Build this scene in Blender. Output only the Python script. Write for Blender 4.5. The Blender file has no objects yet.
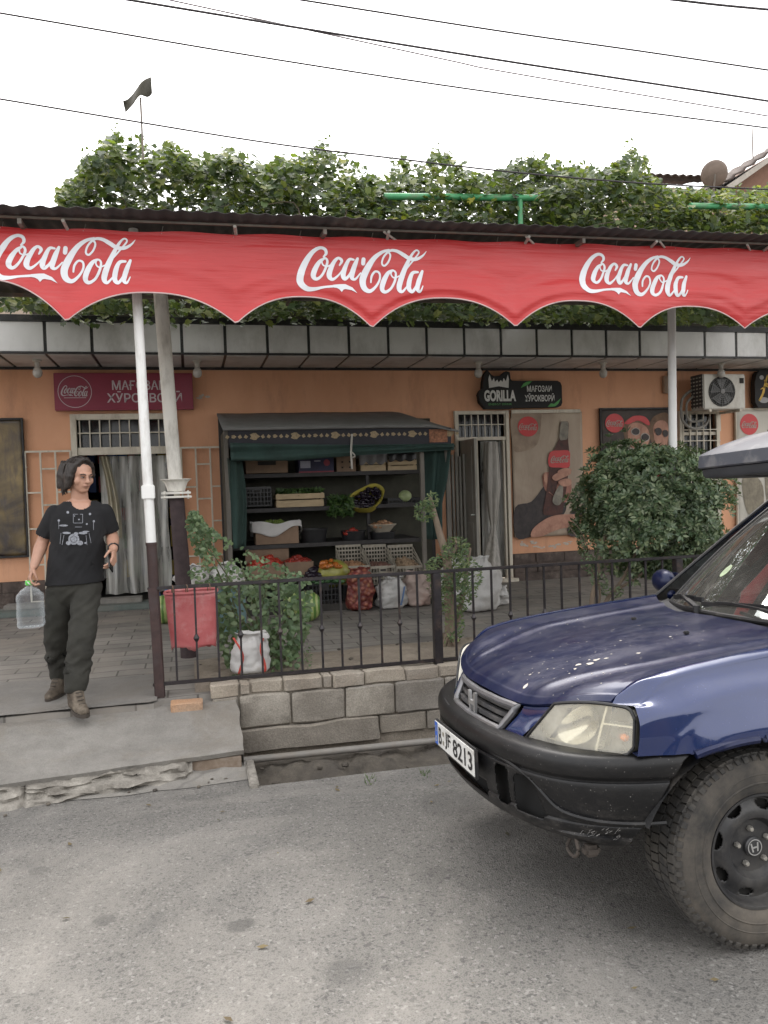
import bpy, bmesh, math, random
from mathutils import Vector, Matrix, noise as mnoise
R = math.radians; PI = math.pi
random.seed(7)
SC = bpy.context.scene; COL = SC.collection
# ------------------------------------------------------------------ camera
FPX = 800.0; PSI = R(13.6); TH = math.atan(25/800.0); RHO = 0.033
CAM = Vector((0, 0, 1.65))
cF = Vector((math.sin(PSI)*math.cos(TH), math.cos(PSI)*math.cos(TH), -math.sin(TH)))
_r0 = Vector((math.cos(PSI), -math.sin(PSI), 0)); _u0 = _r0.cross(cF)
cR = math.cos(RHO)*_r0 - math.sin(RHO)*_u0
cU = math.sin(RHO)*_r0 + math.cos(RHO)*_u0
cam = bpy.data.cameras.new("camera"); camo = bpy.data.objects.new("camera", cam); COL.objects.link(camo)
M3 = Matrix((cR, cU, -cF)).transposed()
camo.matrix_world = Matrix.Translation(CAM) @ M3.to_4x4()
cam.sensor_fit = 'VERTICAL'; cam.sensor_height = 24.0; cam.lens = 24.0*FPX/1024.0
cam.clip_start = 0.05; cam.clip_end = 2000
SC.camera = camo
def at(px, py, Y):
    """world point on the upright plane at distance Y seen at photo position px, py"""
    d = cF + cR*((px-384)/FPX) - cU*((py-512)/FPX)
    return CAM + d*(Y/d.y)
def atz(px, py, z):
    d = cF + cR*((px-384)/FPX) - cU*((py-512)/FPX)
    return CAM + d*((z-CAM.z)/d.z)
# ------------------------------------------------------------------ mesh builder
class MB:
    def __init__(s): s.bm = bmesh.new(); s.mi = 0
    def face(s, vs):
        try:
            f = s.bm.faces.new(vs); f.material_index = s.mi; return f
        except ValueError: return None
    def v(s, p): return s.bm.verts.new(p)
    def poly(s, pts): return s.face([s.v(p) for p in pts])
    def box(s, c, d, rot=None, bev=0.0):
        tmp = bmesh.new(); bmesh.ops.create_cube(tmp, size=1)
        for v in tmp.verts: v.co = Vector((v.co.x*d[0], v.co.y*d[1], v.co.z*d[2]))
        if bev > 0: bmesh.ops.bevel(tmp, geom=list(tmp.edges), offset=bev, segments=2, affect='EDGES')
        m = Matrix.Translation(c)
        if rot is not None: m = m @ (rot.to_4x4() if hasattr(rot, 'to_4x4') else Matrix.Rotation(rot, 4, 'Z'))
        s._merge(tmp, m); return s
    def box2(s, a, b, bev=0.0):
        a = Vector(a); b = Vector(b)
        return s.box((a+b)/2, [abs(b[i]-a[i]) for i in range(3)], None, bev)
    def _merge(s, tmp, m):
        vm = {}
        for v in tmp.verts: vm[v] = s.bm.verts.new(m @ v.co)
        for f in tmp.faces: s.face([vm[v] for v in f.verts])
        tmp.free()
    def tube(s, pts, r, seg=8, caps=True):
        pts = [Vector(p) for p in pts]; n = len(pts)
        rs = r if isinstance(r, (list, tuple)) else [r]*n
        rings = []; up = None
        for i, p in enumerate(pts):
            t = (pts[min(i+1, n-1)]-pts[max(i-1, 0)]).normalized()
            if up is None:
                up = Vector((0, 0, 1)) if abs(t.z) < .9 else Vector((1, 0, 0))
            a = t.cross(up)
            if a.length < 1e-5: a = t.cross(Vector((0, 1, 0)))
            a.normalize(); b = t.cross(a).normalized(); up = -b if False else up
            rings.append([s.v(p+(a*math.cos(2*PI*k/seg)+b*math.sin(2*PI*k/seg))*rs[i]) for k in range(seg)])
        for i in range(n-1):
            for k in range(seg):
                s.face([rings[i][k], rings[i][(k+1) % seg], rings[i+1][(k+1) % seg], rings[i+1][k]])
        if caps:
            s.face(rings[0][::-1]); s.face(rings[-1])
        return s
    def bar(s, p0, p1, w, h):
        p0 = Vector(p0); p1 = Vector(p1); t = (p1-p0); L = t.length; t.normalize()
        up = Vector((0, 0, 1)) if abs(t.z) < .95 else Vector((0, 1, 0))
        a = t.cross(up).normalized(); b = a.cross(t).normalized()
        m = Matrix((t, a, b)).transposed()
        return s.box((p0+p1)/2, (L, w, h), m)
    def lathe(s, prof, c=(0, 0, 0), axis='Z', seg=24, sq=(1, 1)):
        """prof: list of (r, h)"""
        c = Vector(c); rings = []
        def P(r, h, a):
            x, y = r*math.cos(a)*sq[0], r*math.sin(a)*sq[1]
            return c + (Vector((x, y, h)) if axis == 'Z' else Vector((x, h, y)) if axis == 'Y' else Vector((h, x, y)))
        for r, h in prof:
            if r < 1e-6: rings.append([s.v(P(0, h, 0))])
            else: rings.append([s.v(P(r, h, 2*PI*k/seg)) for k in range(seg)])
        for A, B in zip(rings, rings[1:]):
            for k in range(seg):
                k2 = (k+1) % seg
                if len(A) == 1 and len(B) == 1: continue
                if len(A) == 1: s.face([A[0], B[k2], B[k]])
                elif len(B) == 1: s.face([A[k], A[k2], B[0]])
                else: s.face([A[k], A[k2], B[k2], B[k]])
        return s
    def grid(s, fn, nu, nv, wrap=False, keep=None):
        g = [[s.v(fn(i/nu, j/nv)) for j in range(nv+1)] for i in range(nu+(0 if wrap else 1))]
        N = len(g)
        for i in range(nu):
            for j in range(nv):
                if keep and not keep(i, j): continue
                s.face([g[i][j], g[(i+1) % N][j], g[(i+1) % N][j+1], g[i][j+1]])
        return g
    def ball(s, c, r, seg=12, rings=8, sc=(1, 1, 1), rot=None, jit=0.0):
        c = Vector(c); g = []
        for i in range(rings+1):
            th = PI*i/rings
            row = []
            for k in range(seg if 0 < i < rings else 1):
                a = 2*PI*k/seg
                p = Vector((math.sin(th)*math.cos(a)*sc[0], math.sin(th)*math.sin(a)*sc[1], math.cos(th)*sc[2]))*r
                if jit: p *= 1+random.uniform(-jit, jit)
                if rot is not None: p = rot @ p
                row.append(s.v(c+p))
            g.append(row)
        for A, B in zip(g, g[1:]):
            for k in range(seg):
                k2 = (k+1) % seg
                if len(A) == 1: s.face([A[0], B[k], B[k2]])
                elif len(B) == 1: s.face([A[k], B[0], A[k2]])
                else: s.face([A[k], B[k], B[k2], A[k2]])
        return s
    def prism(s, pts, vec):
        """closed outline pts (3d) extruded by vec"""
        vec = Vector(vec); a = [s.v(p) for p in pts]; b = [s.v(Vector(p)+vec) for p in pts]
        n = len(a)
        s.face(a[::-1]); s.face(b)
        for i in range(n): s.face([a[i], a[(i+1) % n], b[(i+1) % n], b[i]])
        return s
    def capsule(s, p0, p1, r0, r1, seg=12, sx=1.0):
        s.ball(p0, r0, seg, 8); s.ball(p1, r1, seg, 8); s.tube([p0, p1], [r0, r1], seg); return s
    def build(s, name, mat, parent=None, smooth=True, ang=38, solid=0.0, subdiv=0, off=0):
        bmesh.ops.recalc_face_normals(s.bm, faces=s.bm.faces) if smooth != 'raw' else None
        me = bpy.data.meshes.new(name); s.bm.to_mesh(me); s.bm.free()
        for m in (mat if isinstance(mat, (list, tuple)) else [mat]): me.materials.append(m)
        o = bpy.data.objects.new(name, me); COL.objects.link(o)
        if parent is not None:
            o.parent = parent
            if parent.get('_w'): me.transform(Matrix.Translation(-Vector(parent['_w'])))
            if parent.get('_w'): o['_w'] = parent['_w']
        if smooth:
            for p in me.polygons: p.use_smooth = True
            me.set_sharp_from_angle(angle=R(ang))
        if solid:
            m = o.modifiers.new('thick', 'SOLIDIFY'); m.thickness = solid; m.offset = off
        if subdiv:
            m = o.modifiers.new('sub', 'SUBSURF'); m.levels = subdiv; m.render_levels = subdiv
        return o
def tag(o, label=None, cat=None, group=None, kind=None):
    if label: o['label'] = label
    if cat: o['category'] = cat
    if group: o['group'] = group
    if kind: o['kind'] = kind
    return o
def thing(name, label, cat, loc=(0, 0, 0), group=None, world=True):
    """an Empty at the base of a thing; its parts are modelled in world positions when world is set"""
    o = bpy.data.objects.new(name, None); COL.objects.link(o); o.location = loc
    o.empty_display_size = .1
    if world: o['_w'] = tuple(loc)
    return tag(o, label, cat, group)
def struct(o): o['kind'] = 'structure'; return o
def copy_tree(o, parent=None):
    c = o.copy(); COL.objects.link(c)
    if parent is not None: c.parent = parent; c.matrix_parent_inverse = o.matrix_parent_inverse
    for ch in list(o.children): copy_tree(ch, c)
    return c
def bake(o):
    """freeze modifiers into the mesh"""
    bpy.context.view_layer.update()
    dg = bpy.context.evaluated_depsgraph_get()
    me = bpy.data.meshes.new_from_object(o.evaluated_get(dg))
    o.modifiers.clear(); old = o.data; o.data = me; me.name = old.name
    return o
def remesh(o, vox, smooth=4, f=.5):
    m = o.modifiers.new('r', 'REMESH'); m.mode = 'VOXEL'; m.voxel_size = vox; m.use_smooth_shade = True
    if smooth:
        m2 = o.modifiers.new('s', 'SMOOTH'); m2.iterations = smooth; m2.factor = f
    bake(o)
    for p in o.data.polygons: p.use_smooth = True
    return o
def cr(pts, n=8, closed=False):
    """Catmull-Rom through n-d tuples"""
    out = []; N = len(pts)
    rng = range(N if closed else N-1)
    for i in rng:
        p0 = pts[(i-1) % N] if closed or i > 0 else pts[0]
        p1 = pts[i]; p2 = pts[(i+1) % N]
        p3 = pts[(i+2) % N] if closed or i+2 < N else pts[-1]
        for k in range(n):
            t = k/n
            out.append(tuple(.5*((2*b)+(-a+c)*t+(2*a-5*b+4*c-d)*t*t+(-a+3*b-3*c+d)*t**3) for a, b, c, d in zip(p0, p1, p2, p3)))
    if not closed: out.append(tuple(pts[-1]))
    return out
def lerp_tab(tab, x):
    if x <= tab[0][0]: return tab[0][1]
    for (a, b), (c, d) in zip(tab, tab[1:]):
        if x <= c: return b+(d-b)*(x-a)/(c-a)
    return tab[-1][1]
def ss(t): t = max(0, min(1, t)); return t*t*(3-2*t)
def nz(x, y, z, sc=1.0, o=0.0): return mnoise.noise(Vector((x*sc+o, y*sc+o*1.3, z*sc-o)))
# ------------------------------------------------------------------ materials
class NT:
    def __init__(s, name):
        s.m = bpy.data.materials.new(name); s.m.use_nodes = True; s.t = s.m.node_tree
        s.b = s.t.nodes['Principled BSDF']; s.co = None
    def n(s, ty, **k):
        x = s.t.nodes.new(ty)
        for a, b in k.items(): setattr(x, a, b)
        return x
    def l(s, a, b): s.t.links.new(a, b)
    def coord(s):
        if s.co is None: s.co = s.n('ShaderNodeTexCoord').outputs['Object']
        return s.co
    def noise(s, scale, detail=4, rough=.6, stretch=None, dist=0):
        x = s.n('ShaderNodeTexNoise'); x.inputs['Scale'].default_value = scale
        x.inputs['Detail'].default_value = detail; x.inputs['Roughness'].default_value = rough
        x.inputs['Distortion'].default_value = dist
        c = s.coord()
        if stretch:
            mp = s.n('ShaderNodeMapping'); mp.inputs['Scale'].default_value = stretch; s.l(c, mp.inputs['Vector']); c = mp.outputs['Vector']
        s.l(c, x.inputs['Vector']); return x.outputs['Fac']
    def vor(s, scale, feat='F1', out='Distance', rnd=1.0):
        x = s.n('ShaderNodeTexVoronoi', feature=feat); x.inputs['Scale'].default_value = scale
        x.inputs['Randomness'].default_value = rnd
        s.l(s.coord(), x.inputs['Vector']); return x.outputs[out]
    def ramp(s, fac, a, b, ca=(0, 0, 0, 1), cb=(1, 1, 1, 1)):
        x = s.n('ShaderNodeValToRGB'); x.color_ramp.elements[0].position = a; x.color_ramp.elements[1].position = b
        x.color_ramp.elements[0].color = c4(ca); x.color_ramp.elements[1].color = c4(cb)
        s.l(fac, x.inputs['Fac']); return x.outputs['Color']
    def mix(s, fac, a, b, mode='MIX'):
        x = s.n('ShaderNodeMix', data_type='RGBA', blend_type=mode)
        for sock, v in ((x.inputs['Factor'], fac), (x.inputs['A'], a), (x.inputs['B'], b)):
            if hasattr(v, 'is_linked'): s.l(v, sock)
            elif isinstance(v, (int, float)): sock.default_value = v
            else: sock.default_value = c4(v)
        return x.outputs['Result']
    def math(s, op, a, b=0.0):
        x = s.n('ShaderNodeMath', operation=op)
        for sock, v in zip(x.inputs, (a, b)):
            if hasattr(v, 'is_linked'): s.l(v, sock)
            else: sock.default_value = v
        return x.outputs[0]
    def bump(s, h, strength=.3, dist=.01, chain=None):
        x = s.n('ShaderNodeBump'); x.inputs['Strength'].default_value = strength; x.inputs['Distance'].default_value = dist
        s.l(h, x.inputs['Height'])
        if chain is not None: s.l(chain, x.inputs['Normal'])
        s.l(x.outputs['Normal'], s.b.inputs['Normal']); return x.outputs['Normal']
    def set(s, col=None, rough=None, metal=None, **k):
        for nm, v in (('Base Color', col), ('Roughness', rough), ('Metallic', metal)):
            if v is None: continue
            if hasattr(v, 'is_linked'): s.l(v, s.b.inputs[nm])
            elif nm == 'Base Color': s.b.inputs[nm].default_value = c4(v)
            else: s.b.inputs[nm].default_value = v
        for nm, v in k.items():
            nm = nm.replace('_', ' ')
            if hasattr(v, 'is_linked'): s.l(v, s.b.inputs[nm])
            else: s.b.inputs[nm].default_value = v
        return s.m
def c4(c): return (c[0], c[1], c[2], c[3] if len(c) > 3 else 1.0)
def simple(name, col, rough=.6, metal=0.0, var=.25, sc=6.0, bump=0.0, bsc=60.0, dirt=None, dsc=3.0, damt=(.5, .7), stretch=None, spec=.5):
    """base colour broken up by two noises, optional dirt colour, optional fine bump"""
    t = NT(name); dk = tuple(x*(1-var) for x in col); lt = tuple(min(.95, x*(1+var*.6)) for x in col)
    c = t.ramp(t.noise(sc, 5, .65, stretch), .3, .7, dk, lt)
    r = rough
    if dirt is not None:
        f = t.ramp(t.noise(dsc, 6, .7, stretch), damt[0], damt[1])
        c = t.mix(f, c, dirt)
    if bump: t.bump(t.noise(bsc, 4, .6), bump, .006)
    t.set(c, r, metal); t.b.inputs['Specular IOR Level'].default_value = spec
    return t.m
def leafmat(name, cols, rough=.45, trans=.35):
    """leaf colours picked per leaf; some light passes through"""
    t = NT(name); g = t.n('ShaderNodeNewGeometry')
    x = t.n('ShaderNodeValToRGB'); x.color_ramp.interpolation = 'LINEAR'
    e = x.color_ramp.elements
    while len(e) < len(cols): e.new(.5)
    for i, c in enumerate(cols): e[i].position = i/(len(cols)-1); e[i].color = c4(c)
    t.l(g.outputs['Random Per Island'], x.inputs['Fac'])
    nn = t.ramp(t.noise(2.2, 3), .3, .7, (.75, .75, .75), (1.2, 1.2, 1.1))
    c = t.mix(1.0, x.outputs['Color'], nn, 'MULTIPLY')
    t.set(c, rough)
    tr = t.n('ShaderNodeBsdfTranslucent'); cc = t.mix(.5, c, (.25, .35, .04), 'MIX'); t.l(cc, tr.inputs['Color'])
    ms = t.n('ShaderNodeMixShader'); ms.inputs[0].default_value = trans
    t.l(t.b.outputs[0], ms.inputs[1]); t.l(tr.outputs[0], ms.inputs[2])
    t.l(ms.outputs[0], t.t.nodes['Material Output'].inputs['Surface'])
    return t.m
# ------------------------------------------------------------------ text and brush strokes
def text_mesh(body, size=1.0, bold=0.0, width=None, depth=0.0, space=1.0):
    """2-D letters as a bmesh, lower-left at 0,0; width stretches them to that width"""
    cu = bpy.data.curves.new('t', 'FONT'); cu.body = body; cu.size = size; cu.offset = bold; cu.extrude = depth; cu.resolution_u = 3
    cu.space_character = space
    o = bpy.data.objects.new('t', cu); COL.objects.link(o)
    bpy.context.view_layer.update(); dg = bpy.context.evaluated_depsgraph_get()
    me = bpy.data.meshes.new_from_object(o.evaluated_get(dg))
    bpy.data.objects.remove(o); bpy.data.curves.remove(cu)
    xs = [v.co.x for v in me.vertices]; ys = [v.co.y for v in me.vertices]
    x0, x1, y0, y1 = min(xs), max(xs), min(ys), max(ys)
    sx = width/(x1-x0) if width else 1.0
    vs = [((v.co.x-x0)*sx, v.co.y-y0) for v in me.vertices]
    fs = [tuple(p.vertices) for p in me.polygons]
    bpy.data.meshes.remove(me)
    return vs, fs, ((x1-x0)*sx, y1-y0)
def put_text(mb, body, fn, width, height, bold=0.0, space=1.0):
    """letters filling width x height, mapped by fn(x, y)->world"""
    vs, fs, (w, h) = text_mesh(body, 1.0, bold, None, 0, space)
    V = [mb.v(fn(x*width/w, y*height/h)) for x, y in vs]
    for f in fs: mb.face([V[i] for i in f])
def brush(mb, pts, fn, n=7):
    """ribbon stroke through (x, y, width)"""
    P = cr(pts, n); L = []
    for i, (x, y, w) in enumerate(P):
        a = P[max(i-1, 0)]; b = P[min(i+1, len(P)-1)]
        tx, ty = b[0]-a[0], b[1]-a[1]; d = math.hypot(tx, ty) or 1
        nx, ny = -ty/d, tx/d; w = max(w, .5)/2
        L.append((mb.v(fn(x+nx*w, y+ny*w)), mb.v(fn(x-nx*w, y-ny*w))))
    for (a, b), (c, d) in zip(L, L[1:]): mb.face([a, b, d, c])
    for (x, y, w), e in ((P[0], 0), (P[-1], -1)):     # round ends
        w = max(w, .5)/2
        mb.face([mb.v(fn(x+w*math.cos(2*PI*k/10), y+w*math.sin(2*PI*k/10))) for k in range(10)])
SCRIPT = [
 [(183,98,8),(198,80,15),(192,58,17),(165,51,17),(128,72,22),(92,118,30),(62,180,36),(55,230,36),(85,262,27),(125,266,19),(180,256,12),(232,251,13)],
 [(188,106,10),(160,125,20),(135,165,27),(125,198,27),(142,214,17),(170,195,13),(193,155,13),(203,120,13),(190,104,10),(175,118,8),(180,140,8),(205,146,8),(238,128,8)],
 [(268,140,8),(280,118,16),(262,104,14),(238,125,20),(215,170,27),(210,200,27),(228,215,16),(262,190,9),(292,152,8)],
 [(345,112,10),(320,112,16),(298,150,23),(285,190,27),(292,212,20),(315,195,13),(342,150,10)],
 [(366,106,14),(350,140,24),(335,180,27),(332,206,23),(350,212,12),(380,180,7)],
 [(398,110,22),(395,131,22)],
 [(540,60,12),(500,72,17),(455,105,25),(415,160,34),(390,215,36),(395,258,31),(425,275,20),(460,250,13),(483,212,11),(482,180,11),(460,172,11),(440,195,12),(434,228,9)],
 [(500,72,8),(525,66,10),(546,85,10),(535,120,10),(512,142,10),(498,130,10),(510,95,10),(545,64,13),(582,65,17),(620,85,21),(652,104,20),(690,107,17),(725,90,11),(748,66,3)],
 [(555,165,10),(530,180,20),(505,220,27),(492,262,25),(508,280,17),(540,262,13),(565,220,13),(572,180,11),(556,166,10),(546,185,8),(562,205,8),(598,192,7)],
 [(600,200,6),(640,150,8),(680,105,9),(706,72,9),(690,61,9),(660,92,15),(625,155,25),(598,215,29),(585,260,27),(600,280,15),(632,248,7)],
 [(695,175,12),(665,180,18),(645,220,25),(638,262,25),(655,280,17),(680,250,13),(702,205,10)],
 [(720,170,14),(704,205,23),(690,240,25),(684,268,22),(698,280,12),(716,250,5)],
]
SCRIPT_TAIL = [(228,244),(262,241),(292,240),(330,257),(356,286),(325,271),(294,266),(284,268),(272,281),(260,267),(246,260),(228,258)]
def script_logo(mb, fn, layer=0.0004):
    """white script lettering; fn(u, v, lift) with u 0..1 (left to right), v 0..1 (top to bottom) of a 768x329 field"""
    for i, st in enumerate(SCRIPT):
        brush(mb, st, lambda x, y, i=i: fn((x-40)/710, (y-42)/246, i*layer))
    mb.face([mb.v(fn((x-40)/710, (y-42)/246, 13*layer)) for x, y in SCRIPT_TAIL])
# ================================================================== world and light
W = bpy.data.worlds.new("World"); SC.world = W; W.use_nodes = True
nt = W.node_tree; bg = nt.nodes['Background']
sky = nt.nodes.new('ShaderNodeTexSky'); sky.sky_type = 'NISHITA'; sky.sun_disc = False
SUN_EL, SUN_AZ = R(58), R(8)        # veiled sun beyond the shop: the sky ahead is the brightest part
sky.sun_elevation = SUN_EL; sky.sun_rotation = SUN_AZ; sky.air_density = 1.0; sky.dust_density = 10.0; sky.ozone_density = 1.0
hs = nt.nodes.new('ShaderNodeHueSaturation'); hs.inputs['Saturation'].default_value = .22
nt.links.new(sky.outputs[0], hs.inputs['Color'])
# a bright closed cloud layer over the clear sky
cl_n = nt.nodes.new('ShaderNodeTexNoise'); cl_n.inputs['Scale'].default_value = 1.6; cl_n.inputs['Detail'].default_value = 5
cl_r = nt.nodes.new('ShaderNodeValToRGB'); cl_r.color_ramp.elements[0].position = .3; cl_r.color_ramp.elements[1].position = .75
cl_r.color_ramp.elements[0].color = (.82, .82, .84, 1); cl_r.color_ramp.elements[1].color = (1, .99, .975, 1)
cl_m = nt.nodes.new('ShaderNodeMix'); cl_m.data_type = 'RGBA'; cl_m.blend_type = 'MULTIPLY'; cl_m.inputs['Factor'].default_value = 1; cl_m.inputs['B'].default_value = (9.5, 9.5, 9.5, 1)
cl_x = nt.nodes.new('ShaderNodeMix'); cl_x.data_type = 'RGBA'; cl_x.inputs['Factor'].default_value = .72
nt.links.new(cl_n.outputs['Fac'], cl_r.inputs['Fac']); nt.links.new(cl_r.outputs['Color'], cl_m.inputs['A'])
nt.links.new(hs.outputs[0], cl_x.inputs['A']); nt.links.new(cl_m.outputs['Result'], cl_x.inputs['B']); nt.links.new(cl_x.outputs['Result'], bg.inputs['Color'])
bg.inputs['Strength'].default_value = 0.15
sl = bpy.data.lights.new('sun', 'SUN'); so = bpy.data.objects.new('sun', sl); COL.objects.link(so)
sl.energy = 1.0; sl.angle = R(35); sl.color = (1, .95, .88)
sd = Vector((math.sin(SUN_AZ)*math.cos(SUN_EL), math.cos(SUN_AZ)*math.cos(SUN_EL), math.sin(SUN_EL)))
so.rotation_euler = sd.to_track_quat('Z', 'Y').to_euler()
SC.view_settings.view_transform = 'Standard'; SC.view_settings.look = 'None'; SC.view_settings.gamma = 1
SC.view_settings.exposure = 1.2
# ================================================================== ground materials
def road_z(y): return 0.0 if y < 2.2 else -.0345*(y-2.2)
STAINS = [(p.x, p.y, r_, a_) for p, r_, a_ in ((atz(450, 800, -.05), .12, .5), (atz(500, 828, -.05), .10, .45), (atz(646, 912, 0), .11, .6), (atz(345, 966, 0), .05, .5), (atz(240, 917, 0), .035, .9), (atz(104, 910, 0), .03, .7), (atz(570, 862, 0), .14, .45), (atz(440, 866, 0), .05, .4), (atz(38, 858, 0), .03, .6))]
def m_asphalt():
    t = NT('worn_asphalt')
    big = t.ramp(t.noise(.9, 5, .65), .3, .7, (.106, .102, .096), (.154, .148, .140))
    sp = t.vor(140); stone = t.ramp(sp, .12, .5, (.50, .50, .50), (1.28, 1.26, 1.22))
    c = t.mix(.75, big, stone, 'MULTIPLY')
    vc = t.n('ShaderNodeTexVoronoi'); vc.inputs['Scale'].default_value = 95; t.l(t.coord(), vc.inputs['Vector'])
    sep = t.n('ShaderNodeSeparateColor'); t.l(vc.outputs['Color'], sep.inputs[0])
    dark = t.ramp(sep.outputs[0], .80, .93); c = t.mix(t.math('MULTIPLY', dark, .6), c, (.045, .044, .042))
    lite = t.ramp(sep.outputs[1], .90, .97); c = t.mix(t.math('MULTIPLY', lite, .30), c, (.36, .35, .33))
    dust = t.ramp(t.noise(.55, 6, .7, None, .6), .48, .66); c = t.mix(t.math('MULTIPLY', dust, .45), c, (.36, .335, .30))
    st = t.ramp(t.noise(2.1, 5, .6, None, .4), .62, .72); c = t.mix(t.math('MULTIPLY', st, .55), c, (.10, .098, .095))
    st2 = t.ramp(t.noise(7.5, 2, .5), .76, .79); c = t.mix(t.math('MULTIPLY', st2, .6), c, (.07, .068, .064))
    for sx, sy, sr, sa in STAINS:           # old oil spots
        vm = t.n('ShaderNodeVectorMath', operation='DISTANCE'); vm.inputs[1].default_value = (sx, sy, road_z(sy)); t.l(t.coord(), vm.inputs[0])
        dd = t.math('SUBTRACT', vm.outputs['Value'], t.math('MULTIPLY', t.noise(11+sx, 7, .8, None, .8), sr*2.6))
        c = t.mix(t.math('MULTIPLY', t.ramp(dd, -.05, sr*.5, (1, 1, 1), (0, 0, 0)), sa*.62), c, (.055, .053, .05))
    nb = t.bump(sp, .75, .005); t.bump(t.noise(14, 5, .7), .35, .012, nb)
    return t.set(c, .88)
def m_concrete(name, a, b, dirt, sc=2.0, bump=.4, crack=True):
    t = NT(name); c = t.ramp(t.noise(sc, 7, .7), .3, .7, a, b)
    c = t.mix(t.ramp(t.noise(sc*.45, 6, .7, None, .8), .5, .68), c, dirt)
    sp = t.ramp(t.noise(120, 3, .6), .3, .7, (.86, .86, .86), (1.1, 1.1, 1.1)); c = t.mix(.8, c, sp, 'MULTIPLY')
    if crack:
        v = t.n('ShaderNodeTexVoronoi', feature='DISTANCE_TO_EDGE'); v.inputs['Scale'].default_value = .8
        mp = t.n('ShaderNodeMix', data_type='RGBA'); mp.inputs['Factor'].default_value = .22
        nn = t.n('ShaderNodeTexNoise'); nn.inputs['Scale'].default_value = 3; t.l(t.coord(), nn.inputs['Vector'])
        t.l(t.coord(), mp.inputs['A']); t.l(nn.outputs['Color'], mp.inputs['B']); t.l(mp.outputs['Result'], v.inputs['Vector'])
        k = t.ramp(v.outputs['Distance'], .002, .007, (1, 1, 1), (0, 0, 0)); c = t.mix(t.math('MULTIPLY', k, .35), c, (.07, .065, .06))
    nb = t.bump(t.noise(70, 5, .7), bump, .006); t.bump(t.noise(9, 5, .65), bump, .02, nb)
    return t.set(c, .9)
def m_paving():
    t = NT('terrace_paving')
    br = t.n('ShaderNodeTexBrick'); br.offset = .5; br.inputs['Scale'].default_value = 1.0
    br.inputs['Brick Width'].default_value = .42; br.inputs['Row Height'].default_value = .21; br.inputs['Mortar Size'].default_value = .008
    br.inputs['Color1'].default_value = c4((.165, .155, .145)); br.inputs['Color2'].default_value = c4((.235, .222, .205)); br.inputs['Mortar'].default_value = c4((.085, .079, .071))
    t.l(t.coord(), br.inputs['Vector'])
    c = t.mix(1, br.outputs['Color'], t.ramp(t.noise(1.6, 6, .7), .25, .75, (.62, .62, .62), (1.3, 1.27, 1.22)), 'MULTIPLY')
    c = t.mix(t.ramp(t.noise(.7, 5, .7, None, .5), .5, .66), c, (.24, .215, .185))
    t.bump(t.noise(40, 5, .7), .35, .008)
    return t.set(c, .85)
MA = m_asphalt()
MCON = m_concrete('slab_concrete', (.165, .155, .14), (.275, .26, .237), (.19, .168, .14), 3.2, .7, False)
MROCK = m_concrete('rough_concrete', (.15, .137, .118), (.36, .335, .295), (.13, .117, .10), 9, 1.0, False)
MPAVE = m_paving()
MDIRT = m_concrete('dry_dirt', (.17, .14, .11), (.30, .255, .20), (.22, .185, .145), 4, 1.0, False)
MDITCH = m_concrete('ditch_mud', (.055, .048, .04), (.15, .13, .105), (.08, .07, .06), 6, 1.0, False)
# ================================================================== road
RE = 4.72                                   # road edge along the ditch
def road_z(y): return 0.0 if y < 2.2 else -.0345*(y-2.2)
def slab_front(x): return 4.81+(x+1.75)*.118      # the slab's front runs a little askew
b = MB()
xs = [-60, -20, -10, -6, -4, -3, -2, -1.5, -1, -.6, -.3, 0, .15, .3, .33, .6, 1, 1.5, 2, 3, 4, 6, 9, 14, 25, 60]
for x0, x1 in zip(xs, xs[1:]):
    def yedge(x): return RE+.02*nz(x, 0, 0, 3.1) if x > .32 else slab_front(max(x, -7))+.10
    e0, e1 = yedge(x0+1e-4), yedge(x1-1e-4)
    ys0 = [-60, -15, -5, -2, 0, 1, 2.2, 3, 3.6, 4.1, 4.45]; 
    cols = []
    for x, e in ((x0, e0), (x1, e1)):
        cols.append([b.v((x, y, road_z(y))) for y in ys0+[e]])
    for i in range(len(ys0)): b.face([cols[0][i], cols[1][i], cols[1][i+1], cols[0][i+1]])
    if x0 > .3:          # broken edge of the asphalt going down into the ditch
        lo = [b.v((x, e+.03, -.25)) for x, e in ((x0, e0), (x1, e1))]; lo2 = [b.v((x, e-.01, -.75)) for x, e in ((x0, e0), (x1, e1))]
        b.face([cols[0][-1], cols[1][-1], lo[1], lo[0]]); b.face([lo[0], lo[1], lo2[1], lo2[0]])
bmesh.ops.remove_doubles(b.bm, verts=b.bm.verts, dist=.0005)
struct(b.build('road', MA, smooth=True))
# crumbling sandy margin between the road and the slab
b = MB()
def margin(u, v):
    x = -9+9.33*u; yf = slab_front(max(x, -7)); w = .05+.08*abs(nz(x, 3, 0, 2.2))+.16*ss((x+1.3)/1.2)*ss((.36-x)/.1)
    y = yf+.06-w*(1-v); return (x, y, road_z(y)+.004+.035*v*v*(1+nz(x, y, 1, 7))+.008*nz(x, y, 2, 14)*(1 if 0 < v < 1 else 0))
b.grid(margin, 150, 8)
struct(b.build('road_margin', m_concrete('road_margin_sand', (.18, .17, .155), (.27, .255, .23), (.22, .20, .17), 5, .8, True)))
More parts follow.
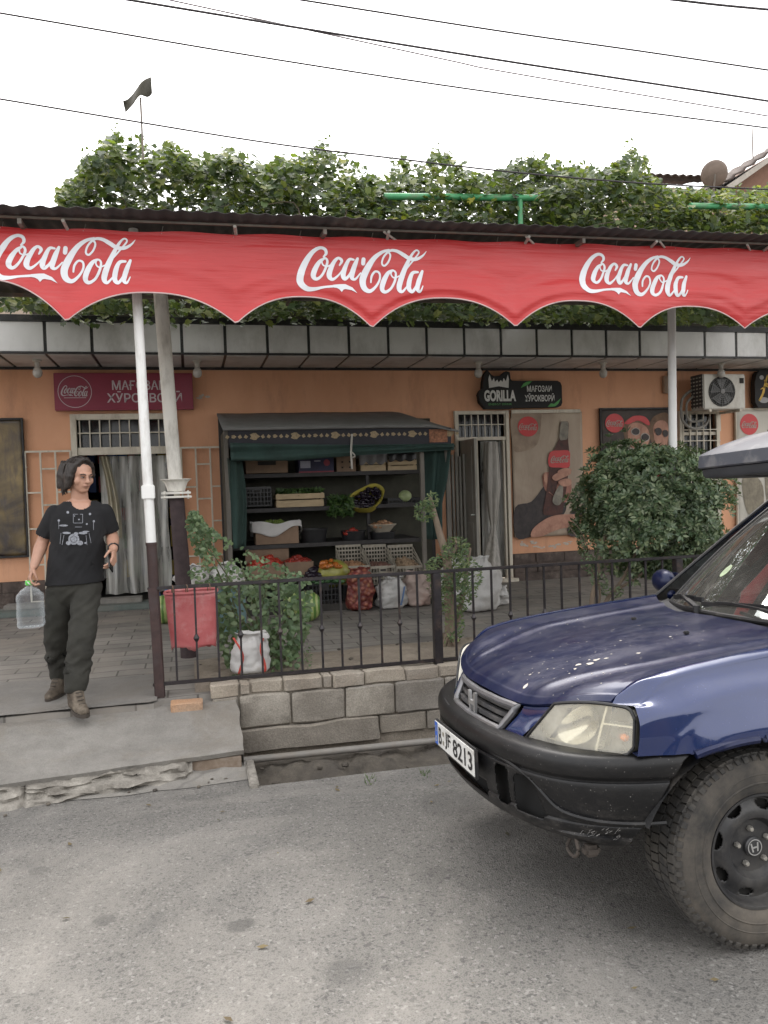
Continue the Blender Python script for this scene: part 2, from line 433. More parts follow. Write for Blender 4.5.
# ================================================================== concrete slab bridging the ditch
def slabtop(x, y): return .045+.118*ss((y-slab_front(x))/(5.86-slab_front(x)))+.006*nz(x, y, 0, 1.7)
b = MB()
X0, X1 = -9.0, .27
def topf(u, v):
    x = X0+(X1-X0)*u; yf = slab_front(max(x, -7))+.012*nz(x, 0, 5, 4)+.008*nz(x, 0, 5, 19); y = yf+(5.88-yf)*v
    return (x+(.015*nz(0, y, 3, 6) if u == 1 else 0), y, slabtop(x, y)-(.012 if v == 0 else 0))
g = b.grid(topf, 130, 14)
fr = [r[0] for r in g]; rt = g[-1]
def drop(row, dz, out):
    lo = [b.v((v.co.x+out[0], v.co.y+out[1], v.co.z-dz)) for v in row]
    for i in range(len(row)-1): b.face([row[i], row[i+1], lo[i+1], lo[i]])
drop(fr, .03, (0, .012)); drop(rt, .5, (-.01, 0))
struct(b.build('slab', MCON))
# lumpy kerb stones under the slab's front edge
b = MB()
def kerb(u, v):
    x = X0+(X1-.32-X0)*u; yf = slab_front(max(x, -7))-.030
    blk = abs(((x+.07) % .46)/.46-.5)*2; gap = ss((blk-.93)/.07)
    d = .045*nz(x, v, 2, 5.2)+.035*nz(x, v*3, 7, 13)+.012*nz(x, v*9, 3, 31)+.04*gap
    a = PI*.5*v
    end = ss((X1-.30-x)/.06)
    return (x, yf+.05-(.085*math.sin(a*1.1)*(1+0*v)-d)*end-.01*v, slabtop(x, yf)-.028-v*(.14)+.014*nz(x, v, 1, 9))
b.grid(kerb, 420, 12)
struct(b.build('kerb', MROCK))
b = MB(); b.box2((X1-.42, slab_front(0)+.03, -.08), (X1-.02, slab_front(0)+.2, -.005), .004)
struct(b.build('kerb_board', simple('old_board', (.20, .15, .11), .8, var=.35, sc=12, bump=.3, dirt=(.25, .22, .19))))
b = MB(); b.box2((X1+.005, RE-.035, -.4), (X1+.06, RE+.42, -.062), .008)
struct(b.build('ditch_kerb', MROCK))
# ================================================================== ditch
b = MB()
def ditch(u, v):
    x = .30+14*u; prof = [(4.66, -.62), (4.9, -.58), (5.1, -.52), (5.3, -.40), (5.48, -.30), (5.62, -.27), (5.9, -.33)]
    k = v*(len(prof)-1); i = min(int(k), len(prof)-2); f = k-i
    y = prof[i][0]*(1-f)+prof[i+1][0]*f; z = prof[i][1]*(1-f)+prof[i+1][1]*f
    return (x, y, z+.06*nz(x, y, 0, 5)+.03*nz(x, y, 4, 14))
b.grid(ditch, 320, 24)
struct(b.build('drain_channel', MDITCH))
b = MB(); b.tube([(.29+i*.5, 5.56, -.205-.004*i+.006*nz(i, 0, 0)) for i in range(24)], .024, 10)
b.tube([(2.3, 5.56, -.222), (2.40, 5.56, -.222)], .032, 10)
pp = b.build('drain_pipe', simple('pipe_grey', (.22, .205, .185), .6, var=.2, sc=8, dirt=(.2, .17, .14)))
tag(pp, 'thin grey water pipe running along the ditch under the block wall', 'pipe')
# ================================================================== terrace
b = MB()
TZ = .2
def tedge(x): return 5.745+.117*ss((x+.32)/.12)
def tz(x, y): return TZ+.004*nz(x, y, 0, .9)
def terr(u, v):
    x = -12+26*u; e = tedge(x)+.008; y = e+(11.3-e)*v; return (x, y, tz(x, y)+.012*nz(x, y, 2, 3)*(1-v)**3*(1 if x < .1 else .2))
g = b.grid(terr, 420, 40)
row = [r[0] for r in g]
lo = [b.v((v.co.x, v.co.y-.012+.012*nz(v.co.x, 0, 0, 6), .03)) for v in row]
for i in range(len(row)-1): b.face([row[i], row[i+1], lo[i+1], lo[i]])
struct(b.build('terrace', MPAVE))
b = MB()                                     # cement apron where the man walks
def apron(u, v):
    x = -11+10.72*u; y = tedge(x)+(1.05+.25*nz(x, 0, 0, .8))*v; return (x, y, tz(x, y)+.010*(1-v)*(1+nz(x, y, 2, 4))+.004)
b.grid(apron, 240, 10)
struct(b.build('terrace_apron', m_concrete('apron_cement', (.15, .142, .132), (.225, .213, .196), (.175, .16, .14), 2.5, .4, False)))
b = MB()
def bed(u, v):
    x = -.02+13*u; y = 5.93+(1.15+.15*nz(x, 0, 0, 1.3))*v; e = math.sin(PI*min(1, v*1.0))
    return (x, y, TZ+.006+.055*e*(.7+nz(x, y, 0, 2.1))+.02*nz(x, y, 0, 9)*e)
b.grid(bed, 260, 26)
struct(b.build('planting_bed', MDIRT))
# step in front of the left door, far ground and the side street beyond the frame
b = MB(); b.box2((-2.42, 10.55, TZ), (-.55, 11.0, TZ+.07), .01)
struct(b.build('door_step', m_concrete('step_green', (.10, .125, .115), (.15, .17, .155), (.18, .17, .15), 4)))
b = MB(); b.box2((-2.30, 10.72, TZ+.071), (-.65, 10.99, TZ+.13), .008)
struct(b.build('door_step_tread', MCON))
b = MB(); b.poly([(-300, -300, -.9), (300, -300, -.9), (300, 300, -.9), (-300, 300, -.9)])
struct(b.build('ground', MDIRT))
# unseen slope added behind the camera for its dark band in the car's reflections
b = MB()
def slope(u, v):
    x = -45+90*u; h = 2.6+1.5*nz(x, 0, 0, .16)+.9*nz(x, 0, 3, .6)+.4*nz(x, v, 3, 1.7); return (x+.4*nz(x, v*5, 2, 1.1), -10.5-1.2*v-3*v*v+.7*nz(x, v*6, 0, .9), -.2+h*v**.6)
b.grid(slope, 260, 18)
hl_ = MB; struct(b.build('reflection_slope', simple('reflection_scrub', (.050, .060, .032), .95, var=.6, sc=1.6, bump=.8, bsc=6, dirt=(.16, .13, .095), dsc=.5, damt=(.5, .66))))
# ================================================================== retaining block wall
def m_block(name, a, b_, dirt):
    t = NT(name); g = t.n('ShaderNodeNewGeometry')
    c = t.ramp(t.noise(3, 6, .7), .3, .7, a, b_)
    v = t.ramp(g.outputs['Random Per Island'], 0, 1, (.78, .78, .8), (1.18, 1.15, 1.1)); c = t.mix(1, c, v, 'MULTIPLY')
    c = t.mix(t.math('MULTIPLY', t.ramp(t.noise(1.3, 6, .7, None, .7), .5, .62), .6), c, dirt)
    sp = t.ramp(t.noise(90, 3, .7), .35, .65, (.7, .7, .7), (1.15, 1.15, 1.15)); c = t.mix(.8, c, sp, 'MULTIPLY')
    nb = t.bump(t.noise(80, 4, .7), .6, .008); t.bump(t.noise(12, 5, .7), .5, .015, nb)
    return t.set(c, .92)
MBLK = m_block('wall_block', (.20, .182, .157), (.325, .302, .267), (.185, .162, .135))
wall = thing('block_wall', 'low retaining wall of grey cement blocks under the black railing', 'wall', (3, 5.85, -.25))
def stone(mb, x0, x1, y0, y1, z0, z1, j=.010):
    """one rough block: a subdivided box with knocked corners and uneven faces"""
    tmp = bmesh.new(); bmesh.ops.create_cube(tmp, size=1)
    bmesh.ops.bevel(tmp, geom=list(tmp.edges), offset=.05, segments=1, affect='EDGES')
    bmesh.ops.subdivide_edges(tmp, edges=list(tmp.edges), cuts=3, use_grid_fill=True)
    for v in tmp.verts:
        p = Vector(((x0+x1)/2+v.co.x*(x1-x0), (y0+y1)/2+v.co.y*(y1-y0), (z0+z1)/2+v.co.z*(z1-z0)))
        q = p*7; v.co = p+Vector((mnoise.noise(q), mnoise.noise(q+Vector((9, 0, 0))), mnoise.noise(q+Vector((0, 9, 0)))))*j
    mb._merge(tmp, Matrix.Identity(4))
rnd = random.Random(3)
b = MB(); x = .09; first = True
while x < 9:
    w = .265+rnd.uniform(-.05, .06); yy = rnd.uniform(-.012, .012)
    if first: w = .21
    elif rnd.random() < .13 or x < .35: w = .075
    stone(b, x, x+w-.012, 5.80+yy, 6.02, .185+rnd.uniform(-.008, .006), .275+rnd.uniform(-.012, .008)); x += w; first = False
b.build('coping_course', m_block('coping_block', (.255, .222, .182), (.39, .352, .298), (.25, .208, .165)), wall)
b = MB(); x = .10; first = True
while x < 9:
    w = .19 if first else .385+rnd.uniform(-.02, .03)
    zb = .06 if first else -.055
    stone(b, x, x+w-.014, 5.79+rnd.uniform(-.008, .008), 6.0, zb, .176+rnd.uniform(-.004, .004), .008); x += w; first = False
b.build('block_course', MBLK, wall)
b = MB()
stone(b, .28, 1.30, 5.77, 6.0, -.235, -.065, .02)
x = 1.32
while x < 9:
    w = .39+rnd.uniform(-.03, .06); stone(b, x, x+w-.014, 5.795, 6.0, -.20, -.065, .008); x += w
b.build('footing_course', m_block('footing_block', (.17, .152, .13), (.28, .255, .22), (.15, .13, .105)), wall)
b = MB(); b.box2((.12, 5.83, -.34), (9, 6.01, .262))
b.build('mortar_core', m_block('mortar', (.20, .175, .145), (.30, .27, .23), (.2, .17, .14)), wall)
b = MB(); p = at(167, 716, 5.84); stone(b, -.185, .03, 5.66, 5.80, .115, .20, .005)
tag(b.build('loose_brick', m_block('brick_orange', (.36, .20, .11), (.46, .28, .17), (.33, .27, .21))), 'loose orange brick lying at the foot of the corner railing post', 'brick')
# rubble along the ditch and the bed
rnd = random.Random(5)
b = MB()
for i in range(170):
    k = rnd.random()
    if k < .35: x, y = rnd.uniform(.4, 7), rnd.uniform(4.95, 5.6); z = -.42+.28*(y-4.95)
    elif k < .6: x, y = rnd.uniform(-5, .2), 0; y = slab_front(x)-rnd.uniform(.02, .25); z = road_z(y)+.01
    else: x, y = rnd.uniform(0, 6), rnd.uniform(6.0, 7.0); z = TZ+.03
    r = rnd.uniform(.006, .022)*(1.6 if k < .35 else 1); b.ball((x, y, z), r, 6, 4, (1, rnd.uniform(.6, 1), .6), None, .2)
tag(b.build('rubble', MDITCH), None, None, None, 'stuff')
# litter and dead leaves on the asphalt
b = MB()
for i in range(70):
    x, y = rnd.uniform(-2.6, 3.5), rnd.uniform(1.6, 4.6); r = rnd.uniform(.006, .018); a = rnd.uniform(0, 6.28)
    c = Vector((x, y, road_z(y)+.006))
    b.poly([c+Vector((math.cos(a+t)*r*q, math.sin(a+t)*r*q, rnd.uniform(0, .006))) for t, q in ((0, 1.5), (1.3, .6), (3.1, 1.4), (4.6, .7))])
tag(b.build('dead_leaves', leafmat('dead_leaf', [(.10, .07, .04), (.16, .12, .06), (.05, .045, .04)], .8, .1)), None, None, None, 'stuff')
# ================================================================== shop building
YW = 11.0
def m_stucco():
    t = NT('orange_stucco')
    c = t.ramp(t.noise(1.1, 6, .65, (1, 1, .5)), .3, .7, (.60, .305, .175), (.70, .38, .235))
    c = t.mix(t.math('MULTIPLY', t.ramp(t.noise(2.6, 6, .75, (1, 1, .25)), .52, .75), .6), c, (.36, .185, .115))
    nb = t.bump(t.noise(160, 3, .6), .25, .003); t.bump(t.noise(5, 3, .6), .12, .02, nb)
    return t.set(c, .85)
MST = m_stucco()
MCREAM = simple('cream_paint', (.58, .53, .44), .55, var=.15, sc=9, bump=.1, dirt=(.30, .25, .19), dsc=5, damt=(.52, .75), stretch=(1, 1, .3))
MBLACKM = simple('black_metal', (.022, .021, .022), .5, .3, var=.4, sc=14, bump=.15, dirt=(.07, .06, .05), dsc=7, damt=(.52, .75))
MPANEL = simple('fascia_metal', (.56, .55, .54), .5, 0, var=.10, sc=2.5, bump=.05, dirt=(.27, .255, .235), dsc=1.6, damt=(.45, .75), stretch=(1, 1, .5))
MPLINTH = simple('plinth_stone', (.085, .062, .052), .8, var=.5, sc=9, bump=.8, bsc=16, dirt=(.16, .13, .11), dsc=5)
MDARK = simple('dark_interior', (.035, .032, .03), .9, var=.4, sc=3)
MDOOR = simple('door_paint', (.30, .285, .25), .55, var=.2, sc=5, dirt=(.18, .16, .13), dsc=4, damt=(.5, .75), stretch=(1, 1, .3))
def m_plastic():
    t = NT('clear_curtain_film'); t.set((.70, .69, .65), .25)
    tr = t.n('ShaderNodeBsdfTransparent'); tr.inputs[0].default_value = (.86, .86, .84, 1)
    ms = t.n('ShaderNodeMixShader'); f = t.ramp(t.noise(3, 4, .6, (5, 1, .35)), .35, .7, (.22, .22, .22), (.85, .85, .85))
    t.l(f, ms.inputs[0]); t.l(tr.outputs[0], ms.inputs[1]); t.l(t.b.outputs[0], ms.inputs[2])
    t.l(ms.outputs[0], t.t.nodes['Material Output'].inputs['Surface']); return t.m
MFILM = m_plastic()
def m_glassdark():
    t = NT('window_glass'); t.set((.02, .022, .022), .08); t.b.inputs['Specular IOR Level'].default_value = .6
    tr = t.n('ShaderNodeBsdfTransparent'); tr.inputs[0].default_value = (.7, .72, .7, 1); ms = t.n('ShaderNodeMixShader'); ms.inputs[0].default_value = .55
    t.l(tr.outputs[0], ms.inputs[1]); t.l(t.b.outputs[0], ms.inputs[2]); t.l(ms.outputs[0], t.t.nodes['Material Output'].inputs['Surface']); return t.m
MGLD = m_glassdark()
shop = thing('shop_building', 'single storey orange shop building with grey panelled fascia and two doorways', 'building', (0, 11, TZ))
def RX(px, Y=YW, py=500): return at(px, py, Y).x
def RZ(py, px, Y=YW): return at(px, py, Y).z
WT = 3.72
dl0, dl1, dlt = RX(74), RX(180), RZ(414, 125)
dr0, dr1, drt = RX(456), RX(510), RZ(411, 483)
wn0, wn1, wnt, wnb = RX(679), RX(719), RZ(411, 700), RZ(566, 700)
b = MB()
for x0, x1, z0, z1 in ((-14, dl0, TZ-.2, WT), (dl0, dl1, dlt, WT), (dl1, dr0, TZ-.2, WT), (dr0, dr1, drt, WT), (dr1, wn0, TZ-.2, WT), (wn0, wn1, wnt, WT), (wn0, wn1, TZ-.2, wnb), (wn1, 18, TZ-.2, WT)):
    b.box2((x0, YW, z0), (x1, YW+.28, z1))
bmesh.ops.remove_doubles(b.bm, verts=b.bm.verts, dist=.0001)
b.build('wall', MST, shop)
b = MB()
for x0, x1 in ((-14, dl0-.02), (dl1+.02, dr0-.02), (dr1+.02, 18)):
    for k in range(3):
        z0 = TZ-.03+k*.145; x = x0
        while x < x1:
            w = min(random.uniform(.25, .5), x1-x)
            b.box2((x+.004, YW-.04-random.uniform(0, .012), z0+.004), (x+w-.004, YW+.01, z0+.14), .006); x += w
    b.box2((x0, YW-.032, TZ-.03), (x1, YW+.02, TZ+.40))
b.build('plinth', MPLINTH, shop)
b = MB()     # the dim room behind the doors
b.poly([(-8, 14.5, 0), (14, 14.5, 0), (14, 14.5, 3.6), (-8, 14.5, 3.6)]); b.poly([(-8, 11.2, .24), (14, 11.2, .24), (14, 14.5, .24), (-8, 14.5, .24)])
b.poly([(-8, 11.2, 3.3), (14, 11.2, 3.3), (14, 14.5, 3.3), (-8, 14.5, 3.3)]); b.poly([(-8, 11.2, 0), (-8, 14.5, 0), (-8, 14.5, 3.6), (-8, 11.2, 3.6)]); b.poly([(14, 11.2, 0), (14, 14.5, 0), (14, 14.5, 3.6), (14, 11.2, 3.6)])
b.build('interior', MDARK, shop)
# fascia, soffit
YF = 10.02; FB, FT = 3.335, 3.70
b = MB()
xx = RX(-3, YF, 340)-8*.515
pan = []
while xx < 14:
    b.box2((xx+.018, YF, FB+.02), (xx+.497, YF+.03, FT), .004); pan.append(xx); xx += .515
b.build('fascia_panels', MPANEL, shop)
b = MB()
for x in pan: b.box2((x+.018, YF+.035, FB-.012), (x+.497, YW-.03, FB+.01), .003)
b.build('soffit_panels', MPANEL, shop)
b = MB()
b.box2((-14, YF+.012, FB+.012), (14, YF+.06, FT+.01)); b.box2((-14, YF-.02, FT+.001), (14, YF+.07, FT+.075)); b.box2((-14, YF+.02, FB+.0), (14, YW, FB+.03))
b.box2((-14, YW-.03, FB-.045), (14, YW-.002, FB-.004)); b.box2((-14, YF-.012, FB-.004), (14, YF+.03, FB+.019))
b.build('fascia_trim', MBLACKM, shop)
b = MB()
b.box2((-14, YF+.08, FT+.02), (14, 14.6, FT+.10))
b.build('roof', simple('roof_sheet', (.20, .19, .18), .6, .2, var=.3, sc=4), shop)
b = MB(); b.box2((-14, 10.6, FT+.1), (RX(32, 10.6, 310), 10.8, FT+.62))
b.build('parapet', simple('beige_render', (.50, .40, .32), .9, var=.12, sc=3, bump=.2), shop)
b = MB(); b.box2((RX(33, 10.6, 310), 10.62, FT+.1), (14, 10.8, FT+.50)); b.build('vine_backdrop', simple('vine_shade', (.085, .07, .055), .9, var=.35, sc=3, bump=.2), shop)  # added dark strip behind the vine, stands in for its shade, hides sky gaps
# ---- left doorway
def rectframe(mb, x0, x1, z0, z1, y, w, d, bottom=True):
    mb.box2((x0, y-d, z0), (x0+w, y, z1), .004); mb.box2((x1-w, y-d, z0), (x1, y, z1), .004)
    mb.box2((x0+w, y-d+.002, z1-w), (x1-w, y, z1), .004)
    if bottom: mb.box2((x0+w, y-d+.002, z0), (x1-w, y, z0+w), .004)
df = MB(); rectframe(df, dl0, dl1, TZ+.07, dlt, YW+.02, .075, .08, False)
zt0, zt1 = RZ(447, 125), RZ(418, 125); df.box2((dl0+.07, YW-.04, RZ(453, 125)-.02), (dl1-.07, YW+.018, zt0), .005)
door = df.build('door_frame', MCREAM, shop)
b = MB(); n = 9
for i in range(n+1): x = dl0+.11+(dl1-dl0-.22)*i/n; b.box2((x-.008, YW-.03, zt0), (x+.008, YW-.014, zt1), .002)
b.box2((dl0+.08, YW-.028, (zt0+zt1)/2-.012), (dl1-.08, YW-.012, (zt0+zt1)/2+.004), .002)
b.build('transom_bars', MCREAM, door)
b = MB(); b.box2((dl0+.07, YW+.06, zt0), (dl1-.07, YW+.066, zt1)); b.build('transom_glass', MGLD, door)
ztb = RZ(455, 125)
b = MB()
def cur(u, v):
    x = RX(100)+(RX(168)-RX(100))*u; amp = .035+.04*v
    return (x+.02*math.sin(9*v+u*7)*v, YW+.10+amp*math.sin(u*23+1.2*math.sin(v*3))+.02*nz(u*6, v*2, 0), ztb-.01-(ztb-TZ-.16)*v)
b.grid(cur, 80, 24); b.build('plastic_curtain', MFILM, door, ang=80)
b = MB()
def cur2(u, v):      # the sheet pulled aside, gathered in a pale fold
    w = .10+.10*v*v; x = RX(104)+.02+w*(u-.5)+.10*math.sin(v*2.2); return (x, YW+.03+.03*math.sin(u*14), ztb-.01-(ztb-TZ-.9)*v)
b.grid(cur2, 24, 16); b.build('tied_sheet', simple('pale_sheet', (.40, .36, .27), .5, var=.2), door, ang=80)
b = MB()             # pallets of goods just inside the left door, dim
cols = []
shelf_m = [simple('packet_%s' % n, c, .5) for n, c in (('red', (.25, .03, .03)), ('blue', (.04, .09, .28)), ('green', (.05, .16, .05)), ('white', (.4, .4, .4)), ('yellow', (.35, .25, .04)))]
for k in range(5):
    for i in range(16):
        b.mi = random.randrange(5); x = -2.4+i*.14; b.box2((x, 12.3, .45+k*.42), (x+random.uniform(.08, .13), 12.5, .45+k*.42+random.uniform(.15, .32)))
pk = b.build('shelf_goods', shelf_m, shop); pk['kind'] = 'stuff'
# ---- right doorway with an open leaf and a knotted curtain
df = MB(); rectframe(df, dr0, dr1, TZ+.02, drt, YW+.02, .05, .07, False)
zt0, zt1 = RZ(437, 483), RZ(413.5, 483); df.box2((dr0+.05, YW-.035, zt0-.05), (dr1-.05, YW+.018, zt0), .004)
xm = RX(478); df.box2((xm-.03, YW-.03, TZ+.05), (xm+.012, YW+.018, zt0-.05), .004); xm2 = RX(505); df.box2((xm2-.02, YW-.032, TZ+.05), (xm2+.01, YW+.018, zt0-.05), .004)
df.box2((dr0, YW-.12, TZ+.002), (dr1+.06, YW+.02, TZ+.055), .005)
door2 = df.build('door_frame', MCREAM, shop)
b = MB()
for i in range(8): x = dr0+.06+(dr1-dr0-.12)*i/7; b.box2((x-.007, YW-.025, zt0), (x+.007, YW-.011, zt1), .002)
b.box2((dr0+.05, YW-.024, (zt0+zt1)/2), (dr1-.05, YW-.01, (zt0+zt1)/2+.014), .002)
b.build('transom_bars', MCREAM, door2)
b = MB(); b.box2((dr0+.05, YW+.05, zt0), (dr1-.05, YW+.056, zt1)); b.build('transom_glass', MGLD, door2)
b = MB(); p0 = Vector((RX(462), YW-.03, 0)); p1 = Vector((RX(476), YW-.52, 0)); p1.x = at(477, 500, YW-.52).x; dv = p1-p0; L = dv.length
zc = (TZ+.06+zt0-.05)/2; hh = zt0-.05-TZ-.06
rotz = Matrix.Rotation(math.atan2(dv.y, dv.x), 3, 'Z'); mid = (p0+p1)/2
b.box((mid.x, mid.y, zc), (L, .04, hh), rotz, .004)
for k, (za, zb) in enumerate(((.06, .42), (.47, .95))):
    for s in (-1, 1):
        o = rotz @ Vector((0, s*.022, 0)); b.box((mid.x+o.x, mid.y+o.y, TZ+hh*(za+zb)/2+.06), (L*.66, .012, hh*(zb-za)), rotz, .004)
leaf = b.build('door_leaf', MDOOR, door2)
b = MB(); o = rotz @ Vector((L*.38, -.04, 0)); b.tube([(mid.x+o.x-.03, mid.y+o.y, zc-.05), (mid.x+o.x+.05, mid.y+o.y-.02, zc-.05)], .01, 8)
b.tube([(mid.x+o.x, mid.y+o.y+.04, zc-.05), (mid.x+o.x, mid.y+o.y-.01, zc-.05)], .012, 8); b.build('handle', simple('dull_steel', (.5, .5, .48), .35, .8), leaf)
b = MB()
def knot(u, v):
    za, zk, zb = RZ(442, 490), RZ(528, 488), RZ(570, 484); 
    z = za+(zk-za)*min(1, v/.7) if v < .7 else zk+(zb-zk)*(v-.7)/.3
    w = lerp_tab([(0, .10), (.35, .12), (.66, .05), (.7, .035), (.78, .07), (1, .16)], v)
    cx = lerp_tab([(0, RX(492)), (.4, RX(491)), (.7, RX(490)), (1, RX(480))], v); y = lerp_tab([(0, YW-.04), (.7, YW-.10), (1, YW-.3)], v)
    a = 2*PI*u; k = 1+.25*math.sin(5*a+v*3)
    return (cx+w*.9*k*math.cos(a), y+w*.5*k*math.sin(a), z)
b.grid(knot, 32, 26, wrap=True); b.build('knotted_curtain', simple('grey_film', (.27, .25, .22), .4, var=.35, sc=9, stretch=(4, 4, .5)), door2, ang=80)
b = MB()                                   # plastic film hanging in the opening
b.grid(lambda u, v: (RX(483)+(RX(505)-RX(483))*u, YW+.06+.02*math.sin(u*16+v), zt0-.06-(zt0-.06-TZ-.08)*v), 26, 10)
b.build('plastic_curtain', MFILM, door2, ang=80)
b = MB()                                   # tall grey slats stacked behind the open leaf
for i in range(5):
    x = RX(447)+i*.045; b.box2((x, YW-.10-.03*i, TZ), (x+.03, YW-.05-.03*i, 2.05+.03*(i % 3)), .003)
tag(b.build('planks', MDOOR), 'narrow grey planks standing upright between the stall and the open door leaf', 'planks')
# ---- barred window on the right
wf = MB(); rectframe(wf, wn0, wn1, wnb, wnt, YW+.0, .05, .06); wf.box2((wn0+.05, YW-.045, RZ(434, 700)-.02), (wn1-.05, YW-.004, RZ(434, 700)+.03), .003)
win = wf.build('window_frame', MCREAM, shop)
b = MB()
for i in range(6): x = wn0+.06+(wn1-wn0-.12)*i/5; b.box2((x-.008, YW-.07, wnb), (x+.008, YW-.054, wnt), .002)
for z in (RZ(430, 700), RZ(441, 700), RZ(480, 700), RZ(530, 700)): b.box2((wn0, YW-.072, z-.007), (wn1, YW-.055, z+.007), .002)
b.build('window_bars', MCREAM, win)
b = MB(); b.box2((wn0+.05, YW+.05, wnb), (wn1-.05, YW+.058, wnt)); b.build('window_pane', MGLD, win)
# ---- staggered bar grilles fixed to the wall beside the doors
def grille(x0, x1, z0, z1, nv):
    b = MB(); w = (x1-x0)/nv
    for i in range(nv+1): b.box2((x0+i*w-.011, YW-.07, z0), (x0+i*w+.011, YW-.05, z1), .003)
    b.box2((x0, YW-.071, z1-.02), (x1, YW-.049, z1+.004), .003); b.box2((x0, YW-.071, z0), (x1, YW-.049, z0+.022), .003)
    for i in range(nv):
        for k in range(5):
            z = z1-.28-.46*k-(.30 if i % 2 == 0 else 0)+.05
            if z > z0+.05: b.box2((x0+i*w+.011, YW-.068, z-.01), (x0+(i+1)*w-.011, YW-.052, z+.01), .002)
    for x in (x0, x1):
        for z in (z0+.2, z1-.2): b.box2((x-.012, YW-.05, z-.012), (x+.012, YW+.01, z+.012))
    return b.build('wall_grille', MCREAM, shop)
grille(RX(28), RX(73), TZ+.12, RZ(451, 50), 3)
grille(RX(183), RX(226), TZ+.12, RZ(447, 205), 3)
b = MB(); rp = random.Random(9)               # flaked paint under the bottle poster
for cx, cy, n in ((524, 545, 9), (533, 543.5, 8), (553, 546, 10), (566, 543, 5), (541, 547.5, 4), (60, 575, 5), (205, 396, 4)):
    for i in range(n):
        q = at(cx+rp.gauss(0, 3), cy+rp.gauss(0, 1.3), YW-.003); w_, h_ = rp.uniform(.008, .045), rp.uniform(.006, .022)
        b.poly([q+Vector((w_*math.cos(a), -.0004*i, h_*math.sin(a)*rp.uniform(.5, 1.2))) for a in [2*PI*k/8 for k in range(8)]])
pf = b.build('flaked_paint', simple('bare_plaster', (.52, .46, .40), .9, var=.25, sc=20), shop, ang=90); pf['kind'] = 'stuff'
# ================================================================== lamps under the soffit
MCER = simple('lamp_china', (.55, .53, .49), .3, var=.1, dirt=(.3, .27, .22)); 
def m_globe():
    t = NT('lamp_glass'); t.set((.62, .60, .56), .12); t.b.inputs['Transmission Weight'].default_value = .35; return t.m
MGL = m_globe()
lab = {37: 'round glass lamp under the soffit, left of the maroon sign', 197: 'round glass lamp under the soffit, at the right end of the maroon sign',
       478: 'round glass lamp under the soffit, above the black sign with horns', 603: 'round glass lamp under the soffit, above the poster of the couple', 721: 'round glass lamp under the soffit, above the air conditioner'}
for px, l in lab.items():
    p = at(px, 362, 10.42); p.z = FB-.014
    t = thing('soffit_lamp', l, 'lamp', p, 'lamps under the soffit')
    b = MB(); b.lathe([(0, 0), (.055, 0), (.055, -.018), (.035, -.026), (.030, -.075), (.036, -.085), (0, -.085)], p, seg=16); b.build('lamp_holder', MCER, t)
    b = MB(); b.lathe([(.026, -.085), (.046, -.11), (.058, -.145), (.052, -.185), (.03, -.21), (0, -.218)], p, seg=18); b.build('globe', MGL, t)
# ================================================================== signs
MWHITE = simple('sign_white', (.66, .66, .64), .5, var=.05)
MRED = simple('print_red', (.50, .028, .03), .45, var=.1)
def panel_map(x0, x1, z0, z1, y):
    return lambda u, v, l=0.0: Vector((x0+(x1-x0)*u, y-l, z1-(z1-z0)*v))
def rect_px(x0, y0, x1, y1, Y):
    xm, ym = (x0+x1)/2, (y0+y1)/2
    return at(x0, ym, Y).x, at(x1, ym, Y).x, at(xm, y1, Y).z, at(xm, y0, Y).z
def disc(mb, fn, cu, cv, ru, rv, lift, n=28):
    mb.face([mb.v(fn(cu+ru*math.cos(2*PI*k/n), cv+rv*math.sin(2*PI*k/n), lift)) for k in range(n)])
def ring(mb, fn, cu, cv, ru, rv, w, lift, n=36):
    A = [mb.v(fn(cu+ru*math.cos(2*PI*k/n), cv+rv*math.sin(2*PI*k/n), lift)) for k in range(n)]
    B = [mb.v(fn(cu+ru*(1-w)*math.cos(2*PI*k/n), cv+rv*(1-w)*math.sin(2*PI*k/n), lift)) for k in range(n)]
    for k in range(n): mb.face([A[k], A[(k+1) % n], B[(k+1) % n], B[k]])
def textp(mb, body, fn, u0, u1, v0, v1, lift, bold=0.0):
    """letters fill u0..u1, v0..v1 (v downwards)"""
    put_text(mb, body, lambda x, y: fn(u0+(u1-u0)*x, v1-(v1-v0)*y, lift), 1, 1, bold)
MSMAR = simple('maroon_sheet', (.22, .018, .045), .35, var=.12, sc=3, bump=.03, bsc=5)
x0, x1, z0, z1 = rect_px(54, 373, 193, 410, 10.86)
s = thing('shop_sign', 'maroon sign above the left door, ring emblem at its left end', 'sign', ((x0+x1)/2, 10.9, z0))
b = MB(); b.box2((x0, 10.86, z0), (x1, 10.97, z1), .006); b.build('sign_box', MSMAR, s)
fn = panel_map(x0, x1, z0, z1, 10.858)
b = MB(); textp(b, 'МАҒОЗАИ', fn, .41, .80, .20, .46, .001, .015); textp(b, 'ХӮРОКВОРӢ', fn, .37, .915, .49, .80, .001, .015)
asp = (x1-x0)/(z1-z0)
ring(b, fn, .145, .5, .43/asp, .43, .035, .001); script_logo(b, lambda u, v, l: fn(.145+(u-.5)*.70/asp, .48+(v-.5)*.30, .001+l), .0002)
b.box2(fn(.145-.28/asp, .655, .001), fn(.145+.28/asp, .67, .002))
b.build('lettering', simple('sign_pale', (.50, .44, .46), .4, var=.08), s)
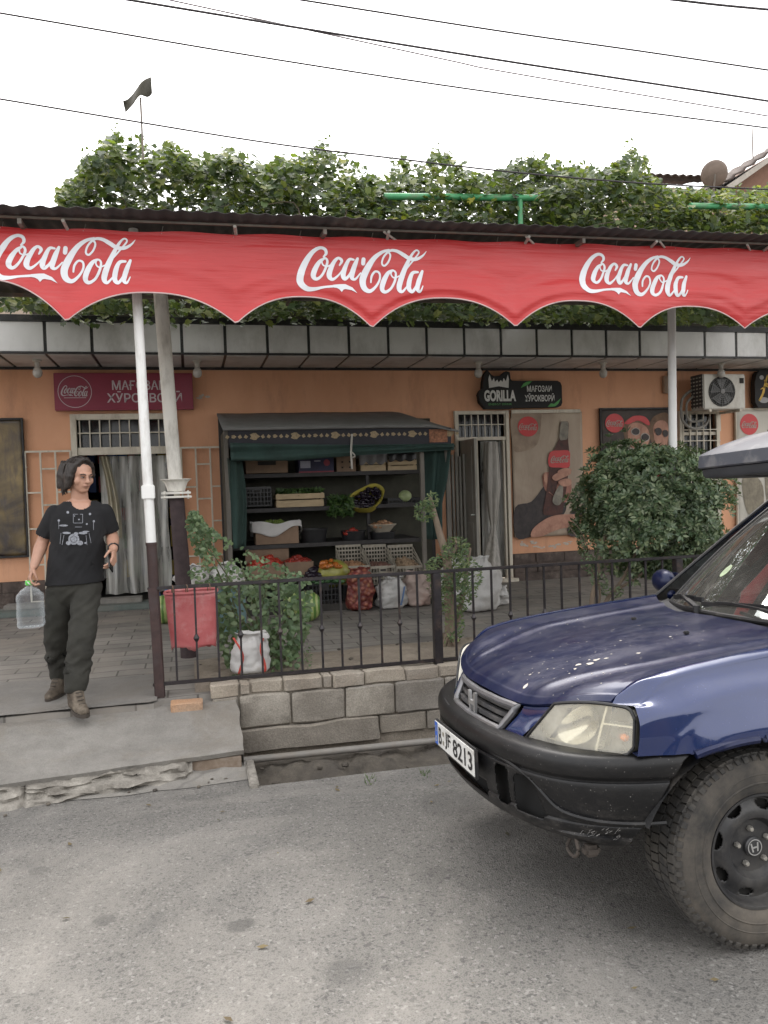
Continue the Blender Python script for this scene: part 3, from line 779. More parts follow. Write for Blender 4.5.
# black energy drink sign
x0, x1, z0, z1 = rect_px(478.5, 378.5, 562, 407, 10.86)
s = thing('shop_sign', 'black sign with a silver horned crown, green flashes and a rounded right end', 'sign', ((x0+x1)/2, 10.9, z0))
fn = panel_map(x0, x1, z0, z1, 10.86)
out = [(.0, .55), (.02, .42), (.05, .35), (.055, .12), (.08, -.16), (.115, -.30), (.16, -.12), (.19, -.08), (.27, -.10), (.33, -.26), (.375, -.22), (.385, .02), (.40, .08), (.95, .08), (.985, .14), (1.0, .26), (1.0, .86), (.985, .97), (.95, 1.02), (.42, 1.02), (.38, 1.06), (.08, 1.05), (.05, .95), (.015, .82)]
b = MB(); b.prism([fn(u, v, 0) for u, v in out], (0, .10, 0))
b.build('sign_box', simple('sign_black', (.008, .008, .009), .7, var=.2), s)
b = MB()
textp(b, 'GORILLA', fn, .065, .44, .40, .80, .0015, .045)
crown = [(.125, .33), (.12, .02), (.135, -.14), (.16, .10), (.185, -.02), (.195, .12), (.225, .04), (.24, .14), (.265, .05), (.285, .12), (.30, -.02), (.325, .10), (.35, -.14), (.362, .02), (.355, .33), (.24, .27)]
b.face([b.v(fn(u, v, .0015)) for u, v in crown])
textp(b, 'МАҒОЗАИ', fn, .575, .875, .25, .47, .0015, .02); textp(b, 'ХӮРОКВОРӢ', fn, .545, .905, .53, .81, .0015, .02)
b.build('lettering', simple('sign_silver', (.60, .60, .58), .5, var=.1), s)
b = MB(); textp(b, 'ENERGY DRINK', fn, .115, .39, .86, .93, .0015)
for P in ([(.50, .33), (.535, .18), (.57, .12), (.64, .08), (.60, .20), (.565, .25)], [(.82, 1.0), (.86, .88), (.90, .90), (.985, .70), (.95, .90), (.91, .99)]): b.face([b.v(fn(u, v, .0015)) for u, v in P])
b.build('green_print', simple('sign_green', (.07, .30, .07), .45, var=.1), s)
# partly seen black sign with yellow script at the right
x0, x1, z0, z1 = rect_px(755, 371, 850, 407, 10.84)
s = thing('shop_sign', 'black sign with yellow brush lettering cut off by the right edge of the photo', 'sign', ((x0+x1)/2, 10.9, z0))
fn = panel_map(x0, x1, z0, z1, 10.84)
b = MB(); b.prism([fn(u, v) for u, v in ((0, .3), (.02, .08), (.05, 0), (.97, 0), (1, .1), (1, .9), (.97, 1), (.03, 1), (0, .85))], (0, .1, 0)); b.build('sign_box', bpy.data.materials['sign_black'], s)
b = MB()
for st in ([(.045, .80, .03), (.08, .62, .035), (.10, .40, .03), (.13, .12, .02)], [(.06, .50, .015), (.11, .42, .022), (.17, .34, .016)], [(.10, .26, .02), (.14, .45, .03), (.17, .62, .035)], [(.22, .70, .03), (.26, .40, .03), (.30, .30, .02), (.33, .60, .03)]):
    brush(b, [(x*260, y*100, w*170) for x, y, w in st], lambda x, y: fn(x/260, y/100, .0015))
b.build('lettering', simple('sign_yellow', (.60, .36, .02), .45), s)
b = MB(); disc(b, fn, .07, .18, .022, .06, .001); disc(b, fn, .09, .80, .05, .08, .001); b.build('emblem', simple('sign_grey', (.3, .3, .3), .5), s)
# ================================================================== posters
def m_print(name, a, bb, sc=3.0, st=None, bumps=.35, rough=.62):
    t = NT(name); c = t.ramp(t.noise(sc, 4, .6, st, .6), .3, .7, a, bb)
    t.bump(t.noise(2.2, 4, .6, (3, 1, .7)), bumps, .03); return t.set(c, rough)
MFLESH = m_print('print_skin', (.30, .14, .095), (.50, .27, .19), 9)
MFLD = m_print('print_skin_shade', (.24, .10, .075), (.38, .17, .12), 14)
MPBLK = m_print('print_black', (.018, .014, .016), (.05, .038, .036), 10)
MCOLA = m_print('print_cola', (.028, .010, .008), (.10, .03, .02), 10)
MPWH = m_print('print_white', (.30, .27, .23), (.42, .38, .34), 10)
def poster(name, label, cat, rect, Y, mat, frame=None, wrinkle=.006):
    x0, x1, z0, z1 = rect
    t = thing(name, label, cat, ((x0+x1)/2, Y, z0))
    b = MB()
    def w(u, v): return wrinkle*(nz(u*3+v*.6, v*1.4, x0)+.5*nz(u*9-v*2, v*3, x0))
    fn = lambda u, v, l=0.0: Vector((x0+(x1-x0)*u, Y-l+w(u, v), z1-(z1-z0)*v))
    b.grid(lambda u, v: fn(u, v), 30, 40); b.build('sheet', mat, t, ang=90, solid=.003, off=1)
    b = MB(); b.box2((x0+.005, Y+.022, z0+.005), (x1-.005, YW-.003, z1-.005)); b.build('backing_board', MDARK, t)
    if frame:
        b = MB(); rectframe(b, x0-.02, x1+.02, z0-.02, z1+.02, Y+.02, .025, .04); b.build('frame', frame, t)
    return t, fn
def shapes(t, name, mat, fn, polys, conv, lift):
    b = MB()
    for k, P in enumerate(polys):
        P = cr([conv(*p) for p in P], 4, True)
        c = (sum(p[0] for p in P)/len(P), sum(p[1] for p in P)/len(P))
        b.face([b.v(fn(p[0], p[1], lift+.0006*k)) for p in P])
    return b.build(name, mat, t, ang=90)
MBEI = m_print('print_beige', (.27, .20, .15), (.46, .38, .29), 1.3, (1, 1, .6))
t, fn = poster('bottle_poster', 'tall beige poster of a hand raising a glass bottle', 'poster', rect_px(513, 412, 583.5, 536, YW-.05), YW-.05, MBEI, None, .012)
cv = lambda x, y: ((x-318)/295, (y-265)/523)
# the print stands just off the sheet, well clear of its wrinkles
shapes(t, 'printed_shade', m_print('print_umber', (.20, .14, .10), (.34, .26, .19), 5), fn, [[(322, 268), (430, 268), (440, 300), (420, 400), (350, 430), (322, 410)]], cv, .006)
shapes(t, 'printed_sleeve', MPBLK, fn, [[(322, 662), (390, 640), (440, 580), (470, 560), (530, 640), (522, 700), (440, 750), (385, 786), (322, 786)], [(556, 690), (612, 680), (612, 784), (540, 786)]], cv, .010)
shapes(t, 'printed_palm', MFLD, fn, [[(438, 530), (470, 520), (500, 560), (556, 560), (552, 620), (520, 650), (470, 610), (445, 590)]], cv, .014)
shapes(t, 'printed_bottle', MCOLA, fn, [[(517, 312), (535, 306), (553, 314), (549, 380), (553, 440), (550, 500), (540, 570), (524, 650), (512, 698), (470, 700), (436, 690), (448, 620), (462, 530), (468, 470), (490, 420), (513, 370)]], cv, .018)
shapes(t, 'printed_neck', m_print('print_glass', (.13, .12, .10), (.28, .25, .20), 9), fn, [[(519, 312), (535, 307), (551, 314), (547, 375), (530, 384), (512, 378)], [(495, 590), (520, 570), (516, 640), (496, 660), (474, 640)]], cv, .022)
shapes(t, 'printed_label', MRED, fn, [[(470, 436), (510, 428), (552, 432), (553, 470), (549, 500), (506, 500), (464, 492)]], cv, .024)
b = MB(); disc(b, fn, (384-318)/295, (325-265)/523, 42/295, 42/523, .014); b.build('printed_disc', MRED, t)
b = MB(); script_logo(b, lambda u, v, l: fn((384+(u-.5)*76-318)/295, (326+(v-.5)*30-265)/523, .0165+l), .0002)
script_logo(b, lambda u, v, l: fn((511+(u-.5)*78-318)/295, (465-(u-.5)*4+(v-.5)*32-265)/523, .027+l), .0002); b.build('lettering', MPWH, t)
shapes(t, 'printed_fingers', MFLESH, fn, [[(475, 540), (500, 522), (545, 515), (556, 528), (520, 545), (490, 556)], [(500, 515), (530, 503), (556, 508), (555, 520), (510, 528)], [(500, 560), (530, 548), (556, 552), (554, 575), (520, 580)], [(440, 528), (452, 520), (455, 560), (446, 572)]], cv, .028)
shapes(t, 'printed_hand', MFLESH, fn, [[(382, 786), (400, 745), (470, 704), (560, 700), (602, 712), (600, 752), (520, 757), (470, 770), (430, 786)]], cv, .028)
b = MB(); rx = rect_px(513, 411, 580, 413, YW-.05); b.box2((rx[0]-.03, YW-.07, rx[2]), (rx[1], YW-.045, rx[3]+.02), .003); b.build('top_batten', MCREAM, t)
# couple poster
MDKP = m_print('print_dark', (.022, .017, .015), (.07, .05, .04), 4)
t, fn = poster('couple_poster', 'dark poster of a laughing couple in white framed sunglasses, half behind the round bush', 'poster', rect_px(602, 409, 671, 535, YW-.05), YW-.05, MDKP, MBLACKM, .004)
cv = lambda x, y: ((x-372)/279, (y-37)/510)
shapes(t, 'printed_hair', m_print('print_hair', (.10, .055, .03), (.20, .11, .06), 12), fn, [[(462, 95), (500, 68), (550, 78), (572, 120), (560, 190), (520, 215), (470, 170)], [(570, 90), (605, 58), (648, 66), (650, 190), (600, 215), (572, 170)]], cv, .006)
shapes(t, 'printed_skin', MFLESH, fn, [[(478, 110), (510, 92), (552, 110), (566, 150), (548, 195), (510, 205), (482, 170)], [(582, 110), (610, 84), (640, 100), (640, 160), (622, 205), (590, 180)]], cv, .010)
shapes(t, 'printed_headband', MRED, fn, [[(466, 92), (500, 66), (545, 68), (566, 92), (560, 104), (520, 84), (480, 98)], [(560, 205), (600, 195), (649, 215), (649, 300), (540, 300)]], cv, .013)
shapes(t, 'printed_glasses', MPWH, fn, [[(491, 121), (508, 112), (525, 121), (523, 138), (506, 144), (491, 136)], [(530, 141), (547, 134), (564, 146), (561, 163), (545, 169), (529, 161)], [(508, 178), (530, 184), (522, 192), (508, 188)], [(400, 205), (440, 180), (480, 190), (520, 215), (500, 280), (390, 300)]], cv, .016)
shapes(t, 'printed_lens', MPBLK, fn, [[(494, 123), (508, 115), (522, 123), (520, 137), (506, 141), (494, 134)], [(533, 144), (547, 137), (561, 148), (558, 161), (545, 166), (532, 158)], [(586, 122), (602, 114), (614, 124), (610, 142), (594, 144)], [(618, 128), (632, 124), (640, 134), (636, 150), (622, 150)]], cv, .019)
b = MB(); disc(b, fn, (425-372)/279, (93-37)/510, 38/279, 38/510, .012); b.build('printed_disc', MRED, t)
b = MB(); script_logo(b, lambda u, v, l: fn((425+(u-.5)*68-372)/279, (94+(v-.5)*28-37)/510, .0145+l), .0002); b.build('lettering', MPWH, t)
# right poster
t, fn = poster('bottle_poster', 'pale poster with a red disc, partly behind the grey roof box', 'poster', rect_px(737, 409, 850, 536, YW-.05), YW-.05, m_print('print_pale', (.40, .38, .33), (.52, .49, .43), 2), MCREAM, .004)
b = MB(); disc(b, fn, .11, .115, .078, .082, .006); b.build('printed_disc', MRED, t)
b = MB(); script_logo(b, lambda u, v, l: fn(.11+(u-.5)*.13, .118+(v-.5)*.055, .009+l), .0002); b.build('lettering', MPWH, t)
shapes(t, 'printed_shape', m_print('print_olive', (.13, .11, .08), (.24, .21, .15), 9), fn, [[(.24, .30), (.27, .16), (.34, .15), (.38, .30), (.42, .55), (.36, .75), (.25, .72)], [(.04, .55), (.12, .50), (.22, .60), (.20, .85), (.08, .80)]], lambda x, y: (x, y), .006)
# left dark poster
def m_leftprint():
    t = NT('print_amber'); c = t.ramp(t.noise(1.6, 4, .55, (1, 1, 1.6), .8), .35, .68, (.022, .017, .02), (.26, .185, .075))
    c = t.mix(t.ramp(t.noise(5, 4, .6, (2, 1, .5)), .5, .75), c, (.05, .04, .045)); t.bump(t.noise(3, 4, .6, (3, 1, 1)), .4, .03); return t.set(c, .3)
rc = list(rect_px(-75, 420, 24.5, 558, YW-.06))
t, fn = poster('wall_poster', 'dark amber poster in a black frame at the left end of the facade', 'poster', rc, YW-.06, m_leftprint(), MBLACKM, .006)
# ================================================================== air conditioner
MAC = simple('ac_white', (.52, .50, .45), .45, var=.08, sc=4, dirt=(.33, .29, .24), dsc=3, damt=(.52, .75), stretch=(1, 1, .4))
YA = 10.48
x0, x1, z0, z1 = rect_px(703.5, 374, 745.5, 409, YA)
t = thing('air_conditioner', 'cream outdoor air conditioner unit on brackets above the barred window', 'air conditioner', ((x0+x1)/2, YA+.2, z0))
b = MB(); b.box2((x0, YA, z0), (x1, YA+.32, z1), .015); b.build('casing', MAC, t)
cx, cz, rr = x0+(x1-x0)*.43, (z0+z1)/2, (z1-z0)*.43
b = MB(); b.lathe([(0, -.004), (rr, -.004), (rr, -.001), (0, -.001)], (cx, YA, cz), 'Y', 36); b.build('fan_opening', simple('fan_dark', (.02, .02, .02), .7), t)
b = MB()
for k in range(5): 
    a0 = 2*PI*k/5; b.poly([(cx+r*math.cos(a0+d), YA-.008-.004*s, cz+r*math.sin(a0+d)) for r, d, s in ((.03, 0, 0), (rr*.9, -.1, 0), (rr*.9, .75, 1), (.03, .9, 1))])
b.build('fan_blades', simple('fan_grey', (.10, .10, .10), .5), t)
b = MB()
for k in range(1, 8): b.lathe([(rr*k/7.3, -.018), (rr*k/7.3+.003, -.022), (rr*k/7.3+.006, -.018), (rr*k/7.3+.003, -.014), (rr*k/7.3, -.018)], (cx, YA, cz), 'Y', 36)
for k in range(12): a0 = PI*k/6; b.bar((cx+.03*math.cos(a0), YA-.02, cz+.03*math.sin(a0)), (cx+rr*math.cos(a0), YA-.012, cz+rr*math.sin(a0)), .005, .005)
b.lathe([(0, -.03), (.035, -.028), (.04, -.018), (0, -.018)], (cx, YA, cz), 'Y', 20)
b.build('fan_guard', simple('guard_grey', (.16, .155, .15), .5), t)
b = MB()
for i in range(9): b.box2((x0-.008, YA+.02, z0+.05+i*.055), (x0-.001, YA+.30, z0+.085+i*.055))
for i in range(4): b.box2((x0-.010, YA+.03+i*.075, z0+.03), (x0-.0005, YA+.045+i*.075, z1-.03))
b.build('side_grille', simple('coil_dark', (.05, .05, .05), .6), t)
b = MB(); b.box2((x1-.10, YA-.006, z1-.14), (x1-.03, YA-.001, z1-.06)); b.build('badge', MDARK, t)
b = MB()
for x in (x0+.1, x1-.1): b.box2((x-.02, YA-.02, z0-.04), (x+.02, YW-.002, z0-.003), .003); b.box2((x-.02, YW-.04, z0-.3), (x+.02, YW-.003, z0-.04), .003)
b.build('bracket', MCREAM, t)
b = MB(); b.tube(cr([(x0-.02, YA+.25, z1-.2), (x0-.16, YA+.3, z1-.35), (x0-.15, YA+.32, z0-.12), (x0-.0, YA+.3, z0-.26), (x0+.25, YA+.35, z0-.22), (x0+.42, YA+.45, z0-.08)], 8), .022, 8)
b.tube(cr([(x0-.02, YA+.22, z1-.3), (x0-.11, YA+.26, z0+.1), (x0-.06, YA+.28, z0-.14), (x0+.2, YA+.3, z0-.14)], 8), .018, 8); b.build('hose', simple('hose_grey', (.22, .21, .19), .6), t)
x0, x1, z0, z1 = rect_px(664, 376, 676, 393, YW-.06)
b = MB(); b.box2((x0, YW-.08, z0), (x1, YW-.002, z1), .01); b.box2((x0+.02, YW-.086, z0+.02), (x1-.02, YW-.08, z1-.02), .003); b.tube([((x0+x1)/2, YW-.02, z1), ((x0+x1)/2, YW-.02, FB-.06)], .012, 8)
tag(b.build('junction_box', simple('box_tan', (.36, .26, .19), .6)), 'small tan junction box on the orange wall behind the right post', 'electrical box')
# ================================================================== fruit stall
YS = 9.4
sx0, sx1 = at(229, 520, YS).x, at(424, 520, YS).x; sxm = at(450, 520, YS).x
MWOODG = simple('grey_wood', (.16, .145, .125), .8, var=.35, sc=10, bump=.3, stretch=(1, 1, .2))
MSTEELD = simple('stall_steel', (.045, .042, .042), .6, .3, var=.3, sc=9)
MGREEN = simple('green_cloth', (.026, .056, .048), .8, var=.35, sc=5, bump=.25, bsc=14, stretch=(1, 1, .4))
st = thing('market_stall', 'dark fruit and vegetable stall with sloping sheet roof and green cloth valance', 'market stall', ((sx0+sx1)/2, YS, TZ))
zr0, zr1 = RZ(413, 335, YW), at(335, 428, YS-.12).z
b = MB()
xl, xr = at(222, 420, YS).x, at(455, 422, YS).x
def sroof(u, v):
    x = xl+(xr-xl)*u; d = .20*ss((u-.80)/.2)
    return (x, YW-.01-(YW-YS+.11)*v, zr0-(zr0-zr1)*v-(d*.5)*(1-v*.4)*ss((u-.85)/.15)+.008*nz(x*2, v*3, 0))
b.grid(sroof, 30, 8); b.build('roof', simple('roof_felt', (.165, .162, .158), .8, .0, var=.2, sc=5, bump=.1), st, solid=.02)
for x, y, z1 in ((sx0, YS, zr1), (sx1, YS+.02, zr1+.02), (sxm, YS+.05, zr1-.02), (sx0, YW-.1, zr0-.05), (at(432, 500, YW-.1).x, YW-.1, zr0-.16)):
    b = MB(); b.box2((x-.025, y-.025, TZ), (x+.025, y+.025, z1-.01), .003); b.build('post', MWOODG if y < 10 and x > 0 else MSTEELD, st)
b = MB()       # patterned pelmet
zv1, zv0 = zr1-.012, at(335, 446, YS-.06).z
b.box2((xl+.06, YS-.07, zv0), (xr-.08, YS-.055, zv1)); b.build('pelmet', simple('pelmet_black', (.016, .016, .024), .6, var=.3), st)
b = MB()
for k in range(12):
    x = xl+.12+k*(xr-xl-.22)/11; z = (zv0+zv1)/2; big = k % 2 == 1
    n = 10; r = .052 if big else .026
    b.poly([(x+r*(1+.25*math.cos(5*2*PI*i/n))*math.cos(2*PI*i/n), YS-.073, z+.03+r*.8*math.sin(2*PI*i/n)) for i in range(n)])
    for s in (-1, 1):
        b.poly([(x+s*(r+.02), YS-.0735, z+.03), (x+s*(r+.05), YS-.0735, z+.055), (x+s*(r+.07), YS-.0735, z+.02), (x+s*(r+.04), YS-.0735, z+.005)])
b.build('pelmet_flowers', simple('flower_gold', (.34, .26, .15), .6, var=.4, sc=40), st)
b = MB(); b.box2((at(425, 436, YS).x+.03, YS-.078, zv0+.02), (xr-.13, YS-.0725, zv1-.02)); 
b.build('pelmet_patch', simple('patch_orange', (.30, .13, .07), .7, var=.7, sc=30), st)
# green valance, sagging deeper at the left
b = MB()
def val(u, v):
    x = at(230, 450, YS).x+(at(452, 450, YS).x-at(230, 450, YS).x)*u
    top = at(230+222*u, 443+2*math.sin(u*3), YS-.09).z; bot = lerp_tab([(0, at(235, 461, YS).z), (.25, at(285, 461, YS).z), (.6, at(365, 455, YS).z), (1, at(450, 446, YS).z-.05)], u)
    return (x, YS-.095-.02*math.sin(v*9+u*4)-.025*nz(u*5, v*2, 3), top+(bot-top)*v)
b.grid(val, 60, 10); b.build('valance', MGREEN, st, solid=.006)
b = MB()
def scl(u, v):
    z = at(235, 458, YS).z-(at(235, 458, YS).z-at(240, 548, YS).z)*v
    x = at(229, 500, YS).x+(.14+.02*math.sin(v*4))*u*1.25+.03*v; return (x, YS-.05+.035*math.sin(u*9+v*2)+.25*u, z)
b.grid(scl, 20, 16); b.build('side_curtain', MGREEN, st, solid=.005)
b = MB()
def scr(u, v):
    z = at(440, 447, YS).z-(at(440, 447, YS).z-at(436, 540, YS).z)*v
    a = at(427, 450, YS).x; w = lerp_tab([(0, .31), (.35, .24), (.6, .16), (1, .14)], v)
    return (a+w*u+.02*v, YS+.02+.04*math.sin(u*11+v)+.2*(1-u), z)
b.grid(scr, 24, 18); b.build('side_curtain', MGREEN, st, solid=.005)
sxb = at(432, 500, YW-.1).x; b = MB(); b.box2((sx0, YW-.12, TZ), (sxb, YW-.09, zr0-.1)); b.box2((sx0-.0, YS+.3, TZ), (sx0+.02, YW-.1, zr0-.3)); b.build('back_panel', simple('stall_back', (.058, .056, .042), .85, var=.3), st)
shelf = {}
for k, (py, yf) in enumerate(((472, 10.15), (506, 10.05), (542, 9.95))):
    z = at(330, py, yf).z; shelf[k] = (z, yf)
    b = MB(); b.box2((sx0+.03, yf, z-.05), (at(421, py, yf).x, YW-.13, z), .004); b.build('shelf', MSTEELD, st)
b = MB(); b.box2((at(368, 500, 10.2).x-.02, 10.2, TZ), (at(368, 500, 10.2).x+.02, 10.24, 2.3)); b.build('divider_post', MSTEELD, st)
b = MB(); b.box2((sx0-.02, YS-.04, TZ-.02), (sxm, YW-.12, TZ+.085), .008); b.build('base_step', simple('step_dark', (.055, .05, .045), .8, var=.4, sc=8, bump=.2), st)
b = MB(); b.tube([at(352, 434, YS-.13), at(351, 452, YS-.13), at(352, 469, YS-.13)], .012, 8); b.tube(cr([at(352, 452, YS-.13), at(355, 456, YS-.14), at(351, 458, YS-.13)], 5), .009, 6)
tag(b.build('rope', simple('rope_pale', (.42, .40, .36), .8)), 'short pale rope hanging in front of the stall valance', 'rope')
# ------------------------------------------------------------------ boxes and crates
MKRAFT = simple('kraft_card', (.23, .155, .105), .85, var=.2, sc=6, bump=.1)
MWHCL = simple('white_cloth', (.52, .51, .50), .8, var=.1, sc=9, bump=.3, bsc=25)
MPINE = simple('pale_pine', (.48, .37, .23), .75, var=.22, sc=12, bump=.2, stretch=(.3, 1, 1))
MCRATE = simple('crate_cream', (.36, .33, .27), .6, var=.2, sc=7, dirt=(.20, .16, .12), dsc=6, damt=(.48, .75))
MBLKP = simple('black_plastic', (.018, .018, .020), .45, var=.3)
def base(px, py, Y): return at(px, py, Y)
def heap(mb, cx, cy, z, w, d, n, r, sc=(1, 1, 1), up=.5, rnd=random.Random(11), jit=.0):
    for i in range(n):
        x = rnd.uniform(-.5, .5); y = rnd.uniform(-.5, .5); h = (1-(2*x)**2)*(1-(2*y)**2)
        q = Matrix.Rotation(rnd.uniform(0, 6.28), 3, 'Z') @ Matrix.Rotation(rnd.uniform(-.8, .8), 3, 'X')
        mb.ball((cx+x*(w-r), cy+y*(d-r), z+h*up*rnd.uniform(.3, 1)), r*rnd.uniform(.8, 1.15), 8, 6, sc, q, jit)
def boxpx(name, label, cat, px0, px1, py0, py1, Yf, depth, mat, group=None, open_top=True, bev=.006):
    """open topped box standing with its front at Yf; returns thing and geometry"""
    xm = (px0+px1)/2; p0, p1 = at(px0, py1, Yf), at(px1, py1, Yf); z0, z1 = at(xm, py1, Yf).z, at(xm, py0, Yf).z
    t = thing(name, label, cat, ((p0.x+p1.x)/2, Yf+depth/2, z0), group)
    b = MB(); w = .012
    b.box2((p0.x, Yf, z0), (p1.x, Yf+depth, z0+w)); b.box2((p0.x, Yf, z0+w), (p1.x, Yf+w, z1)); b.box2((p0.x, Yf+depth-w, z0+w), (p1.x, Yf+depth, z1))
    b.box2((p0.x, Yf+w, z0+w), (p0.x+w, Yf+depth-w, z1)); b.box2((p1.x-w, Yf+w, z0+w), (p1.x, Yf+depth-w, z1))
    if not open_top: b.box2((p0.x+w, Yf+w, z1-w), (p1.x-w, Yf+depth-w, z1-.002))
    b.build('box', mat, t)
    return t, p0.x, p1.x, z0, z1
G1 = 'boxes on the top shelf of the stall'
# top shelf
t, x0, x1, z0, z1 = boxpx('cardboard_box', 'closed brown cardboard box at the left end of the top shelf', 'box', 246, 288, 458, 473, 10.17, .35, MKRAFT, G1, False)
b = MB(); b.box2((x0+.15, 10.163, z0+.10), (x1-.15, 10.169, z0+.15)); b.build('hand_hole', MDARK, t)
t, x0, x1, z0, z1 = boxpx('fruit_box', 'dark blue printed fruit box with a pale label on the top shelf', 'box', 299, 334, 456, 472.5, 10.17, .35, simple('box_navy', (.025, .025, .06), .6, var=.3), G1)
b = MB(); b.box2((x0+.02, 10.164, z0+.06), (x0+.15, 10.169, z0+.15)); b.box2((x0+.2, 10.164, z0+.14), (x0+.28, 10.169, z0+.155)); b.build('label_print', simple('label_pale', (.35, .35, .42), .6), t)
b = MB(); b.box2((x0, 10.164, z0), (x1, 10.169, z0+.018)); disc(b, panel_map(x0, x1, z0, z1, 10.168), .80, .42, .09, .2, .001); b.build('red_print', simple('label_red', (.25, .04, .06), .6), t)
t, x0, x1, z0, z1 = boxpx('cardboard_box', 'small brown punched cardboard box beside the hanging rope', 'box', 337, 356, 454, 472, 10.17, .35, MKRAFT, G1, False)
b = MB(); [b.box2((x0+dx, 10.163, z0+dz), (x0+dx+.025, 10.169, z0+dz+.02)) for dx in (.06, .16) for dz in (.05, .12)]; b.build('holes', MDARK, t)
def cloth_over(t, x0, x1, y0, y1, z, drop, mat, name='cloth'):
    b = MB()
    def f(u, v):
        x = x0-.02+(x1-x0+.04)*u; s = v*3
        fl = drop*(.8+.4*abs(math.sin(u*9+1)))
        if s < 1: return (x, y0-.015-.01*math.sin(u*17), z+.01-fl*(1-s))
        return (x, y0-.01+(y1-y0)*(s-1)/2, z+.012+.05*(nz(u*3, s, 1)+.3)*math.sin(PI*(s-1)/2)*(1 if 0 < u < 1 else 0))
    b.grid(f, 30, 18); return b.build(name, mat, t, solid=.004, off=1)
def wood_crate(name, label, px0, px1, py0, py1, Yf, depth, group, mat=MPINE, nsl=2):
    xm = (px0+px1)/2; p0, p1 = at(px0, py1, Yf), at(px1, py1, Yf); z0, z1 = at(xm, py1, Yf).z, at(xm, py0, Yf).z
    t = thing(name, label, 'crate', (xm and (p0.x+p1.x)/2, Yf+depth/2, z0), group); b = MB(); h = (z1-z0)/nsl
    for k in range(nsl):
        a, c = z0+k*h+.004, z0+(k+1)*h-.008
        b.box2((p0.x, Yf, a), (p1.x, Yf+.012, c), .002); b.box2((p0.x, Yf+depth-.012, a), (p1.x, Yf+depth, c), .002)
        b.box2((p0.x, Yf+.013, a), (p0.x+.012, Yf+depth-.013, c), .002); b.box2((p1.x-.012, Yf+.013, a), (p1.x, Yf+depth-.013, c), .002)
    for x in (p0.x+.012, p1.x-.04):
        for y in (Yf+.013, Yf+depth-.04): b.box2((x, y, z0), (x+.028, y+.027, z1), .002)
    b.box2((p0.x+.013, Yf+.014, z0), (p1.x-.013, Yf+depth-.014, z0+.008))
    b.build('slats', mat, t); return t, p0.x, p1.x, z0, z1
MGRYCL = simple('grey_cloth', (.20, .195, .20), .85, var=.15, sc=8, bump=.2)
t, x0, x1, z0, z1 = wood_crate('wooden_crate', 'wooden crate draped with grey cloth on the top shelf', 361, 386, 457, 472, 10.17, .35, G1, MPINE, 2)
cloth_over(t, x0, x1, 10.17, 10.5, z1+.03, .12, MGRYCL)
t, x0, x1, z0, z1 = wood_crate('wooden_crate', 'wooden crate with black sheeting at the right end of the top shelf', 388, 417, 459, 471, 10.17, .35, G1, MPINE, 2)
cloth_over(t, x0+.03, x1-.03, 10.16, 10.5, z1+.05, .08, MBLKP, 'sheeting')
# second shelf
G2 = 'goods on the middle shelf of the stall'
MVEG = leafmat('herb_leaf', [(.03, .07, .02), (.05, .11, .03), (.08, .13, .04)], .5, .2)
def plastic_crate(name, label, px0, px1, py0, py1, Yf, depth, mat, group, rows=4, tilt=0.0):
    xm = (px0+px1)/2; p0, p1 = at(px0, py1, Yf), at(px1, py1, Yf); z0, z1 = at(xm, py1, Yf).z, at(xm, py0, Yf).z
    t = thing(name, label, 'crate', ((p0.x+p1.x)/2, Yf+depth/2, z0), group); b = MB(); x0, x1 = p0.x, p1.x
    def wall(a, c, n, ax):
        # a lattice side: rails and uprights, solid rim on top
        for k in range(rows+1):
            z = z0+(z1-z0)*k/rows; hh = .012 if k < rows else .03
            if ax: b.box2((a[0], a[1], z-hh*.5), (c[0], c[1], z+hh*.5), .002)
            else: b.box2((a[0], a[1], z-hh*.5), (c[0], c[1], z+hh*.5), .002)
        for i in range(n+1):
            f = i/n; 
            if ax: x = a[0]+(c[0]-a[0]-.012)*f; b.box2((x, a[1]+.001, z0), (x+.012, c[1]-.001, z1), .001)
            else: y = a[1]+(c[1]-a[1]-.012)*f; b.box2((a[0]+.001, y, z0), (c[0]-.001, y+.012, z1), .001)
    wall((x0, Yf), (x1, Yf+.014), 8, True); wall((x0, Yf+depth-.014), (x1, Yf+depth), 8, True)
    wall((x0, Yf+.015), (x0+.014, Yf+depth-.015), 6, False); wall((x1-.014, Yf+.015), (x1, Yf+depth-.015), 6, False)
    b.box2((x0+.01, Yf+.016, z0), (x1-.01, Yf+depth-.016, z0+.012))
    b.box2((x0+(x1-x0)*.33, Yf-.003, z1-(z1-z0)*.30), (x0+(x1-x0)*.67, Yf+.017, z1-.012), .003)
    b.build('crate_body', mat, t)
    b = MB(); b.box2((x0+(x1-x0)*.39, Yf-.006, z1-(z1-z0)*.24), (x0+(x1-x0)*.61, Yf-.0035, z1-(z1-z0)*.12), .001); b.build('hand_hole', MDARK, t)
    return t, x0, x1, z0, z1
plastic_crate('plastic_crate', 'empty black plastic crate on the middle shelf', 243, 272, 488, 506, 10.08, .35, MBLKP, G2)
t, x0, x1, z0, z1 = wood_crate('wooden_crate', 'pale pine crate of herbs, lower of the stacked pair on the middle shelf', 276.5, 324, 499.5, 507, 10.07, .34, G2, MPINE, 1)
t, x0, x1, z0, z1 = wood_crate('wooden_crate', 'pale pine crate of herbs, upper of the stacked pair on the middle shelf', 276, 324.5, 493, 499, 10.07, .34, G2, MPINE, 1)
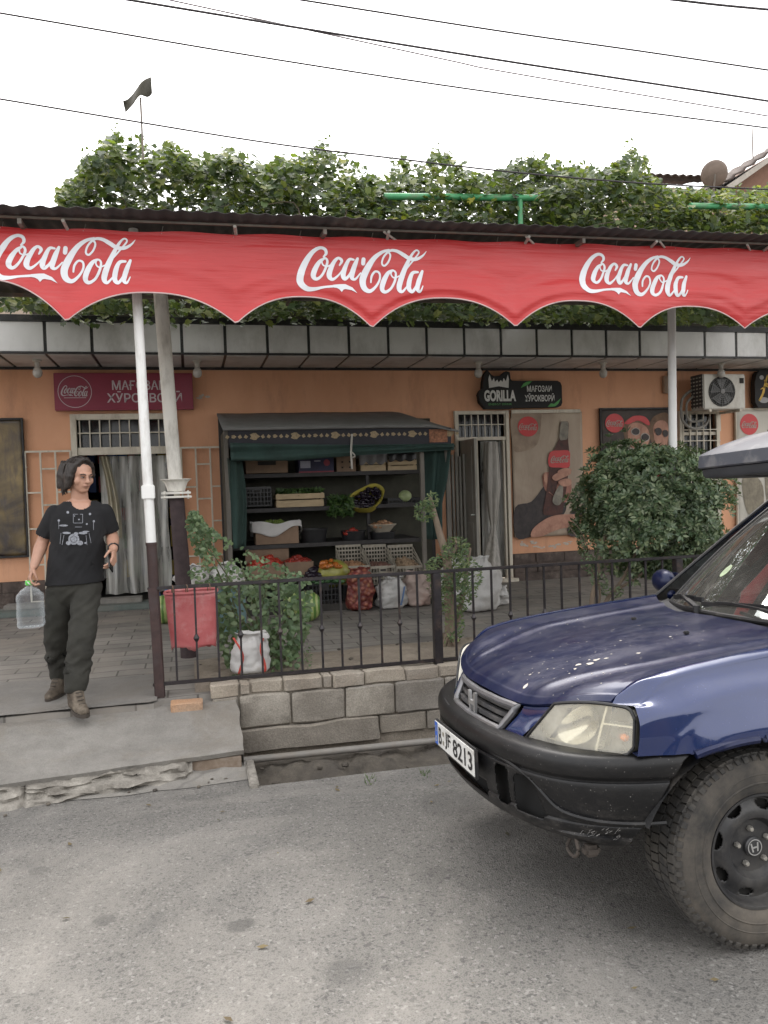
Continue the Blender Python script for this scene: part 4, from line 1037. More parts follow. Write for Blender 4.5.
def leafheap(t, name, mat, x0, x1, y0, y1, z, up, n, s, seed=1, hang=0):
    r = random.Random(seed); b = MB()
    for i in range(n):
        x, y = r.uniform(x0, x1), r.uniform(y0, y1); h = r.random()*up
        d = Vector((r.uniform(-1, 1), r.uniform(-1, 1), r.uniform(-.4, 1))).normalized(); e = d.cross(Vector((r.uniform(-1, 1), r.uniform(-1, 1), .3))).normalized()
        c = Vector((x, y, z+h-(r.random()*hang))); k = s*r.uniform(.6, 1.3)
        b.poly([c-d*k, c+e*k*.4, c+d*k, c-e*k*.4])
    return b.build(name, mat, t, smooth='raw')
leafheap(t, 'herbs', MVEG, x0+.02, x1-.02, 10.09, 10.38, z1-.02, .07, 420, .04)
tt = thing('herb_bunch', 'large bunch of feathery green herbs hanging over the middle shelf', 'herbs', at(340, 506, 10.1), G2)
leafheap(tt, 'foliage', MVEG, at(328, 500, 10.1).x, at(352, 500, 10.1).x, 9.98, 10.25, at(340, 506, 10.1).z-.02, .17, 900, .04, 4, .12)
# yellow sack of aubergines, mouth open
MYEL = simple('sack_yellow', (.42, .36, .06), .6, var=.25, sc=8, bump=.3, bsc=25)
MAUB = simple('aubergine', (.018, .012, .022), .25, var=.4)
c = at(369, 498, 9.98)
tt = thing('produce_sack', 'yellow sack rolled open to show dark aubergines', 'sack', c, G2)
b = MB()
def sack(u, v):
    a = 2*PI*u; k = lerp_tab([(0, .0), (.25, .75), (.5, .95), (.75, 1.0), (.88, 1.05), (1, .85)], v)
    R0 = Matrix.Rotation(-.42, 3, 'Y') @ Matrix.Rotation(R(58), 3, 'X')
    p = Vector((.235*k*math.cos(a), .15*k*math.sin(a)*(1+.1*math.sin(3*a)), -.26+.30*min(v/.88, 1)-.05*max(0, v-.88)/.12))
    return c+Vector((0, .12, 0))+R0 @ p
b.grid(sack, 36, 16, wrap=True); b.build('sack_body', MYEL, tt, solid=.006)
b = MB(); rr = random.Random(2); R0 = Matrix.Rotation(-.42, 3, 'Y') @ Matrix.Rotation(R(58), 3, 'X')
for i in range(60):
    a, q = rr.uniform(0, 6.28), math.sqrt(rr.random()); p = Vector((.19*q*math.cos(a), .115*q*math.sin(a), .0+rr.uniform(-.02, .03)))
    b.ball(c+Vector((0, .12, 0))+R0 @ p, .03, 8, 6, (1.6, .8, .8), Matrix.Rotation(rr.uniform(0, 3), 3, 'Z') @ Matrix.Rotation(rr.uniform(-.6, .6), 3, 'X'))
tag(b.build('aubergines', MAUB, tt), None, None, None, 'stuff')
t, x0, x1, z0, z1 = plastic_crate('shallow_tray', 'shallow dark tray holding one pale cabbage', 388, 421, 499, 506.5, 10.07, .32, MBLKP, G2, 2)
c = at(405, 496, 10.1); b = MB(); b.ball(c, .085, 18, 12, (1, 1, .9), None, .02)
tag(b.build('cabbage', simple('cabbage_pale', (.33, .40, .20), .5, var=.25, sc=14, bump=.3, bsc=30)), 'round pale green cabbage in the tray beside the yellow sack', 'cabbage')
# lower shelf
G3 = 'goods on the lower shelf of the stall'
t, x0, x1, z0, z1 = boxpx('cardboard_box', 'cardboard box of green fruit lined with a white cloth', 'box', 256, 299, 524, 544, 9.97, .36, MKRAFT, G3)
b = MB()
def wc(u, v):
    a = 2*PI*u; ex = (x1-x0)/2+.05; ey = .21; s = 1 if v < .5 else 1
    ca, sa = math.cos(a), math.sin(a); k = 1/max(abs(ca), abs(sa))**.85
    d = v-.3; inn = .86 if v < .3 else 1.0
    z = z1+.02+.02*math.sin(a*5)-(.05*(1-v/.3) if v < .3 else (v-.3)/.7*(.12+.05*math.sin(a*3+1)))
    w = inn*(1+.05*(v-.3)*math.sin(a*9))
    return ((x0+x1)/2+ex*k*ca*w, 9.97+.18+ey*k*sa*w, z)
b.grid(wc, 60, 10, wrap=True); b.build('cloth', MWHCL, t, solid=.004)
b = MB(); heap(b, (x0+x1)/2, 10.15, z1-.03, x1-x0-.04, .32, 70, .035, up=.06); tag(b.build('green_fruit', simple('green_fruit', (.16, .22, .05), .4, var=.4, sc=20), t), None, None, None, 'stuff')
def tub(name, label, px, py0, py1, w, Yf, mat, group, cat='tub'):
    c = at(px, py1, Yf); c.y = Yf+w/2; h = at(px, py0, Yf).z-c.z
    t = thing(name, label, cat, c, group); b = MB()
    b.lathe([(0, 0), (w*.40, 0), (w*.5, h), (w*.53, h+.005), (w*.53, h+.012), (w*.47, h+.008), (w*.39, .015), (0, .015)], c, seg=28); b.build('tub_body', mat, t); return t, c, h
t, c, h = tub('tub', 'empty round black tub on the lower shelf', 316, 530, 543, .36, 9.97, MBLKP, G3)
t, c, h = tub('tub', 'round black tub with a few tomatoes on the lower shelf', 356, 532, 543, .32, 9.97, MBLKP, G3)
MTOM = simple('tomato', (.36, .035, .02), .3, var=.35, sc=14)
b = MB(); heap(b, c.x-.03, c.y-.02, c.z+h-.02, .22, .2, 14, .03, up=.05); tag(b.build('tomatoes', MTOM, t), None, None, None, 'stuff')
t, c, h = tub('tub', 'round black tub under the pale bowl', 386, 533, 544, .33, 9.97, MBLKP, G3)
cc = Vector((c.x, c.y, c.z+h+.003)); t = thing('bowl', 'pale bowl heaped with brown onions on the black tub', 'bowl', cc, G3)
b = MB(); b.lathe([(0, 0), (.09, 0), (.15, .07), (.185, .10), (.18, .108), (.14, .075), (.08, .01), (0, .01)], cc, seg=28); b.build('bowl_body', simple('bowl_cream', (.46, .41, .33), .4), t)
MON = simple('brown_onion', (.36, .20, .11), .45, var=.4, sc=18)
b = MB(); heap(b, cc.x, cc.y, cc.z+.085, .30, .28, 46, .03, up=.05); tag(b.build('onions', MON, t), None, None, None, 'stuff')
# ------------------------------------------------------------------ bottom display
G4 = 'goods at the foot of the stall'
YB = 9.52
t, x0, x1, z0, z1 = boxpx('cardboard_box', 'open cardboard box of red tomatoes under the lower shelf', 'box', 250, 285, 565, 580, YB+.1, .36, MKRAFT, G4)
b = MB(); heap(b, (x0+x1)/2, YB+.27, z1-.03, x1-x0, .34, 60, .045, up=.13, rnd=random.Random(3)); tag(b.build('tomatoes', MTOM, t), None, None, None, 'stuff')
b = MB(); b.box2((x0-.02, YB+.46, z0), (x1+.1, YB+.475, z1+.18)); b.build('flap', MKRAFT, t)
t, x0, x1, z0, z1 = boxpx('cardboard_box', 'open cardboard box of red peppers to the right of the tomatoes', 'box', 286, 314, 562, 580, YB+.14, .36, MKRAFT, G4)
b = MB(); heap(b, (x0+x1)/2, YB+.32, z1-.02, x1-x0, .3, 40, .04, (1.2, .8, .8), up=.08); tag(b.build('peppers', simple('red_pepper', (.27, .03, .02), .3, var=.4, sc=12), t), None, None, None, 'stuff')
t, x0, x1, z0, z1 = plastic_crate('plastic_crate', 'black plastic crate of aubergines and cucumbers beside the watermelon', 309, 340, 584, 606, YS-.02, .36, MBLKP, G4)
b = MB(); heap(b, (x0+x1)/2-.02, YS+.2, z1+.05, x1-x0, .4, 46, .045, (2.2, .8, .8), up=.14, rnd=random.Random(8)); tag(b.build('aubergines', MAUB, t), None, None, None, 'stuff')
b = MB(); heap(b, (x0+x1)/2+.05, YS+.06, z1+.02, x1-x0, .2, 26, .03, (3.2, .9, .9), up=.07, rnd=random.Random(9)); tag(b.build('cucumbers', simple('cucumber', (.05, .12, .045), .4, var=.4, sc=14), t), None, None, None, 'stuff')
c = at(335, 570, YS+.02); tt = thing('produce_bag', 'clear yellow bag of yellow and red peppers beside the cream crates', 'bag', c, G4)
b = MB(); b.ball(c+Vector((0, .1, -.05)), .2, 20, 14, (1, .8, .85), None, .03); b.build('bag_film', simple('bag_yellow', (.30, .29, .06), .35, var=.35, sc=9, bump=.3, bsc=20), tt)
b = MB(); heap(b, c.x-.06, c.y+.02, c.z+.04, .25, .2, 14, .04, (1.4, .8, .8), up=.09, rnd=random.Random(4)); tag(b.build('peppers', simple('orange_pepper', (.42, .13, .02), .3, var=.4, sc=12), tt), None, None, None, 'stuff')
for lab_, pxs, mt, yy in (('cream plastic crate of brown onions, leftmost of the three leaning crates', (343, 370), MON, 0), ('cream plastic crate with few dark onions, middle of the three leaning crates', (371, 396), simple('dark_onion', (.17, .09, .07), .5, var=.4, sc=18), .02), ('cream plastic crate heaped with potatoes, rightmost of the three leaning crates', (397, 424), simple('potato', (.27, .19, .12), .8, var=.3, sc=18), .03)):
    t, x0, x1, z0, z1 = plastic_crate('plastic_crate', lab_, pxs[0], pxs[1], 567, 584, YB-.02+yy, .42, MCRATE, G4, 3)
    # raised back half of the crate leaning towards the shelf
    b = MB(); zb = z1+.23
    for k in range(5): z = z1+.02+.05*k; b.box2((x0+.005, YB+.43+yy, z-.008), (x1-.005, YB+.445+yy, z+.010 if k < 4 else z+.03), .002)
    for i in range(9): x = x0+.005+(x1-x0-.02)*i/8; b.box2((x, YB+.431+yy, z1), (x+.011, YB+.444+yy, zb), .001)
    for s in (x0+.002, x1-.014):
        for k in range(4): b.bar((s+.006, YB+.02+yy, z1+.0+.004*k), (s+.006, YB+.43+yy, z1+.05+.055*k), .010, .012)
    b.build('crate_back', MCRATE, t)
    b = MB(); heap(b, (x0+x1)/2, YB+.24+yy, z1-.01, x1-x0-.03, .38, 60 if 'few' not in lab_ else 36, .034, up=.12 if 'heaped' in lab_ else .05, rnd=random.Random(6)); tag(b.build('produce', mt, t), None, None, None, 'stuff')
    if 'few' in lab_ or 'heaped' in lab_:
        b = MB(); b.box2((x0+.01, YB-.02+yy, TZ+.06), (x1-.01, YB+.38+yy, z0-.003), .01); b.build('crate_stand', MBLKP, t)
    else:
        b = MB(); b.box2((x0+.01, YB+.05+yy, TZ+.06), (x1-.01, YB+.38+yy, z0-.003), .01); b.build('crate_stand', MBLKP, t)
# sacks on the ground in front
def sackmesh(name, c, w, d, h, mat, parent, lumps=.03, lean=0.0, neck=.55, seed=0.0, seg=36):
    b = MB()
    def f(u, v):
        a = 2*PI*u; k = lerp_tab([(0, 0), (.02, .82), (.10, 1.0), (.45, 1.04), (.72, .92), (.88, neck), (.94, neck*.8), (1, neck*1.15)], v)
        sq = 1/max(abs(math.cos(a)), abs(math.sin(a)))**.35
        n_ = lumps*(nz(math.cos(a)*1.5+seed, math.sin(a)*1.5, v*3, 1)*2+nz(math.cos(a)*4+seed, math.sin(a)*4, v*8, 1))
        r = k*sq; z = h*v
        return c+Vector(((w/2*r+n_*(k > .1))*math.cos(a)+lean*v*v, (d/2*r+n_*(k > .1))*math.sin(a), z+(.5*n_ if v > .8 else 0)))
    b.grid(f, seg, 30, wrap=True); b.bm.verts.ensure_lookup_table()
    return b.build(name, mat, parent, ang=70)
def m_net():
    t = NT('red_net_sack'); v = t.vor(17, 'F1'); c = t.ramp(v, .1, .55, (.42, .17, .10), (.16, .03, .025))
    vv = t.n('ShaderNodeTexVoronoi'); vv.inputs['Scale'].default_value = 17; t.l(t.coord(), vv.inputs['Vector'])
    c = t.mix(.25, c, vv.outputs['Color'], 'MULTIPLY'); t.bump(t.math('SUBTRACT', 1.0, v), .9, .03); return t.set(c, .5)
def m_woven(name, col, dirt):
    t = NT(name); c = t.ramp(t.noise(4, 5, .6), .3, .7, tuple(x*.82 for x in col), tuple(min(.8, x*1.1) for x in col))
    c = t.mix(t.math('MULTIPLY', t.ramp(t.noise(2.5, 6, .7), .52, .72), .55), c, dirt)
    nb = t.bump(t.noise(12, 4, .6), .55, .02); t.bump(t.noise(220, 2, .5), .2, .003, nb); return t.set(c, .6)
MWOV = m_woven('woven_white', (.50, .49, .475), (.33, .28, .23))
p = at(361, 607, YS-.14); p.z = TZ; tt = thing('onion_sack', 'upright red net sack full of onions', 'sack', p, G4); sackmesh('sack_body', p, .32, .24, .50, m_net(), tt, .02, 0, .75)
p = at(391.5, 606, YS-.16); p.z = TZ; tt = thing('woven_sack', 'plump white woven sack with a blue stripe beside the onion net', 'sack', p, G4); sackmesh('sack_body', p, .36, .26, .37, MWOV, tt, .03, .05, .55, 3)
b = MB(); b.grid(lambda u, v: p+Vector((.07+.05*v, -.142-.012*math.sin(v*3)-.004*u, .05+.22*v))+Vector((.02*u, 0, 0)), 1, 10); b.build('stripe', simple('stripe_blue', (.10, .17, .32), .6), tt)
p = at(418, 604, YS-.12); p.z = TZ; tt = thing('woven_sack', 'pinkish net sack standing beneath the potato crate', 'sack', p, G4); sackmesh('sack_body', p, .33, .26, .42, m_woven('net_pink', (.42, .33, .29), (.36, .16, .12)), tt, .03, 0, .7, 6)
G5 = 'white sacks by the right door'
p = at(478, 603, 8.6); p.z = TZ; tt = thing('woven_sack', 'large crumpled white sack in front of the open door', 'sack', p, G5); sackmesh('sack_body', p, .50, .36, .62, MWOV, tt, .035, .06, .35, 9)
p = at(459, 602, 8.95); p.z = TZ; tt = thing('woven_sack', 'white sack partly hidden behind the slim shrub trunk', 'sack', p, G5); sackmesh('sack_body', p, .42, .34, .60, MWOV, tt, .03, -.03, .5, 12)
p = at(497, 602, 8.95); p.z = TZ; tt = thing('woven_sack', 'small flattened white sack at the right of the door sacks', 'sack', p, G5); sackmesh('sack_body', p, .24, .22, .22, MWOV, tt, .04, .0, .6, 15)
# watermelons
def m_melon():
    t = NT('watermelon_skin'); w = t.n('ShaderNodeTexWave', wave_type='BANDS', bands_direction='X'); w.inputs['Scale'].default_value = 5.5; w.inputs['Distortion'].default_value = 3.0; w.inputs['Detail'].default_value = 3
    t.l(t.coord(), w.inputs['Vector']); c = t.ramp(w.outputs['Fac'], .35, .65, (.10, .20, .045), (.36, .43, .16)); return t.set(c, .35)
MMEL = m_melon()
for px, py, Y, r, l in ((308, 612, 8.75, .155, 'striped watermelon on the paving beside the black crate'), (296, 610, 9.0, .15, 'striped watermelon mostly behind the leafy shrub'), (163, 606, 9.3, .15, 'striped watermelon standing behind the column at the left')):
    c = at(px, py, Y); c.z = TZ+r*1.02
    b = MB(); b.ball((0, 0, 0), r, 24, 16, (1.0, 1.0, 1.12), Matrix.Rotation(.35, 3, 'X') @ Matrix.Rotation(.3, 3, 'Y'))
    o = b.build('watermelon', MMEL); o.location = c; tag(o, l, 'watermelon', 'watermelons on the paving')
# low table with white sacks behind the leafy shrub
p = at(212, 610, 8.4); p.z = TZ
t = thing('low_table', 'low teal table carrying white sacks behind the leafy shrub', 'table', p)
zt = at(212, 585, 8.4).z; b = MB(); b.box2((p.x-.32, 8.3, zt-.04), (p.x+.36, 8.8, zt), .006); b.build('table_top', MWOODG, t)
b = MB(); b.box2((p.x-.30, 8.32, TZ), (p.x+.34, 8.34, zt-.04)); b.build('front_board', simple('board_teal', (.10, .17, .17), .7), t)
for sx in (-.29, .31):
    for sy in (8.35, 8.75): b = MB(); b.box2((p.x+sx, sy, TZ), (p.x+sx+.04, sy+.04, zt-.04)); b.build('leg', MWOODG, t)
for i, (dx, l) in enumerate(((-.18, 'white sack lying on the low table, left one'), (.16, 'white sack lying on the low table, right one'))):
    c = Vector((p.x+dx, 8.5, zt)); tt = thing('woven_sack', l, 'sack', c, 'white sacks on the low table'); sackmesh('sack_body', c, .34, .32, .20, MWOV, tt, .03, 0, .5, 20+i*3)
# pack of blue water bottles by the left door
p = at(166, 592, 9.6); p.z = TZ
for i in range(3):
    c = Vector((p.x-.10+.105*i, 9.6, TZ)); t = thing('water_bottle', 'large blue tinted water bottle by the left door frame', 'bottle', c, 'blue water bottles')
    b = MB(); b.lathe([(0, 0), (.045, 0), (.05, .02), (.05, .13), (.046, .15), (.05, .17), (.05, .26), (.035, .31), (.018, .34), (.018, .36), (0, .36)], c, seg=16); b.build('bottle_body', simple('bottle_blue', (.05, .14, .30), .15, var=.1) if i == 0 else bpy.data.materials['bottle_blue'], t)
    b = MB(); b.lathe([(0, .355), (.02, .355), (.02, .385), (0, .385)], c, seg=12); b.build('cap', bpy.data.materials['sign_white'], t)
# ================================================================== canopy over the pavement
YP = 5.93
MPOST = simple('post_white', (.70, .70, .685), .45, var=.08, sc=5, bump=.05, dirt=(.36, .33, .30), dsc=6, damt=(.54, .8), stretch=(1, 1, .3))
MRUST = simple('post_rust', (.042, .022, .020), .7, var=.4, sc=14, bump=.2, dirt=(.045, .03, .03), dsc=6)
can = thing('street_canopy', 'long corrugated sheet canopy on thin white posts over the shop front', 'canopy', (0, YP, TZ))
ptop = {}
def post(px0, py0, px1, py1, wtop, Y, zfoot):
    rw = 1 if Y < 6.5 else 1.1
    a, c = at(px0, py0, Y), at(px1, py1, Y); d = c-a
    foot = a+d*((zfoot-a.z)/d.z); top = a+d*((3.52-a.z)/d.z)
    brk = a+d*((at(px1, 545, Y).z-a.z)/d.z) if px0 < 300 else foot
    b = MB(); b.tube([top, brk], [.034*rw, .036*rw], 14); o = b.build('post', MPOST, can)
    if px0 < 300:
        b = MB(); b.tube([brk, foot], [.0365, .038], 14); b.tube([brk+(top-brk).normalized()*.02, brk], .041, 14); b.build('post_sleeve', MRUST, o)
        q = a+d*((at(150, 492, Y).z-a.z)/d.z); b = MB(); b.box(q, (.09, .088, .10), None, .006); b.build('clamp', MPOST, o)
    return top
t1 = post(137, 296, 154, 590, .03, YP, TZ)
t2 = post(671.5, 308, 673, 455, .03, 6.75, TZ)
# roof sheet: corrugated, falling very slightly to the back
RY0, RY1 = 5.52, 7.95
zl, zr = at(0, 204.5, RY0).z, at(768, 234.5, RY0).z; xa, xb = at(0, 208, RY0).x, at(768, 237, RY0).x
def rz(x, y): return zl+(zr-zl)*(x-xa)/(xb-xa)+.01*(y-RY0)
b = MB(); NX = 1260
def sheet(u, v):
    x = -5+14*u; y = RY0+(RY1-RY0)*v; return (x, y+(.012*nz(x*1.5, 0, 0) if v == 0 else 0), rz(x, y)+.006*math.sin(x*2*PI/.11)+.010*nz(x*.8, y, 0))
b.grid(sheet, NX, 6)
b.build('roof_sheet', simple('sheet_dark', (.055, .050, .050), .7, .2, var=.35, sc=3, dirt=(.10, .085, .075), dsc=4, stretch=(1, .3, 1)), can, ang=80, solid=.003)
MFRL = simple('strut_pale', (.42, .40, .36), .5, var=.2)
MFR = simple('frame_tube', (.15, .13, .11), .55, .2, var=.25, sc=9, dirt=(.20, .13, .09), dsc=7)
b = MB(); b.bar((-5, RY0+.16, rz(-5, RY0)-.024), (9, RY0+.16, rz(9, RY0)-.024), .014, .014)
b.bar((-5, 6.6, rz(-5, 6)-.04), (9, 6.6, rz(9, 6)-.04), .03, .03); b.bar((-5, RY1-.1, rz(-5, RY1)-.04), (9, RY1-.1, rz(9, RY1)-.04), .03, .03)
b.build('purlins', MFR, can)
bt = lambda x: (at(0, 226.5, 5.75).z+(at(768, 249.5, 5.75).z-at(0, 226.5, 5.75).z)*(x-at(0, 226.5, 5.75).x)/(at(768, 249.5, 5.75).x-at(0, 226.5, 5.75).x))
b = MB(); b.tube([(-5, 5.80, bt(-5)-.02), (2, 5.80, bt(2)-.02), (9, 5.80, bt(9)-.02)], .018, 8); b.build('front_rail', MFR, can)
for px in (66, 233, 383, 520, 645, 757): 
    b = MB(); x = at(px, 220, 5.80).x; b.tube([(x, RY0+.12, rz(x, RY0)-.045), (x+.02, 5.80, bt(x)-.02)], .012, 6); b.build('strut', MFRL, can)
for px in (392, 530, 660, 745): b = MB(); x = at(px, 230, 5.8).x; b.tube([(x-.10, RY0+.13, rz(x, RY0)-.045), (x+.06, 5.80, bt(x)-.02)], .009, 6); b.build('strut', MFRL, can)
for x in (-1, 1, 3, 5): b = MB(); b.bar((x, RY0+.1, rz(x, 6)-.07), (x, RY1-.05, rz(x, 7)-.07), .025, .035); b.build('rafter', MFR, can)
# ------------------------------------------------------------------ red banner
YBN = 5.74
tips = [at(px, py, YBN) for px, py in ((68, 324), (236, 325), (371, 329), (512, 329), (637, 329.5), (743, 329))]
peaks = [at(px, py, YBN) for px, py in ((2, 282), (152, 295), (303, 298), (441, 300), (575, 303), (690, 307), (790, 310))]
# regular scallop spacing carried on beyond the frame
tx = [p.x for p in tips]; step = (tx[-1]-tx[0])/5
tx = [tx[0]-step*k for k in range(4, 0, -1)]+tx+[tx[-1]+step*k for k in range(1, 4)]
def tipz(x): return lerp_tab([(p.x, p.z) for p in tips], x)
def pkz(x): return lerp_tab([(p.x, p.z) for p in peaks], x)
def botz(x):
    for a, c in zip(tx, tx[1:]):
        if a <= x <= c:
            t = (x-a)/(c-a); s = abs(2*t-1); return pkz((a+c)/2)-(pkz((a+c)/2)-(tipz(a)*(1-t)+tipz(c)*t))*s**2.4
    return tipz(x)
BX0, BX1 = tx[0], tx[-1]
def bdisp(x, v, lo):
    f = .022*nz(x*.45, v*3.2, 1.0)+.010*nz(x*.7, v*9, 4)+.005*nz(x*3, v*7, 8)
    return f*(.3+v)+.03*math.sin(x*1.9)*v*v-.05*v
def bpt(x, v, lift=0.0):
    t = bt(x)-.012*abs(math.sin(PI*(x-BX0)/.62))**2; z = t+(botz(x)-t)*v
    return Vector((x, YBN+bdisp(x, min(1, v), 0)-lift, z))
ban = thing('scalloped_banner', 'long red vinyl banner with scalloped lower edge and white script lettering', 'banner', (2, YBN, 3.0))
def m_vinyl():
    t = NT('banner_red'); c = t.ramp(t.noise(.9, 5, .6, (1, 1, 2.5)), .3, .7, (.38, .017, .018), (.46, .028, .029))
    c = t.mix(t.math('MULTIPLY', t.ramp(t.noise(1.6, 6, .7, (.5, 1, 5)), .52, .75), .30), c, (.52, .16, .16))
    t.bump(t.noise(3.0, 4, .55, (.30, 1, 6)), .45, .02); return t.set(c, .42)
b = MB(); N = 520
b.grid(lambda u, v: bpt(BX0+(BX1-BX0)*u, v), N, 26); b.build('vinyl', m_vinyl(), ban, ang=90)
b = MB()
for i in range(N):
    u0, u1 = i/N, (i+1)/N; x0, x1 = BX0+(BX1-BX0)*u0, BX0+(BX1-BX0)*u1
    p, q = bpt(x0, 1, .002), bpt(x1, 1, .002); b.face([b.v(p+Vector((0, 0, .006))), b.v(q+Vector((0, 0, .006))), b.v(q-Vector((0, 0, .004))), b.v(p-Vector((0, 0, .004)))])
bmesh.ops.remove_doubles(b.bm, verts=b.bm.verts, dist=.0003)
b.build('hem', simple('hem_white', (.46, .34, .33), .5), ban, ang=90, solid=.002)
MLET = simple('vinyl_white', (.64, .65, .68), .42, var=.06, sc=3)
def vof(x, z):
    t = bt(x)-.012*abs(math.sin(PI*(x-BX0)/.62))**2; return (t-z)/(t-botz(x))
def logo_at(px0, px1, py0, py1, dy):
    """script lettering between photo columns px0..px1, its top py0 and bottom py1 (dy drop across)"""
    x0, x1 = at(px0, (py0+py1)/2, YBN).x, at(px1, (py0+py1)/2, YBN).x
    zt0, zb0 = at(px0, py0, YBN).z, at(px0, py1, YBN).z; zt1, zb1 = at(px1, py0+dy, YBN).z, at(px1, py1+dy, YBN).z
    def fn(u, v, l):
        x = x0+(x1-x0)*u; z = (zt0+(zb0-zt0)*v)*(1-u)+(zt1+(zb1-zt1)*v)*u
        return bpt(x, vof(x, z), .0025+l)
    b = MB(); script_logo(b, fn, .0001); return b.build('lettering', MLET, ban, ang=90)
logo_at(-8, 136.5, 234, 285, 1.5)
logo_at(296.5, 426.5, 246.5, 294, 1.0)
logo_at(577, 690, 253, 297, 1.0)
x3 = at(633, 275, YBN).x-at(361, 270, YBN).x
b = MB(); xc = at(633, 275, YBN).x+x3
def fnr(u, v, l): x = xc-.47+.94*u; z = bt(x)-.10-.33*v; return bpt(x, vof(x, z), .004+l)
script_logo(b, fnr, .0005); b.build('lettering', MLET, ban, ang=90)
b = MB()
for k in range(26):
    x = BX0+.3+k*.5+.05*nz(k*3.3, 0, 0); p = bpt(x, .03, .004); b.tube([p, Vector((x, 5.80, bt(x)+.012)), Vector((x+.01, 5.8, bt(x)+.05))], .003, 5)
b.build('ties', simple('tie_wire', (.30, .29, .27), .5, .4), ban)
# ================================================================== grape pergola
YC = 7.3
MPIPE = simple('column_cream', (.76, .74, .68), .55, var=.08, sc=5, bump=.1, dirt=(.26, .23, .19), dsc=4, damt=(.5, .75), stretch=(1, 1, .3))
a, c = at(161, 300, YC), at(176, 490, YC); d = c-a; f = lambda z: a+d*((z-a.z)/d.z)
zpl = at(174, 497, YC).z
col = thing('pergola_column', 'thick cream pipe column on a flange over a dark post stub', 'column', f(TZ))
b = MB(); b.tube([f(3.75), f(zpl+.05)], [.062, .060], 18); b.build('pipe', MPIPE, col)
b = MB(); q = f(zpl); b.lathe([(.0, .05), (.075, .05), (.085, .09), (.10, .125), (.125, .15), (.135, .152), (.135, .158), (.06, .158)], q, seg=20); b.box(q+Vector((0, 0, .035)), (.25, .22, .02), None, .003); b.box(q+Vector((0, 0, -.0)), (.26, .23, .018), None, .003)
for s in (-1, 1):
    for y in (-1, 1): b.tube([q+Vector((.1*s, .08*y, -.02)), q+Vector((.1*s, .08*y, .055))], .009, 6)
b.build('flange', MPIPE, col)
b = MB(); b.tube([f(zpl-.01), f(TZ-.02)], [.065, .075], 14); b.build('stub', simple('stub_dark', (.05, .032, .034), .75, var=.4, sc=10, bump=.3), col)
MGRP = simple('green_pipe', (.055, .27, .11), .5, var=.2, sc=9, dirt=(.16, .13, .09), dsc=6)
YG = 8.25
per = thing('pergola_frame', 'green painted pipe frame carrying the grapevine behind the canopy', 'pergola', (1.5, YG, TZ))
za = at(455, 197, YG).z
b = MB(); b.tube([at(384, 196.5, YG), at(455, 197, YG), at(537, 198, YG)], .036, 12); b.tube([at(690, 206, YG), at(768, 207, YG), at(830, 207, YG)], .036, 12); b.build('top_rail', MGRP, per)
for px in (520,): 
    p = at(px, 200, YG); b = MB(); b.tube([p, (p.x, YG, 3.78)], .028, 10); b.build('upright', MGRP, per)
b = MB()
for z, y in ((3.72, 8.4), (3.95, 9.7)): b.tube([(-2, y, z), (8, y, z+.02)], .03, 10)
for x in (-2, -.2, 1.6, 3.4, 5.2): b.tube([(x, 7.25, 3.70), (x, 9.95, 4.0)], .025, 8)
b.build('beams', MGRP, per)
for x in (-3.4, 9.0): b = MB(); b.tube([(x, 8.4, TZ), (x, 8.4, 3.75)], .04, 10); b.build('upright', MGRP, per)
# ------------------------------------------------------------------ vine leaves
MVINE = leafmat('vine_leaf', [(.012, .025, .011), (.024, .046, .018), (.042, .072, .027), (.070, .106, .036), (.11, .14, .045), (.18, .19, .05)], .6, .33)
MVINEY = leafmat('vine_leaf_yellow', [(.10, .17, .025), (.19, .23, .03), (.30, .27, .035)], .5, .45)
MBARK = simple('vine_bark', (.10, .075, .055), .9, var=.4, sc=20, bump=.6, stretch=(1, 1, .3))
def leaf(b, c, d, up, s, lobes=True):
    """one folded leaf: d points to the tip"""
    d = d.normalized(); e = d.cross(up)
    if e.length < 1e-4: e = d.cross(Vector((1, 0, .3)))
    e.normalize(); n = e.cross(d)
    if lobes == 2: half = [(0, -.5), (.27, -.38), (.40, -.02), (.27, .36), (0, .62)]
    elif lobes: half = [(0, -.35), (.38, -.45), (.55, -.05), (.42, .12), (.40, .50), (.18, .42), (0, .75)]
    else: half = [(0, -.6), (.22, -.2), (.25, .15), (0, .7)]
    mid0, mid1 = b.v(c+d*s*half[0][1]), b.v(c+d*s*half[-1][1]-n*s*.12)
    for sg in (-1, 1):
        vs = [b.v(c+e*sg*x*s+d*y*s+n*s*.16*x-n*s*.08*max(0, y)) for x, y in half[1:-1]]
        b.face([mid0]+vs+[mid1] if sg > 0 else [mid1]+vs[::-1]+[mid0])
prof = [(60, 192), (75, 175), (95, 152), (112, 140), (122, 132), (135, 140), (150, 150), (172, 148), (185, 160), (200, 163), (215, 155), (232, 153), (250, 160), (268, 165), (292, 160), (308, 158), (320, 146), (336, 155), (350, 160), (366, 172), (380, 186), (390, 172), (405, 166), (420, 168), (440, 152), (455, 166), (475, 175), (490, 178), (505, 170), (525, 160), (545, 162), (565, 170), (590, 170), (605, 174), (620, 160), (633, 152), (645, 160), (655, 183), (668, 192), (700, 193), (725, 191), (745, 193), (768, 194), (800, 190), (900, 190)]
rnd = random.Random(21)
vine = thing('grapevine', 'dense green grapevine spread over the pergola above the canopy roof', 'vine', (1.5, 8.9, TZ))
b = MB(); by = MB(); nl = 0
centers = []
